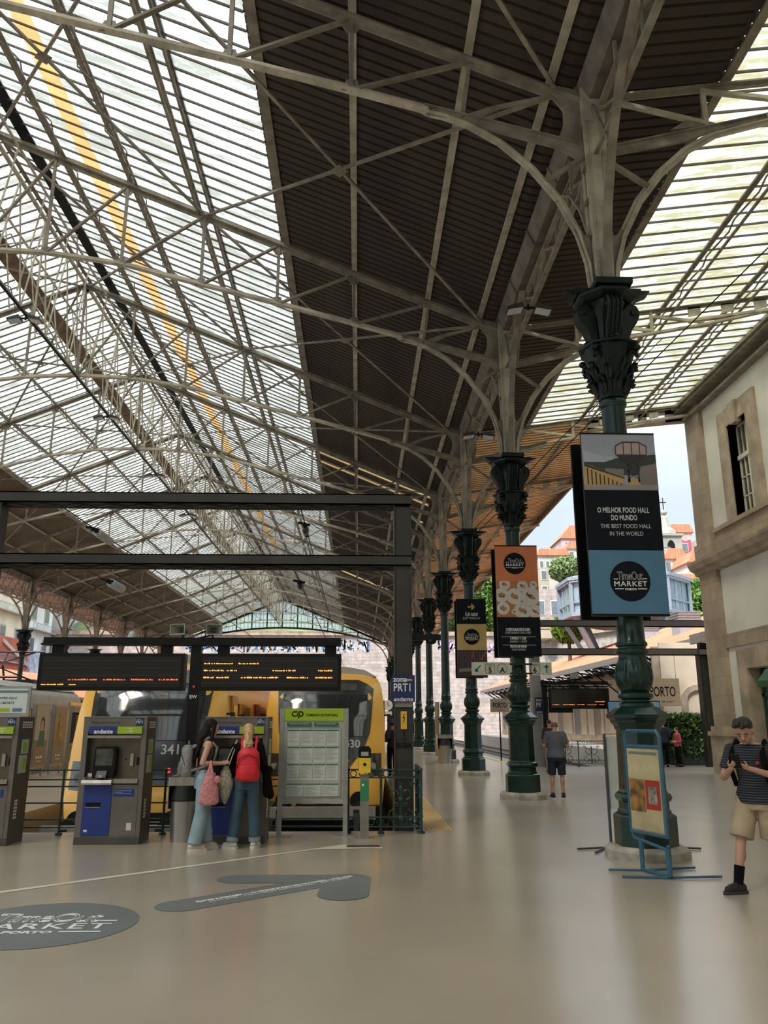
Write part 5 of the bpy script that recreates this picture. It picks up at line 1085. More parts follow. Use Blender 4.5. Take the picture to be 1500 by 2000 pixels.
# advertising totems on the left platform
PD = mat('brown charcoal poster', (.10, .085, .075), .3, 0, .2, coat=.4)
for i, (y, lab, cs) in enumerate(((26.3, 'woman in a teal top', (.55, .40, .30)), (27.9, 'orange glowing dishes', (.55, .26, .05)), (29.6, 'brown cups', (.30, .17, .09)))):
    t = thing('poster_totem', 'freestanding black-framed poster panel with %s on the left platform' % lab, 'poster panel', (-10.0, y, 0), 0, 'poster panels on the left platform')
    MB().box((-.06, -.58, .25), (.06, .58, 2.2)).build('frame', mat('grey metal frame', (.30, .28, .26), .35, .6), t); MB().box((-.03, -.5, 0), (.03, -.42, .3)).box((-.03, .42, 0), (.03, .5, .3)).build('leg', G_STEEL, t)
    MB().box((.06, -.53, .32), (.068, .53, 2.14)).build('poster', PD, t)
    if i == 0:
        MB().box((.068, -.53, 1.1), (.072, .5, 2.14)).build('pale_background', CM('pale olive print', (.40, .38, .28)), t); fc = MB(); fc.v = [(.078, .02+.13*math.cos(a*.4), 1.55+.17*math.sin(a*.4)) for a in range(16)]; fc.f = [tuple(range(16))]; fc.build('portrait_face', CM('skin print', (.50, .30, .20)), t, fix=False)
        MB().prism([(-.25, .9), (.3, .9), (.25, 1.35), (.05, 1.42), (-.15, 1.35)], .068, .076, 'x').build('portrait_top', CM('teal print', (.03, .13, .13)), t); MB().prism([(-.14, 1.45), (-.1, 1.75), (.05, 1.82), (.18, 1.7), (.2, 1.4), (.12, 1.5), (.08, 1.7), (-.08, 1.68)], .076, .081, 'x').build('portrait_hair', CM('dark hair print', (.04, .02, .015)), t)
    else:
        MB().prism([(-.25, .95), (.1, .85), (.3, 1.2), (.12, 1.7), (-.1, 1.9), (-.2, 1.4)], .068, .074, 'x').build('picture', mat('picture '+lab, cs, .4, 0, .6, 7, col2=(.06, .035, .02)), t)
    m = MB(); [m.box((.068, -.25+k*.18, .55), (.074, -.15+k*.18, .62)) for k in range(3)]; m.box((.068, -.2, .46), (.074, .2, .48)); m.build('white_symbol', G_WHT, t)
# ------------------------------------------------------------------ overhead wires, insulators, floodlights, clock
def wire(lab, pts, r=.012): return tag(MB().tube(pts, r, 5).build('overhead_wire', G_DARK), lab, 'wire', 'overhead wires')
wire('overhead wire above the left yellow train running from the gantry', [(-5.2, 13.7, 5.3), (-4.2, 40, 5.0), (-4.2, 100, 5.3)]); wire('lower overhead wire above the left yellow train', [(-4.9, 13.7, 4.3), (-4.3, 40, 4.2), (-4.2, 100, 4.4)])
wire('overhead wire above the right yellow train hanging from the upper crossbeam', [(-1.05, 13.7, 5.32), (-.85, 40, 4.6), (-.83, 100, 4.5)]); wire('lower overhead wire above the right yellow train', [(-1.15, 13.7, 4.24), (-.8, 40, 3.9), (-.83, 100, 4.1)])
INS = mat('pale grey insulator', (.42, .45, .46), .35)
for lab, a, b, kind in (('large pale grey insulator on the left wire between the two crossbeams', (-5.16, 15.0, 5.27), (-5.12, 16.2, 5.24), 0), ('large pale grey insulator on the lower left wire under the gantry', (-4.86, 15.2, 4.29), (-4.82, 16.3, 4.27), 0), ('small brown insulator hanging on the right wire between the two crossbeams', (-1.05, 14.6, 5.28), (-1.04, 15.3, 5.2), 1), ('small brown insulator on the lower right wire under the gantry', (-1.13, 14.8, 4.2), (-1.12, 15.4, 4.18), 1)):
    a = Vector(a); b = Vector(b); t = thing('wire_insulator', lab, 'insulator', tuple(a), 0, 'wire insulators'); d = b-a; m = MB()
    if kind == 0: m.cyl(d*.35, d*.95, .085, n=14)
    else: m.sph(d*.6, (.07, .2, .09), 12, 8)
    m.build('body', INS if kind == 0 else mat('dark brown ceramic', (.05, .04, .035), .3), t, smooth=40)
    m = MB().cyl((0, 0, 0), d, .018, n=6).sph(d*.15, .045, 8, 6).sph(d*.28, .04, 8, 6).beam(d*.1+Vector((-.12, 0, .03)), d*.2+Vector((.1, 0, 0)), .04).sph(d, .04, 8, 6); m.build('clamp', G_DARK, t)
def flood(loc, lab, dim=1):
    t = thing('floodlight', lab, 'floodlight', loc, 0, 'paired floodlights'); MB().cyl((0, 0, -.05), (0, 0, .08), .03).box((-.30, -.02, -.02), (.30, .02, .02)).build('bracket', G_DARK, t)
    for s_ in (-1, 1):
        h = MB().prism([(s_*.12, -.05), (s_*.5, -.12), (s_*.5, -.05), (s_*.16, .06)], -.16, .16).build('lamp_housing', mat('dark lamp housing', (.05, .05, .05), .4), t); MB().prism([(s_*.15, -.065), (s_*.47, -.125), (s_*.47, -.115), (s_*.15, -.055)], -.13, .13).build('lens', mat('pale lens', (.55, .58, .6), .2), h)
    return t
for k, n in enumerate(('nearest', 'second', 'third', 'fourth')): flood((RX, (22.2, 30.3, 38.1, 46.0)[k], 13.45), 'pair of floodlights on the ridge pipe, %s to the camera' % n)
flood((3.70, 15.9, 10.55), 'pair of floodlights below the gutter between the first two columns'); flood((3.70, 23.6, 10.4), 'pair of floodlights below the gutter between the second and third columns')
t = thing('station_clock', 'small round white station clock on a bracket by the gantry post', 'clock', (1.72, 40, 0)); MB().cyl((-.3, -.08, 2.42), (-.3, .08, 2.42), .24, n=24).build('clock_face', G_WHT, t); MB().tube([(0, 0, 0), (0, 0, 2.42), (-.1, 0, 2.42)], .04, 8).build('pole', G_DARK, t)
MB().tube([(-.3, -.09, 2.42), (-.3, -.09, 2.58)], .01, 4).tube([(-.3, -.09, 2.42), (-.2, -.09, 2.40)], .012, 4).build('clock_hand', G_BLK, t); MB().box((-.5, -.02, 1.95), (-.1, .02, 2.12)).build('small_plate', G_WHT, t)
t = thing('steel_post', 'plain grey steel post standing before the fifth column', 'post', (3.95, 41.3, 0)); MB().cyl((0, 0, 0), (0, 0, 2.6), .12, n=12).build('post', G_STEEL, t)
wire('thin cable sagging from the stone building eaves towards the third column', [(11.4, 6.5, 12.4), (8.4, 12.5, 11.0), (5.0, 22.5, 8.5), (3.9, 26.4, 7.8)], .014)
wire('thin cable crossing above the second column capital', [(7.9, 18.9, 11.4), (5.3, 19.6, 8.9), (3.9, 26.2, 7.99)], .012)
# ------------------------------------------------------------------ right: platform building with tiled canopy
wf = struct(MB().box((18.5, 37, 0), (19, 106, 5.2)).build('wall_platform_building', G_CREAM))
m = MB()
for k in range(15):
    y = 38.4+k*4.6; m.box((18.465, y, 0), (18.52, y+.3, 4.9))
m.box((18.47, 37, 0), (18.52, 106, .6)).box((18.45, 37, 4.6), (18.52, 106, 4.95)); m.build('trim_pilasters', G_STONEP, kind='structure')
for k in range(12):
    y = 39.3+k*5.8; m = MB().box((18.46, y, 0), (18.53, y+.22, 2.9)).box((18.46, y+1.5, 0), (18.53, y+1.72, 2.9)).box((18.46, y, 2.7), (18.53, y+1.72, 3.0)); r = struct(m.build('door_%d' % (k+3), G_STONEP)); MB().box((18.48, y+.22, 0), (18.51, y+1.5, 2.7)).build('door_leaf', mat('grey door', (.16, .17, .17), .5) if k % 2 else mat('brown door', (.22, .17, .13), .5), r)
t = thing('canopy_roof', 'long orange tiled canopy roof of the building across the right tracks', 'canopy roof', (16, 33, 0)); m = MB().prism([(15.9, 5.35), (24.2, 8.65), (24.2, 8.8), (15.9, 5.5)], 34, 106); m.build('tiles', G_TILE, t, w=True)
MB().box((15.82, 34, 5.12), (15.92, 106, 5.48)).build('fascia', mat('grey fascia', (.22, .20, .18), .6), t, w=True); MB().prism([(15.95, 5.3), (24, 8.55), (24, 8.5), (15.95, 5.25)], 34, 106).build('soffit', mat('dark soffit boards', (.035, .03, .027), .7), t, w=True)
m = MB()
for k in range(25):
    y = 34.2+k*2.95; m.beam((16.0, y, 5.2), (18.6, y, 4.9), .10).beam((16.4, y, 5.3), (18.5, y, 3.6), .09).beam((16.1, y, 5.2), (18.5, y+1.4, 4.2), .06)
m.box((18.2, 34, 5.0), (18.3, 106, 5.2)); m.build('bracket', G_DARK, t, w=True)
for k, (y, x, z) in enumerate(((37.5, 17.6, 5.6), (46.5, 19.2, 6.3), (58, 21.0, 7.1))): 
    t = thing('roof_duct', 'grey louvred ventilation box on the tiled canopy, %s from the front' % ORD[k], 'ventilation box', (x, y, z), 0, 'roof ventilation boxes'); MB().box((-.65, -.6, 0), (.65, .6, 1.5)).build('case', mat('blue-grey cladding', (.30, .33, .38), .5), t); m = MB(); [m.box((-.7, -.65, .9+j*.15), (.7, .65, .95+j*.15)) for j in range(5)]; m.build('louvre', mat('grey louvre', (.20, .20, .21), .5), t)
t = thing('canopy_roof', 'short tiled lean-to at the front end of the long tiled canopy', 'canopy roof', (14, 32.5, 0)); MB().prism([(14.3, 5.15), (17.4, 6.2), (17.4, 6.32), (14.3, 5.27)], 32.2, 34.2).build('tiles', G_TILE, t, w=True); MB().box((14.2, 32.1, 4.85), (14.32, 34.2, 5.25)).build('fascia', MT['grey fascia'], t, w=True)
MB().box((14.5, 33.9, 0), (14.8, 34.2, 4.9)).box((16.9, 33.9, 0), (17.2, 34.2, 5.6)).build('post', G_DARK, t, w=True)
MB().box((13.9, 37, 0), (18.6, 37.15, 5.2)).build('wall_platform_building_end', G_CREAM, kind='structure')
m = MB().box((14.7, 36.88, 0), (14.95, 37.05, 2.6)).box((16.15, 36.88, 0), (16.4, 37.05, 2.6)); m.prism([(14.7, 2.6)]+[(15.55-.85*math.cos(a*PI/10), 2.6+.7*math.sin(a*PI/10)) for a in range(11)]+[(16.15-.0, 2.6)]+[(15.55+.6*math.cos(a*PI/10), 2.6+.45*math.sin(a*PI/10)) for a in range(11)], 36.88, 37.05); m.box((13.5, 36.9, 0), (13.8, 37.05, 5.0)); m.build('trim_arched_doorway', G_STONEP, kind='structure')
# hedge planters behind the far railing
def foliage(t, c, R_, n, m_, nm='foliage', s=.11, seed=1, base=False):
    rn = random.Random(seed); v, f = [], []
    for _ in range(n):
        d = Vector((rn.gauss(0, 1), rn.gauss(0, 1), rn.gauss(0, 1))).normalized(); q = rn.uniform(.72, 1.04)
        if base and d.z < -.3: d.z = abs(d.z)
        if R_[0] == R_[3]: pass
        p = Vector((c[0]+d.x*R_[0]*q, c[1]+d.y*R_[1]*q, c[2]+d.z*R_[2]*q)) if R_[3] else Vector((c[0]+rn.uniform(-1, 1)*R_[0], c[1]+rn.uniform(-1, 1)*R_[1], c[2]+rn.uniform(-1, 1)*R_[2]))
        a = Vector((rn.gauss(0, 1), rn.gauss(0, 1), rn.gauss(0, 1))).normalized(); b = a.cross(Vector((rn.gauss(0, 1), rn.gauss(0, 1), rn.gauss(0, 1)))).normalized(); ss = s*rn.uniform(.6, 1.4); i = len(v)
        v += [tuple(p-a*ss), tuple(p-b*ss*.5), tuple(p+a*ss), tuple(p+b*ss*.5)]; f.append((i, i+1, i+2, i+3))
    m = MB(); m.v = v; m.f = f; return m.build(nm, m_, t, fix=False)
for k, (x, n) in enumerate(((11.4, 'left'), (12.95, 'right'))):
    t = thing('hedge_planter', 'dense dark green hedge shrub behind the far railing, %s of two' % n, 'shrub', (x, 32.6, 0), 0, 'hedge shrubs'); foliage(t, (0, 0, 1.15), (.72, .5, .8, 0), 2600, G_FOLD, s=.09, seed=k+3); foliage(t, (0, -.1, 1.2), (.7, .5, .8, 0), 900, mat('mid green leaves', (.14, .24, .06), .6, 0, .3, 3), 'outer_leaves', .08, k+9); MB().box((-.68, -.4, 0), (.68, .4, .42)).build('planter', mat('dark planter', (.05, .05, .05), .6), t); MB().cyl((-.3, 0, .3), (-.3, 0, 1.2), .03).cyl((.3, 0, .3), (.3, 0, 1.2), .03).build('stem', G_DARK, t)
# ------------------------------------------------------------------ retaining walls, hills, houses
SW = brick('pinkish granite retaining wall', (.56, .48, .45), (.46, .40, .38), (.30, .26, .25), 1.1, .55, .02, 'XZ', var=.35)
SWY = brick('grey granite side wall', (.50, .44, .40), (.40, .36, .33), (.26, .23, .22), 1.1, .55, .02, 'XZ', var=.4)
MB().box((-60, 122, -2), (24, 124, 14.2)).build('wall_retaining', SW, kind='structure')
MB().prism([(23, 123), (44, 84), (70, 84), (70, 86), (45, 86), (24, 124)], -2, 13.0, 'z').build('wall_retaining_side', SWY, kind='structure')
GRA = [CM('graffiti violet', (.30, .12, .42)), CM('graffiti white', (.75, .75, .75)), CM('graffiti black', (.03, .03, .04)), CM('graffiti blue', (.08, .25, .55)), CM('graffiti red', (.55, .06, .12))]
def graffiti(lab, x0, x1, z0, z1, y, seed, cs):
    t = thing('graffiti', lab, 'graffiti', ((x0+x1)/2, y, z0)); rn = random.Random(seed)
    for j, ci in enumerate(cs):
        m = MB(); n = 26
        x = -(x1-x0)/2
        while x < (x1-x0)/2-1:
            wv = rn.uniform(.6, 1.3); pts = [(x+wv*rn.uniform(0, 1), (z1-z0)*rn.uniform(.05, .95)) for _ in range(4)]; stroke(m, pts, .22, -.02-.01*j); x += wv*1.05
        m.build('painted_stroke', GRA[ci], t, fix=False)
graffiti('long band of blue and white graffiti on the stone wall beyond the hall end', -26, 2, 11.6, 13.7, 122, 1, (1, 3, 2)); graffiti('violet and black graffiti along the wall top seen right of the columns', 12, 23.5, 11.4, 13.6, 122, 2, (1, 2, 0))
MB().box((-60, 121.6, 14.2), (24, 124.2, 14.8)).prism([(22.6, 122.6), (43.6, 83.6), (70, 83.6), (70, 86), (45, 86), (24, 124)], 13.0, 13.6, 'z').build('trim_coping', G_STONEP, kind='structure')
hill = mat('grassy slope', (.16, .24, .07), .9, 0, .5, .3, col2=(.12, .10, .05))
m = MB().prism([(124, 14), (124, 0), (190, 0), (190, 34), (150, 24)], -80, 24, 'x'); m.build('ground_hill', hill, kind='structure'); m = MB().prism([(45, 86), (24, 124), (24, 190), (140, 190), (140, 86)], 0, 13.2, 'z'); m.build('ground_terrace', hill, kind='structure')
def tree(c, R_, lab, n=1800, s=.5, m_=None, seed=1, th=4):
    g_ = -1.1 if c[1] < 90 else (13.0 if c[1] < 125 else 14); th = max(.8, c[2]-R_[2]*.6-g_)
    t = thing('tree', lab, 'tree', (c[0], c[1], c[2]-R_[2]*.6-th), 0, 'trees on the hill'); z = R_[2]*.6+th
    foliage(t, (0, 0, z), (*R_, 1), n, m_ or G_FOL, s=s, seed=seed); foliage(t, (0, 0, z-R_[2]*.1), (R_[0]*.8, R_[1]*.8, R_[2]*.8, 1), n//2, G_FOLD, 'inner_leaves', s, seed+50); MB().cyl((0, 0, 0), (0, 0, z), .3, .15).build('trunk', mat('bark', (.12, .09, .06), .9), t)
def P3(u, v, Y): p = at(u, v, Y); return tuple(p)
for i, (u, v, Y, R_, lab) in enumerate(((922, 1150, 130, (5.5, 4, 5.5), 'bright green tree right of the third column above the graffiti wall'), (950, 1165, 127, (5, 3, 5.5), 'green bush between the gold and orange banners'), (880, 1195, 128, (3.5, 3, 2.5), 'low green bush just left of the third column'), (1362, 1182, 78, (2.4, 2.4, 2.6), 'bright green tree left of the stone corner above the tiled roof'), (1395, 1165, 80, (2.2, 2.2, 2.4), 'green tree touching the stone corner pilaster'), (1108, 1112, 112, (2.6, 2.6, 1.8), 'rounded olive green tree below the orange-roofed house'), (600, 1150, 140, (9, 4, 4), 'green trees seen through the right of the hall end glazing'), (470, 1190, 140, (9, 4, 3.5), 'green trees seen through the left of the hall end glazing'), (1110, 1228, 78, (1.6, 1.6, 1.4), 'small bright bush under the octagonal glass tower'), (985, 1190, 126, (3, 3, 3), 'green bush half hidden behind the orange banner'))):
    tree(P3(u, v, Y), R_, lab, seed=i, s=.22 if Y < 100 else .32, n=3600, m_=G_FOL if i != 5 else mat('olive leaves', (.22, .30, .12), .7, 0, .3, 2), th=3)
def house(lab, u0, u1, vt, vb, Y, wall, roofh=1.2, dep=8, wn=(2, 2), roof=True, ov=.3, shut=None, hip=0, group='houses on the hill'):
    a = at(u0, vt, Y); b = at(u1, vb, Y); x0, x1, z1, z0 = a.x, b.x, a.z, b.z; w_ = x1-x0
    t = thing('house', lab, 'house', ((x0+x1)/2, Y, z0), 0, group); MB().box((-w_/2, 0, -z0+12.9 if z0 > 13 else -4), (w_/2, dep, z1-z0)).build('wall', wall, t); h = z1-z0
    if roof: MB().prism([(-w_/2-ov, h), (w_/2+ov, h), (w_/2*(1-hip), h+roofh), (-w_/2*(1-hip), h+roofh)] if hip < 1 else [(-w_/2-ov, h), (w_/2+ov, h), (0, h+roofh)], -ov, dep).build('roof', G_TILE2, t)
    for r in range(wn[1]):
        for c in range(wn[0]):
            cx = -w_/2+w_*(c+.5)/wn[0]; cz = h*(r+.5)/wn[1]; ww = min(.5*w_/wn[0], 1.1); hh = min(.55*h/wn[1], 1.7)
            o = MB().box((cx-ww/2-.1, -.06, cz-hh/2-.1), (cx+ww/2+.1, .02, cz+hh/2+.1)).build('window_surround', shut or CM('white surround', (.65, .65, .63)), t); MB().box((cx-ww/2, -.09, cz-hh/2), (cx+ww/2, -.05, cz+hh/2)).build('window_pane', pane('dull blue window glass', (.13, .17, .20), .2), o)
    return t
CW = lambda n, c: mat(n, c, .9, 0, .15, .4)
house('long pale house with orange roof left of the main banner', 1051, 1112, 1085, 1130, 118, CW('pale stone render', (.50, .47, .42)), 1.0, wn=(5, 1), hip=.1)
house('white house with small window directly left of the main banner', 1108, 1142, 1072, 1125, 122, CW('white render', (.64, .64, .66)), 1.2, wn=(2, 2), hip=.3)
house('pink house with pointed red roof at the top left of the main banner', 1096, 1150, 1052, 1085, 140, CW('dusty pink render', (.56, .42, .45)), 2.4, wn=(2, 1), hip=.7)
house('tall ruined ochre facade between the orange banner and the glass tower', 1052, 1076, 1108, 1200, 112, CW('ochre ruin render', (.44, .38, .28)), roof=False, wn=(1, 3))
house('bare granite ruin wall beside the orange banner', 1040, 1100, 1150, 1225, 100, SWY, roof=False, wn=(2, 1), dep=2)
house('red-pink hilltop mansion right of the church spire', 1308, 1356, 1040, 1085, 150, CW('salmon render', (.60, .38, .33)), 1.6, wn=(3, 1), hip=.2)
house('pale stone building behind the stone corner on the hilltop', 1358, 1390, 1055, 1085, 145, CW('grey ochre render', (.42, .38, .34)), roof=False, wn=(2, 1))
house('house with crimson wall below the mansion', 1322, 1352, 1056, 1082, 138, CW('crimson render', (.50, .08, .13)), roof=False, wn=(1, 1))
house('wide house with orange roof and green windows right of the banner', 1296, 1345, 1092, 1122, 108, CW('cream render', (.62, .58, .52)), 1.5, wn=(3, 1), hip=.5, shut=CM('teal surround', (.20, .42, .42)))
house('white house with orange roof next to the stone corner', 1347, 1394, 1098, 1130, 102, CW('warm white render', (.64, .60, .58)), 1.6, wn=(3, 1), hip=.4)
house('pale blue building under the orange-roofed houses', 1300, 1392, 1137, 1190, 96, CW('pale blue render', (.42, .50, .60)), 1.0, wn=(3, 2), hip=.05)
house('grey-blue dark house beside the banner edge', 1285, 1312, 1068, 1094, 120, CW('slate render', (.20, .20, .24)), roof=False, wn=(1, 1))
# church spire
p = at(1304, 1085, 132); t = thing('church_spire', 'small stone church belfry with a ball and cross above the rooftops', 'church tower', tuple(p)); ST = CW('mossy grey stone', (.36, .34, .30))
MB().box((-1.9, -1.9, 12.9-p.z), (1.9, 1.9, 3.2)).box((-2.2, -2.2, 3.0), (2.2, 2.2, 3.4)).build('belfry', ST, t); MB().lathe([(1.9, 3.4), (1.6, 4.2), (1.0, 4.8), (.75, 5.6), (.55, 6.6), (.3, 7.0)], 8).lathe([(.1, 7.0), (.5, 7.3), (.55, 7.6), (.3, 7.9), (.08, 8.0)], 12).build('dome', ST, t)
MB().box((-.06, -.06, 7.9), (.06, .06, 10.2)).box((-.55, -.05, 9.3), (.55, .05, 9.42)).build('cross', G_DARK, t); MB().prism([(-.6, .2), (.6, .2), (.6, 1.6), (.35, 2.1), (0, 2.3), (-.35, 2.1), (-.6, 1.6)], -1.98, -1.85).build('arched_opening', G_DARK, t)
# octagonal glass tower
cx = at(1215, 1160, 74); t = thing('glass_tower', 'blue-grey octagonal glazed lookout on splayed steel legs behind the main banner', 'lookout tower', (cx.x, 74, 0)); TG = mat('blue-grey steel', (.26, .30, .36), .5); r0, zb, zt_ = 5.9, at(1090, 1195, 70).z, at(1090, 1128, 70).z
def orn(r, z, rot=PI/8): return [(r*math.cos(rot+k*PI/4), r*math.sin(rot+k*PI/4), z) for k in range(8)]
a, b = orn(r0, zb), orn(r0, zt_); m = MB(); m.path(a+a[:1], .35, .35); m.path(b+b[:1], .4, .4); m.path(orn(r0, (zb*.65+zt_*.35))+orn(r0, (zb*.65+zt_*.35))[:1], .12)
for p_, q_ in zip(a, b): m.beam(p_, q_, .3)
for k in range(8):
    for fr in (.33, .66): p_ = Vector(a[k]).lerp(Vector(a[(k+1) % 8]), fr); q_ = Vector(b[k]).lerp(Vector(b[(k+1) % 8]), fr); m.beam(p_, q_, .10)
m.build('frame', TG, t)
m = MB().lathe([(r0*.97, zb), (r0*.97, zt_)], 8, rot=PI/8); m.build('glazing', pane('tower glass', (.28, .36, .42), .08), t); MB().lathe([(r0+.3, zt_), (r0+.3, zt_+.3), (r0-.5, zt_+.5)], 8, rot=PI/8).build('roof', TG, t)
MB().lathe([(r0*.5, zb-.9), (r0*.98, zb-.1)], 8, rot=PI/8).build('soffit', mat('brown soffit', (.20, .16, .15), .7), t)
m = MB()
for k in range(8): m.beam(orn(r0*.96, zb)[k], orn(2.2, zb-6.0)[k], .4)
for k in range(4): m.beam(orn(2.4, zb-4.5)[k*2], orn(2.6, 0)[k*2], .35); m.beam(orn(2.4, zb-6)[k*2], orn(2.4, zb-9)[(k*2+2) % 8], .14); m.beam(orn(2.4, zb-9)[k*2], orn(2.4, zb-6)[(k*2+2) % 8], .14)
m.build('splayed_leg', TG, t)
# ------------------------------------------------------------------ left side: tiled platform roof and tall facades
t = thing('canopy_roof', 'orange tiled platform roof beyond the far left columns', 'canopy roof', (-34, 60, 0)); MB().prism([(-31.5, 4.1), (-31.5, 4.25), (-38, 7.1), (-38, 6.9)], 45, 120).build('tiles', G_TILE, t, w=True); MB().box((-31.55, 45, 3.9), (-31.45, 120, 4.2)).build('fascia', MT['grey fascia'], t, w=True)
m = MB(); [m.box((-32.6, 48+k*5, -.05), (-32.4, 48.2+k*5, 4.2)) for k in range(14)]; m.build('post', mat('teal post', (.03, .16, .16), .5), t, w=True)
MB().box((-38.3, 45, -.1), (-38, 120, 7)).build('wall_left_platform', mat('dim wall', (.2, .19, .18), .9), kind='structure')
MB().box((-37, 58, -.05), (-33, 118, 3.2)).build('wall_left_kiosks', mat('dark kiosk wall', (.06, .06, .06), .7), kind='structure')
FX = -46
def facade(lab, y0, y1, h, wall, rows, cols, extra=None, z0=-1, gr=None):
    t = thing('apartment_building', lab, 'building', (FX, y0, z0), 0, 'tall facades beyond the left columns'); L = y1-y0; MB().box((-8, 0, 0), (0, L, h)).build('wall', wall, t)
    for r in range(rows):
        for c in range(cols):
            cy = L*(c+.5)/cols; cz = 10.2+ (h-10.8)*(r+.5)/rows; o = MB().box((-.02, cy-.9, cz-1.35), (.08, cy+.9, cz+1.35)).build('window_surround', CM('stone surround', (.48, .44, .38)), t); MB().box((.08, cy-.65, cz-1.15), (.12, cy+.65, cz+1.15)).build('window_pane', pane('dull blue window glass', (.13, .17, .20), .2), o)
        MB().box((0, .3, 10.0+(h-10.8)*r/rows), (.9, L-.3, 10.12+(h-10.8)*r/rows)).build('balcony_slab', CM('slab grey', (.45, .43, .40)), t); m = MB().box((.84, .3, 10.9+(h-10.8)*r/rows), (.9, L-.3, 10.96+(h-10.8)*r/rows)); [m.box((.85, .3+k*.45, 10.1+(h-10.8)*r/rows), (.88, .34+k*.45, 10.95+(h-10.8)*r/rows)) for k in range(int(L/.45))]; m.build('balcony_railing', TG, t)
    return t
facade('pale yellow facade with tall windows left of the first far-left column', 98, 112, 30, CW('pale yellow render', (.78, .72, .55)), 3, 3)
facade('whitish balconied facade just right of the first far-left column', 112.3, 121.5, 26, CW('greyish white render', (.76, .77, .74)), 3, 2)
facade('weathered grey facade with stone windows further right', 124.5, 145, 24, CW('weathered grey render', (.48, .47, .45)), 2, 4)
MB().box((-45.8, 60, -1), (-45.4, 112.5, 12.2)).build('wall_red_terrace', mat('terracotta red wall', (.50, .13, .08), .85, 0, .2, .5), kind='structure')
MB().box((-45.4, 112.5, -1), (-45.0, 122, 11)).build('wall_graffiti_terrace', mat('blotched graffiti wall', (.74, .74, .76), .8, 0, .5, .9, col2=(.30, .34, .50)), kind='structure')
MB().prism([(104, 11.4), (113, 8.6), (113, 9.1), (104, 11.9)], -45.4, -45.2, 'x').build('trim_stair_rail', CM('pale ramp', (.60, .48, .40)), kind='structure')
m = MB().prism([(-54, 24), (-46, 24), (-46, 27.5), (-50, 30), (-54, 27.5)], 124.5, 130); t = thing('house_roof', 'red tiled roof showing between the second and third far-left columns', 'roof', (-50, 121, 23)); MB().prism([(-55, 22.9), (-45.4, 22.9), (-50, 27)], 124.2, 145.2).build('tiles', G_TILE2, t, w=True)
# ------------------------------------------------------------------ people
from mathutils import Euler
def V(*a): return Vector(a)
RINGS = [(.80, .155, .115), (.88, .168, .125), (.95, .168, .122), (1.02, .148, .108), (1.08, .138, .10), (1.18, .148, .105), (1.28, .168, .115), (1.36, .178, .108), (1.42, .150, .085), (1.46, .085, .065)]
def torso(mb, P_, z0, z1, off=0, sx=1, flare=0):
    rs = []; zs = sorted({z0, z1, *[r[0] for r in RINGS if z0 < r[0] < z1]})
    for z in zs:
        for (a, rx, ry), (b, qx, qy) in zip(RINGS[:-1], RINGS[1:]):
            if a <= z <= b: f = (z-a)/(b-a); x, y = rx+(qx-rx)*f, ry+(qy-ry)*f; break
        lean = P_.get('lean', (0, 0)); h = max(0, z-.95)
        fl = flare*max(0, (1.1-z))
        rs.append(((lean[0]*h, lean[1]*h, z), (x+off+fl)*sx*P_.get('wx', 1), (y+off+fl)*P_.get('wy', 1)))
    mb.loft(rs, 24)
def hand(mb, w, d, n, curl=.5, side=1, k=1):
    """palm with four unequal bent fingers and a thumb; w wrist, d pointing direction, n palm normal (fingers curl towards n)"""
    d = d.normalized(); n = (n-d*n.dot(d)).normalized(); s_ = d.cross(n).normalized()*side
    mb.cap(w, w+d*.035*k, .024*k, .027*k, 10)
    for q in (-.028, -.01, .010, .028): mb.cap(w+d*.03*k+s_*q*.7*k, w+d*.085*k+s_*q*k, .014*k, .0115*k, 8)
    for q, L in ((-.030, .055), (-.010, .066), (.010, .072), (.030, .064)):
        p = w+d*.085*k+s_*q*k; a = curl*.7; e1 = p+(d*math.cos(a)+n*math.sin(a))*L*.45*k; a += curl*1.0; e2 = e1+(d*math.cos(a)+n*math.sin(a))*L*.32*k; a += curl*.8; e3 = e2+(d*math.cos(a)+n*math.sin(a))*L*.25*k
        mb.cap(p, e1, .0095*k, .009*k, 8).cap(e1, e2, .009*k, .0082*k, 8).cap(e2, e3, .0082*k, .007*k, 8)
    p = w+d*.025*k+s_*.024*k; q = p+(d*.6+s_*.75+n*.35).normalized()*.04*k; mb.cap(p, q, .012*k, .0105*k, 8).cap(q, q+(d*.8+s_*.1+n*.5).normalized()*.032*k, .010*k, .0085*k, 8)
def face(t, P_, skin, Rh, hc, k=1):
    T = lambda x, y, z: hc+Rh @ V(x, y, z)*k
    for s_ in (-1, 1):
        MB().sph(T(s_*.031, .087, .006), (.012*k, .008*k, .007*k), 10, 6).build('eye', mat('eye white', (.26, .21, .18), .4), t); MB().sph(T(s_*.031, .094, .006), .0048*k, 8, 5).build('iris', mat('dark iris', (.03, .02, .015), .2), t)
        MB().tube([T(s_*.018, .094, .026), T(s_*.033, .094, .030), T(s_*.047, .086, .025)], .0045*k, 6).build('eyebrow', mat('dark brow hair', (.03, .018, .012), .7), t)
    MB().tube([T(-.022, .091, -.048), T(-.008, .099, -.046), T(.008, .099, -.046), T(.022, .091, -.048)], [.003*k, .0065*k, .0065*k, .003*k], 6).build('mouth', mat('lips', (.36, .14, .11), .5), t)
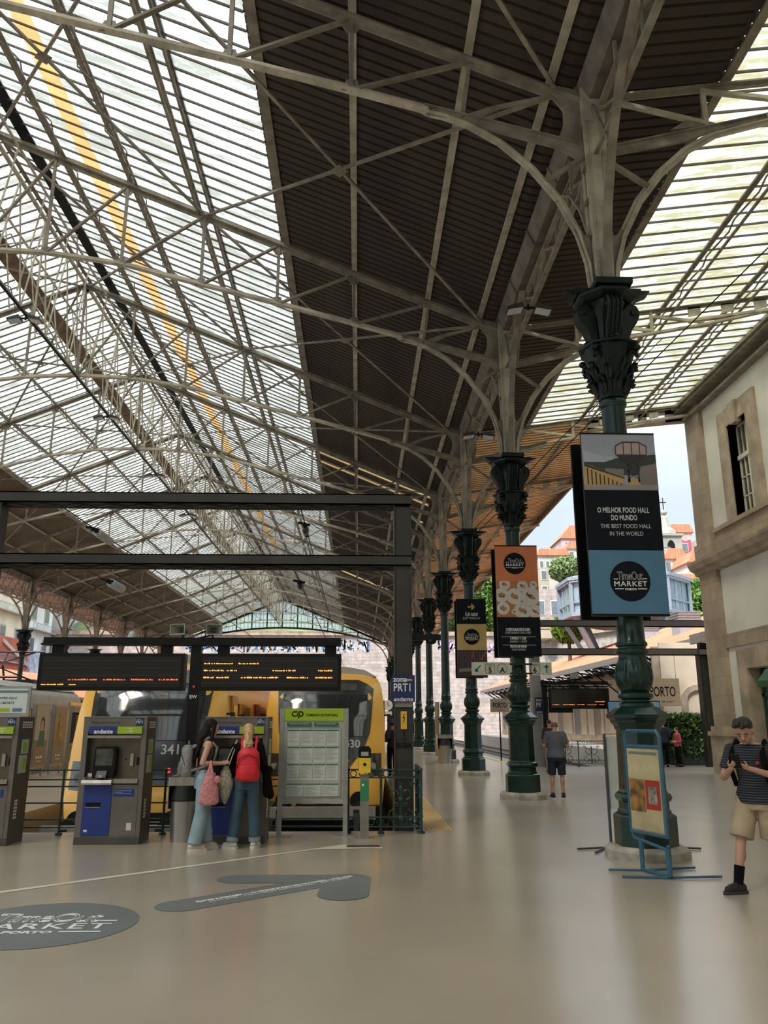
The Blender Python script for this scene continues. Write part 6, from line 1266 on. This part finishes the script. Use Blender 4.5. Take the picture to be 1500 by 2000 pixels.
def head(mb, hc, Rh, k=1):
    T = lambda x, y, z: hc+Rh @ V(x, y, z)*k
    mb.sph(T(0, -.005, .02), (.077*k, .097*k, .098*k), 20, 12, Rh); mb.sph(T(0, .025, -.04), (.060*k, .066*k, .068*k), 16, 10, Rh); mb.sph(T(0, .055, -.075), (.030*k, .030*k, .026*k), 12, 8, Rh); mb.sph(T(0, .070, .0), (.048*k, .020*k, .035*k), 12, 8, Rh)
    mb.cap(T(0, .092, .012), T(0, .108, -.018), .008*k, .013*k, 8)
    for s_ in (-1, 1): mb.sph(T(s_*.079, -.005, -.005), (.010*k, .018*k, .030*k), 10, 6, Rh); mb.sph(T(s_*.035, .062, -.02), (.024*k, .024*k, .022*k), 10, 6, Rh)
def person(label, loc, rot, P_, skin, vox=.009, group=None):
    t = thing('person', label, 'person', loc, rot); k = P_.get('k', 1)
    J = {'hl': V(-.09, 0, .92), 'hr': V(.09, 0, .92), 'kl': V(-.10, .02, .50), 'kr': V(.10, .02, .50), 'al': V(-.10, -.02, .085), 'ar': V(.10, -.02, .085), 'sl': V(-.175, 0, 1.385), 'sr': V(.175, 0, 1.385), 'el': V(-.23, -.03, 1.12), 'er': V(.23, -.03, 1.12), 'wl': V(-.25, .04, .88), 'wr': V(.25, .04, .88), 'head': V(0, .02, 1.60), 'fl': V(0, 1, 0), 'fr': V(0, 1, 0), 'hd': (0, 0, 0), 'ndl': V(1, 0, 0), 'ndr': V(-1, 0, 0), 'cl': .45, 'cr': .45, 'pl': None, 'pr': None}
    J.update(P_); P_ = J
    lean = P_.get('lean', (0, 0))
    for n in ('sl', 'sr', 'el', 'er', 'wl', 'wr', 'head'):
        if n not in P_.get('abs', ()): P_[n] = P_[n]+V(lean[0], lean[1], 0)*(min(P_[n].z, 1.5)-.95 if P_[n].z > .95 else 0)
    Rh = Euler(tuple(math.radians(a) for a in P_['hd'])).to_matrix(); m = MB(); torso(m, P_, .82, 1.46)
    hc = P_['head']; head(m, hc, Rh, P_.get('hk', 1)); nb = V(lean[0]*.47, lean[1]*.47-.01, 1.42); m.cap(nb, hc+Rh @ V(0, -.02, -.05), .058, .052)
    for s_, S_, E_, W_, F_, h_, kn, an, fd in ((-1, 'sl', 'el', 'wl', 'pl', 'hl', 'kl', 'al', 'fl'), (1, 'sr', 'er', 'wr', 'pr', 'hr', 'kr', 'ar', 'fr')):
        fat = P_.get('limb', 1)
        m.sph(P_[S_], .058*fat); m.cap(P_[S_], P_[E_], .050*fat, .040*fat); m.cap(P_[E_], P_[W_], .039*fat, .026*fat); mid = P_[E_].lerp(P_[W_], .28); m.sph(mid, .041*fat)
        d = P_[F_] if P_[F_] is not None else (P_[W_]-P_[E_]); hand(m, P_[W_], d, P_['ndl'] if s_ < 0 else P_['ndr'], P_['cl'] if s_ < 0 else P_['cr'], s_)
        m.cap(P_[h_], P_[kn], .086*fat, .055*fat); m.cap(P_[kn], P_[an], .052*fat, .036*fat); m.sph(P_[kn].lerp(P_[an], .3)+V(0, -.018, 0), (.052*fat, .056*fat, .10)); f_ = P_[fd].normalized(); m.cap(P_[an]+V(0, 0, -.04)-f_*.03, P_[an]+V(0, 0, -.045)+f_*.13, .036, .030)
    remesh(m, 'body', skin, t, vox, 3); face(t, P_, skin, Rh, hc, P_.get('hk', 1)); t['k'] = k; t.scale = (k, k, k); del t['k']
    return t, P_, Rh, hc
def leg_cloth(m, P_, s_, to=1.0, r0=.10, r1=.08, r2=.07, cut=None):
    h_, kn, an = (P_['hl'], P_['kl'], P_['al']) if s_ < 0 else (P_['hr'], P_['kr'], P_['ar'])
    m.cyl(h_+V(0, 0, .02), kn if to > .5 else h_.lerp(kn, to*2), r0, r1, 16)
    if to > .5: m.sph(kn, r1, 14, 8); m.cyl(kn, kn.lerp(an, (to-.5)*2), r1, r2, 16)
    m.sph(h_, r0, 14, 8)
def shoes(t, P_, m1, m2, h=.10, L=.16):
    for s_, an, fd in ((-1, 'al', 'fl'), (1, 'ar', 'fr')):
        a = P_[an]; f_ = P_[fd].normalized(); b = V(a.x, a.y, 0); m = MB(); m.cap(b-f_*.045+V(0, 0, .055), b+f_*L*.75+V(0, 0, .042), .045, .038); m.cap(b-f_*.03+V(0, 0, .07), b+V(0, 0, h), .042, .042); m.cap(b+V(0, 0, .075), b+f_*L*.5+V(0, 0, .055), .040, .036)
        sh = remesh(m, 'shoe', m1, t, .008, 2); q = Vector((f_.y, -f_.x, 0)); s2 = MB(); pts = [b-f_*.09+q*.03, b-f_*.05+q*.046, b+f_*.06+q*.044, b+f_*L+q*.03, b+f_*(L+.02), b+f_*L-q*.03, b+f_*.06-q*.044, b-f_*.05-q*.046, b-f_*.09-q*.03]
        s2.prism([(p.x, p.y) for p in pts], .0, .03, 'z').build('shoe_sole', m2, sh)
        l = MB(); [l.tube([b+f_*(.04+.03*j)-q*.022+V(0, 0, .103-.008*j), b+f_*(.05+.03*j)+q*.022+V(0, 0, .103-.008*j)], .004, 5) for j in range(3)]; l.build('laces', m2, sh)
SK1 = mat('tanned skin', (.42, .215, .15), .55, 0, .1, 4); SK2 = mat('fair skin', (.55, .31, .23), .55, 0, .1, 4); SK3 = mat('ruddy skin', (.50, .27, .19), .55, 0, .1, 4)
def stripes(name, c1, c2, n, duty):
    m = mat(name, c1, .8); nn = m.node_tree.nodes; l = m.node_tree.links; b = nn['Principled BSDF']; t = nn.new('ShaderNodeTexCoord'); s = nn.new('ShaderNodeSeparateXYZ'); a = nn.new('ShaderNodeMath'); a.operation = 'MULTIPLY'; a.inputs[1].default_value = n; f = nn.new('ShaderNodeMath'); f.operation = 'FRACT'; g = nn.new('ShaderNodeMath'); g.operation = 'GREATER_THAN'; g.inputs[1].default_value = duty; x = nn.new('ShaderNodeMixRGB'); x.inputs[1].default_value = (*c1, 1); x.inputs[2].default_value = (*c2, 1)
    l.new(t.outputs['Object'], s.inputs[0]); l.new(s.outputs[2], a.inputs[0]); l.new(a.outputs[0], f.inputs[0]); l.new(f.outputs[0], g.inputs[0]); l.new(g.outputs[0], x.inputs[0]); l.new(x.outputs[0], b.inputs['Base Color']); return m
CL = lambda n, c, v=.15, s=8: mat(n, c, .85, 0, v, s, bump=.15)
BLK = mat('black cloth', (.006, .006, .007), .9, 0, .15, 8, bump=.15, spec=.1); WSH = CL('off-white shoe', (.55, .50, .44)); SOLE = CL('cream sole', (.62, .60, .55))
# --- man with phone on the right
P1 = dict(hk=1.12, lean=(-.02, .12), head=V(-.0, .11, 1.575), hd=(-32, 0, 8), sl=V(-.20, .0, 1.385), sr=V(.20, 0, 1.385), el=V(-.30, .09, 1.12), er=V(.27, .12, 1.11), wl=V(-.075, .30, 1.215), wr=V(.10, .32, 1.21), pl=V(.55, .35, .25), pr=V(-.45, .45, .3), ndl=V(.2, -.3, .9), ndr=V(-.2, -.3, .9), cl=.55, cr=.6, hl=V(-.10, 0, .90), hr=V(.10, 0, .90), kl=V(-.10, -.03, .50), kr=V(.16, .13, .50), al=V(-.10, -.26, .10), ar=V(.20, .21, .09), fl=V(.1, 1, 0), fr=V(.5, .9, 0), wx=1.04, wy=1.04, limb=1.0)
t, P_, Rh, hc = person('man in a dark striped T-shirt and khaki shorts looking down at his phone', (4.13, 8.62, 0), math.radians(134), P1, SK3, .0085)
m = MB(); torso(m, P_, .86, 1.445, .020, 1.0, .06)
for S_, E_ in (('sl', 'el'), ('sr', 'er')): m.sph(P_[S_], .074); m.cyl(P_[S_], P_[S_].lerp(P_[E_], .72), .072, .068, 16)
sh = remesh(m, 'striped_shirt', stripes('charcoal shirt with pale stripes', (.008, .009, .014), (.075, .085, .10), 40, .74), t, .010, 3); MB().sph(P_['sl'].lerp(P_['sr'], .28)+V(0, .105, -.12), (.022, .008, .018), 8, 6).build('red_motif', CL('red motif', (.5, .04, .06)), sh)
m = MB(); torso(m, P_, .80, .93, .022); [leg_cloth(m, P_, s_, .47, .112, .118) for s_ in (-1, 1)]; remesh(m, 'khaki_shorts', CL('khaki cotton', (.40, .31, .20), .2, 5), t, .010, 3)
for an, kn in (('al', 'kl'), ('ar', 'kr')): MB().cyl(P_[an], P_[an].lerp(P_[kn], .42), .045, .052, 16).build('black_sock', BLK, t, smooth=60)
shoes(t, P_, CL('black trainer', (.018, .017, .017)), CL('dark sole', (.03, .03, .03)), L=.17)
m = MB(); T = lambda x, y, z: hc+Rh @ V(x, y, z)
m.sph(T(0, -.02, .058), (.091, .105, .088), 16, 10, Rh); [m.cap(T(x, .02, .125), T(x*1.15+.008, .10, .128+.02*math.sin(x*70)), .036, .022) for x in (-.05, -.018, .018, .05)]; m.sph(T(0, -.068, -.01), (.078, .055, .065), 14, 8, Rh); remesh(m, 'short_hair', mat('dark brown hair', (.025, .016, .012), .6, 0, .3, 30, bump=.4), t, .007, 2)
ph = thing('mobile_phone', 'black phone held in both hands by the man in the striped T-shirt', 'phone', (4.13, 8.62, 0), math.radians(134)); c = V(.01, .43, 1.285)
m = MB(); m.beam(c+V(-.04, -.005, 0), c+V(.04, -.005, 0), .012, .15, up=(0, .45, .9)); m.build('phone_body', G_DARK, ph); MB().beam(c+V(-.035, -.013, .004), c+V(.035, -.013, .004), .004, .135, up=(0, .45, .9)).build('phone_screen', G_SCR, ph)
# backpack worn by the man (only its straps show from the front)
bp = thing('backpack', 'black backpack of the man in the striped T-shirt, its shoulder strap over his left side', 'backpack', (4.13, 8.62, 0), math.radians(134)); m = MB().sph((.0, -.22, 1.18), (.16, .10, .23), 14, 10); remesh(m, 'pack', BLK, bp, .012, 2)
for s_ in (-1, 1): MB().tube([(s_*.13, -.13, 1.36), (s_*.145, .02, 1.475), (s_*.155, .15, 1.36), (s_*.175, .165, 1.2), (s_*.175, .05, 1.03)], .026, 8).build('shoulder_strap', BLK, bp, smooth=60)
# --- dark haired woman
P2 = dict(lean=(0, .05), k=.985, head=V(0, .05, 1.60), hd=(-14, 0, -4), sl=V(-.165, 0, 1.385), sr=V(.165, 0, 1.385), er=V(.22, -.07, 1.14), wr=V(.14, .20, 1.13), pr=V(-.1, .55, .1), ndr=V(-.5, .1, -.6), cr=.7, el=V(-.20, .0, 1.14), wl=V(-.05, .24, 1.13), pl=V(.2, .5, .1), ndl=V(.4, 0, -.7), cl=.6, kl=V(-.09, .05, .50), kr=V(.09, -.02, .49), al=V(-.09, .09, .085), ar=V(.09, -.09, .085), fl=V(.1, 1, 0), fr=V(0, 1, 0), wx=.9, wy=.95, limb=.92)
LD, RD = (-2.12, 11.62, 0), math.radians(-72)
t, P_, Rh, hc = person('woman with long dark hair and wide light jeans at the right-hand ticket machine', LD, RD, P2, SK2)
m = MB(); torso(m, P_, 1.0, 1.36, .010); remesh(m, 'tank_top', CL('olive brown top', (.05, .045, .03)), t, .009, 2)
for s_ in (-1, 1): MB().tube([(s_*.10, .12, 1.32), (s_*.11, .04, 1.455), (s_*.10, -.08, 1.34)], .009, 6).build('top_strap', BLK, t)
m = MB(); torso(m, P_, .80, 1.05, .016); [leg_cloth(m, P_, s_, .99, .105, .088, .096) for s_ in (-1, 1)]; remesh(m, 'wide_jeans', mat('light blue denim', (.26, .37, .42), .85, 0, .25, 3, bump=.2), t, .010, 3); shoes(t, P_, CL('cream pink trainer', (.58, .47, .40)), SOLE)
T = lambda x, y, z: hc+Rh @ V(x, y, z)
m = MB(); m.sph(T(0, -.025, .035), (.090, .103, .098), 18, 12, Rh); m.cap(T(0, -.05, -.02), V(0, -.06, 1.42), .082, .09)
for x in (-.075, -.025, .025, .075): m.cap(V(x, -.07, 1.47), V(x*1.25, -.15, 1.12+abs(x)), .05, .022)
for s_ in (-1, 1): m.cap(T(s_*.07, .02, .02), V(s_*.105, .03, 1.30), .034, .03); m.cap(V(s_*.105, .03, 1.30), V(s_*.11, .05, 1.16), .03, .014)
remesh(m, 'long_dark_hair', mat('very dark brown hair', (.010, .006, .005), .6, 0, .4, 30, spec=.2, bump=.4, stretch=(1, 1, .15)), t, .009, 2)
def pack(lab, loc, rot, c, r, m_, zipc, low=True):
    t = thing('backpack', lab, 'backpack', loc, rot); m = MB(); x, y, z = c; rx, ry, rz_ = r
    m.loft([((x, y, z-rz_), rx*.85, ry*.8), ((x, y, z-rz_*.8), rx, ry), ((x, y+.01, z), rx*.97, ry*.95), ((x, y+.02, z+rz_*.7), rx*.9, ry*.85), ((x, y+.03, z+rz_), rx*.6, ry*.5)], 24); remesh(m, 'pack_body', m_, t, .010, 3)
    if low: q = MB().loft([((x, y-ry*.55, z-rz_*.92), rx*.7, ry*.55), ((x, y-ry*.6, z-rz_*.5), rx*.78, ry*.6), ((x, y-ry*.5, z-rz_*.05), rx*.72, ry*.5)], 20); remesh(q, 'front_pocket', zipc, t, .010, 2)
    for s_ in (-1, 1): MB().tube([(x+s_*rx*.55, y+ry*.8, z+rz_*.8), (x+s_*rx*.62, .03, 1.46), (x+s_*rx*.7, .15, 1.32), (x+s_*rx*.85, .10, 1.1), (x+s_*rx*.8, y+ry*.7, z-rz_*.6)], .018, 8).build('shoulder_strap', m_, t, smooth=60)
    MB().tube([(x-.04, y+.03, z+rz_*.95), (x-.03, y+.03, z+rz_+.05), (x+.03, y+.03, z+rz_+.05), (x+.04, y+.03, z+rz_*.95)], .009, 6).build('top_handle', zipc, t)
    MB().tube([(x-rx*.92, y-ry*.3, z-.05), (x-rx*.7, y-ry*.8, z+rz_*.4), (x, y-ry*.85, z+rz_*.62), (x+rx*.7, y-ry*.8, z+rz_*.4), (x+rx*.92, y-ry*.3, z-.05)], .005, 5).build('zip', G_DARK, t); return t
pack('pale grey backpack worn by the dark-haired woman', LD, RD, (0, -.255, 1.15), (.14, .09, .21), mat('grey nylon', (.24, .235, .225), .7, 0, .3, 8, bump=.3), mat('darker grey nylon', (.17, .165, .165), .7, 0, .3, 8, bump=.3))
def tote(lab, loc, rot, hook, c, r, m_, h, pend=0):
    t = thing('tote_bag', lab, 'bag', loc, rot); x, y, z = c; m = MB(); rg = [((x, y, z-h/2), r[0]*.85, r[1]*.7), ((x, y, z-h*.42), r[0], r[1]), ((x, y, z), r[0]*.98, r[1]*.9), ((x, y, z+h*.3), r[0]*.75, r[1]*.6), ((x, y, z+h/2), r[0]*.35, r[1]*.4)] if not pend else [((x, y, z-h/2), r[0]*.15, r[1]*.4), ((x, y, z-h*.3), r[0]*.6, r[1]*.9), ((x, y, z), r[0], r[1]), ((x, y, z+h*.3), r[0]*.7, r[1]*.7), ((x, y, z+h/2), r[0]*.3, r[1]*.4)]
    m.loft(rg, 24); b = remesh(m, 'bag_body', m_, t, .009, 1)
    for s_ in (-1, 1): MB().tube([(x+s_*r[0]*.25, y+s_*r[1]*.2, z+h*.45), tuple(V(x, y, z+h/2).lerp(V(*hook), .6)+V(s_*.02, 0, 0)), hook], [.02 if not pend else .007]*3, 6).build('handle', m_ if not pend else CL('white cord', (.55, .53, .48)), t, smooth=60)
    return t
tb = tote('pink fluffy tote bag hanging from the forearm of the dark-haired woman', LD, RD, (.20, .06, 1.15), (.25, .05, .80), (.075, .135), mat('pink shaggy cloth', (.62, .25, .26), .95, 0, .25, 25, bump=1), .42)
MB().sph((.33, .14, .92), (.03, .045, .05), 8, 6).build('rosette', mat('pink shaggy cloth', (.62, .25, .26)), tb)
# --- blonde woman
P3_ = dict(k=.955, lean=(0, .05), head=V(0, .07, 1.59), hd=(-24, 0, 0), el=V(-.25, .02, 1.14), wl=V(-.17, .24, 1.12), pl=V(.1, .5, .1), er=V(.25, -.02, 1.13), wr=V(.27, .14, .95), pr=V(0, .4, -.35), ndr=V(-.8, 0, .2), cr=.9, hl=V(-.09, 0, .92), hr=V(.09, 0, .92), kl=V(-.12, .03, .5), kr=V(.12, .0, .5), al=V(-.17, -.02, .085), ar=V(.15, .02, .085), fl=V(-.75, .55, 0), fr=V(.35, -.2, 0)+V(0, 1.0, 0), wx=.97, limb=.95)
LB, RB = (-1.55, 11.75, 0), math.radians(6)
t, P_, Rh, hc = person('blonde woman in a black top and cuffed jeans seen from behind at the ticket machine', LB, RB, P3_, SK2)
m = MB(); torso(m, P_, .93, 1.44, .018)
for S_, E_ in (('sl', 'el'), ('sr', 'er')): m.sph(P_[S_], .07); m.cyl(P_[S_], P_[E_], .068, .056, 16); m.sph(P_[E_], .056)
m.cyl(P_['er'], P_['er'].lerp(P_['wr'], .75), .055, .042, 14); m.cyl(P_['el'], P_['el'].lerp(P_['wl'], .75), .055, .042, 14); remesh(m, 'black_top', BLK, t, .010, 3)
m = MB(); torso(m, P_, .80, 1.0, .014); [leg_cloth(m, P_, s_, .93, .104, .082, .076) for s_ in (-1, 1)]; j = remesh(m, 'blue_jeans', mat('dark blue denim', (.05, .10, .14), .85, 0, .35, 3, bump=.2), t, .010, 3)
for s_, kn, an in ((-1, 'kl', 'al'), (1, 'kr', 'ar')): a = P_[an].lerp(P_[kn], .03); MB().cyl(a, P_[an].lerp(P_[kn], .16), .086, .084, 18).build('turned_cuff', CL('pale denim cuff', (.22, .28, .31)), j, smooth=60)
shoes(t, P_, WSH, SOLE); T = lambda x, y, z: hc+Rh @ V(x, y, z)
m = MB(); m.sph(T(0, -.022, .035), (.086, .101, .096), 18, 12, Rh); m.cap(T(0, -.07, -.02), V(0, -.045, 1.44), .072, .06)
for x in (-.05, -.015, .02, .05): m.cap(V(x*.8, -.05, 1.46), V(x*1.1, -.165, 1.26), .035, .02)
remesh(m, 'blonde_hair', mat('honey blonde hair', (.56, .38, .18), .5, 0, .45, 20, bump=.4, stretch=(2, 2, .15)), t, .008, 2)
RED = mat('bright red nylon', (.62, .012, .022), .55, 0, .15, 6, bump=.15)
rb = pack('bright red backpack worn by the blonde woman', LB, RB, (.02, -.24, 1.10), (.165, .09, .215), RED, RED)
m = MB(); [m.sph((.02+.045*math.cos(a*1.1), -.22-.02*math.sin(a*2), 1.315+.022*math.sin(a*1.7)), .022, 8, 6) for a in range(7)]; m.build('patterned_scarf', mat('patterned scarf', (.45, .32, .28), .9, 0, .8, 60, col2=(.03, .015, .02)), rb, smooth=60)
tote('patterned beige cloth bag hanging at the left side of the blonde woman', LB, RB, (-.15, .0, 1.42), (-.28, -.10, .83), (.105, .07), mat('beige patterned cloth', (.46, .42, .33), .95, 0, .6, 45, col2=(.20, .18, .13), bump=.3), .50, 1)
jk = thing('folded_jacket', 'black jacket hanging over the right arm of the blonde woman', 'jacket', LB, RB); m = MB().cap((.27, .05, 1.02), (.30, -.02, .72), .055, .075).cap((.26, .10, 1.0), (.33, .08, .68), .05, .06).cap((.2, .06, 1.04), (.31, .06, 1.02), .05, .05); remesh(m, 'cloth', BLK, jk, .011, 3)
# --- man in grey polo
P4 = dict(head=V(0, .06, 1.565), hd=(-34, 0, 0), el=V(-.265, -.02, 1.13), wl=V(-.13, .20, 1.10), pl=V(.2, .5, .2), er=V(.265, -.02, 1.13), wr=V(.13, .20, 1.10), pr=V(-.2, .5, .2), kl=V(-.11, 0, .49), kr=V(.11, 0, .49), al=V(-.115, -.03, .085), ar=V(.115, -.03, .085), fl=V(-.25, 1, 0), fr=V(.2, 1, 0), wx=1.12, wy=1.1, limb=1.02)
L4 = (4.47, 18.72, 0); t, P_, Rh, hc = person('balding man in a grey polo shirt and navy shorts standing with his back turned', L4, math.radians(-8), P4, SK3, .010)
m = MB(); torso(m, P_, .88, 1.45, .020, 1, .05)
for S_, E_ in (('sl', 'el'), ('sr', 'er')): m.sph(P_[S_], .074); m.cyl(P_[S_], P_[S_].lerp(P_[E_], .8), .072, .064, 16)
m.cyl((0, .02, 1.42), (0, .03, 1.475), .072, .066, 18); remesh(m, 'polo_shirt', CL('slate grey pique', (.12, .125, .15)), t, .011, 3)
m = MB(); torso(m, P_, .80, .93, .02); [leg_cloth(m, P_, s_, .48, .108, .09) for s_ in (-1, 1)]; remesh(m, 'navy_shorts', CL('dark navy cotton', (.012, .018, .032)), t, .011, 3)
for an, kn in (('al', 'kl'), ('ar', 'kr')): MB().cyl(P_[an], P_[an].lerp(P_[kn], .12), .043, .044, 14).build('sock', CL('grey sock', (.10, .08, .08)), t, smooth=60)
shoes(t, P_, CL('black trainer', (.018, .017, .017)), SOLE); m = MB(); m.sph(hc+Rh @ V(0, -.045, -.005), (.082, .068, .062), 16, 10, Rh); remesh(m, 'cropped_hair', mat('short grey-brown hair', (.20, .13, .10), .8, 0, .2, 30), t, .009, 1)
# --- background people
def simple(label, loc, rot, top, bottom, hairm, skin=SK2, k=1, hat=None, extra=None, hd=(-15, 0, 0), arms=None):
    P = dict(k=k, hd=hd, el=V(-.24, 0, 1.12), wl=V(-.14, .18, 1.08), pl=V(.1, .5, .1), er=V(.24, 0, 1.12), wr=V(.14, .18, 1.08), pr=V(-.1, .5, .1)); P.update(arms or {})
    t, P_, Rh, hc = person(label, loc, rot, P, skin, .013); m = MB(); torso(m, P_, .88, 1.45, .02)
    for S_, E_, W_ in (('sl', 'el', 'wl'), ('sr', 'er', 'wr')): m.sph(P_[S_], .07); m.cyl(P_[S_], P_[E_], .068, .056, 14); m.sph(P_[E_], .056); m.cyl(P_[E_], P_[E_].lerp(P_[W_], .8), .054, .042, 12)
    remesh(m, 'jacket', top, t, .014, 2); m = MB(); torso(m, P_, .80, .95, .016); [leg_cloth(m, P_, s_, .97, .10, .078, .07) for s_ in (-1, 1)]; remesh(m, 'trousers', bottom, t, .014, 2)
    m = MB(); m.sph(hc+Rh @ V(0, -.022, .035), (.088, .101, .092), 14, 10, Rh)
    if extra == 'bun': m.sph(hc+Rh @ V(0, -.11, .05), .045, 10, 8)
    remesh(m, 'hair', hairm, t, .013, 1); m = MB()
    for s_, an in ((-1, 'al'), (1, 'ar')): a = P_[an]; m = MB().cap(V(a.x, a.y-.04, .045), V(a.x, a.y+.12, .04), .042, .036); remesh(m, 'shoe', BLK, t, .013, 1)
    if hat: MB().lathe([(.165, .035), (.155, .05), (.092, .075), (.090, .15), (.06, .175)], 20, c=tuple(hc)).build('brimmed_hat', hat, t, smooth=50)
    return t
HD = mat('dark brown hair', (.025, .016, .012)); NV = CL('navy cloth', (.012, .016, .035))
simple('person in navy with a grey brimmed hat standing at the far railing', (11.58, 31.2, 0), math.radians(-12), NV, BLK, HD, hat=CL('grey hat felt', (.30, .31, .35)))
simple('shorter person in a pinkish red top beside the hatted person', (12.12, 31.2, 0), math.radians(100), CL('rosy red cloth', (.42, .08, .11)), BLK, HD, k=.84)
simple('man in a dark suit on the platform between the yellow train and the gantry post', (1.09, 26.5, 0), math.radians(20), CL('charcoal suit cloth', (.02, .018, .018)), BLK, HD, SK1, k=.97)
simple('person with an auburn hair bun mostly hidden behind the man in the grey polo', (6.5, 28.0, 0), 0, CL('dark plum cloth', (.05, .03, .04)), CL('beige trousers', (.35, .25, .19)), mat('auburn hair', (.10, .03, .02), .6), k=1.0, extra='bun')
simple('distant person in teal standing among the far columns', (4.6, 52, 0), math.radians(80), CL('teal cloth', (.05, .10, .12)), NV, HD)
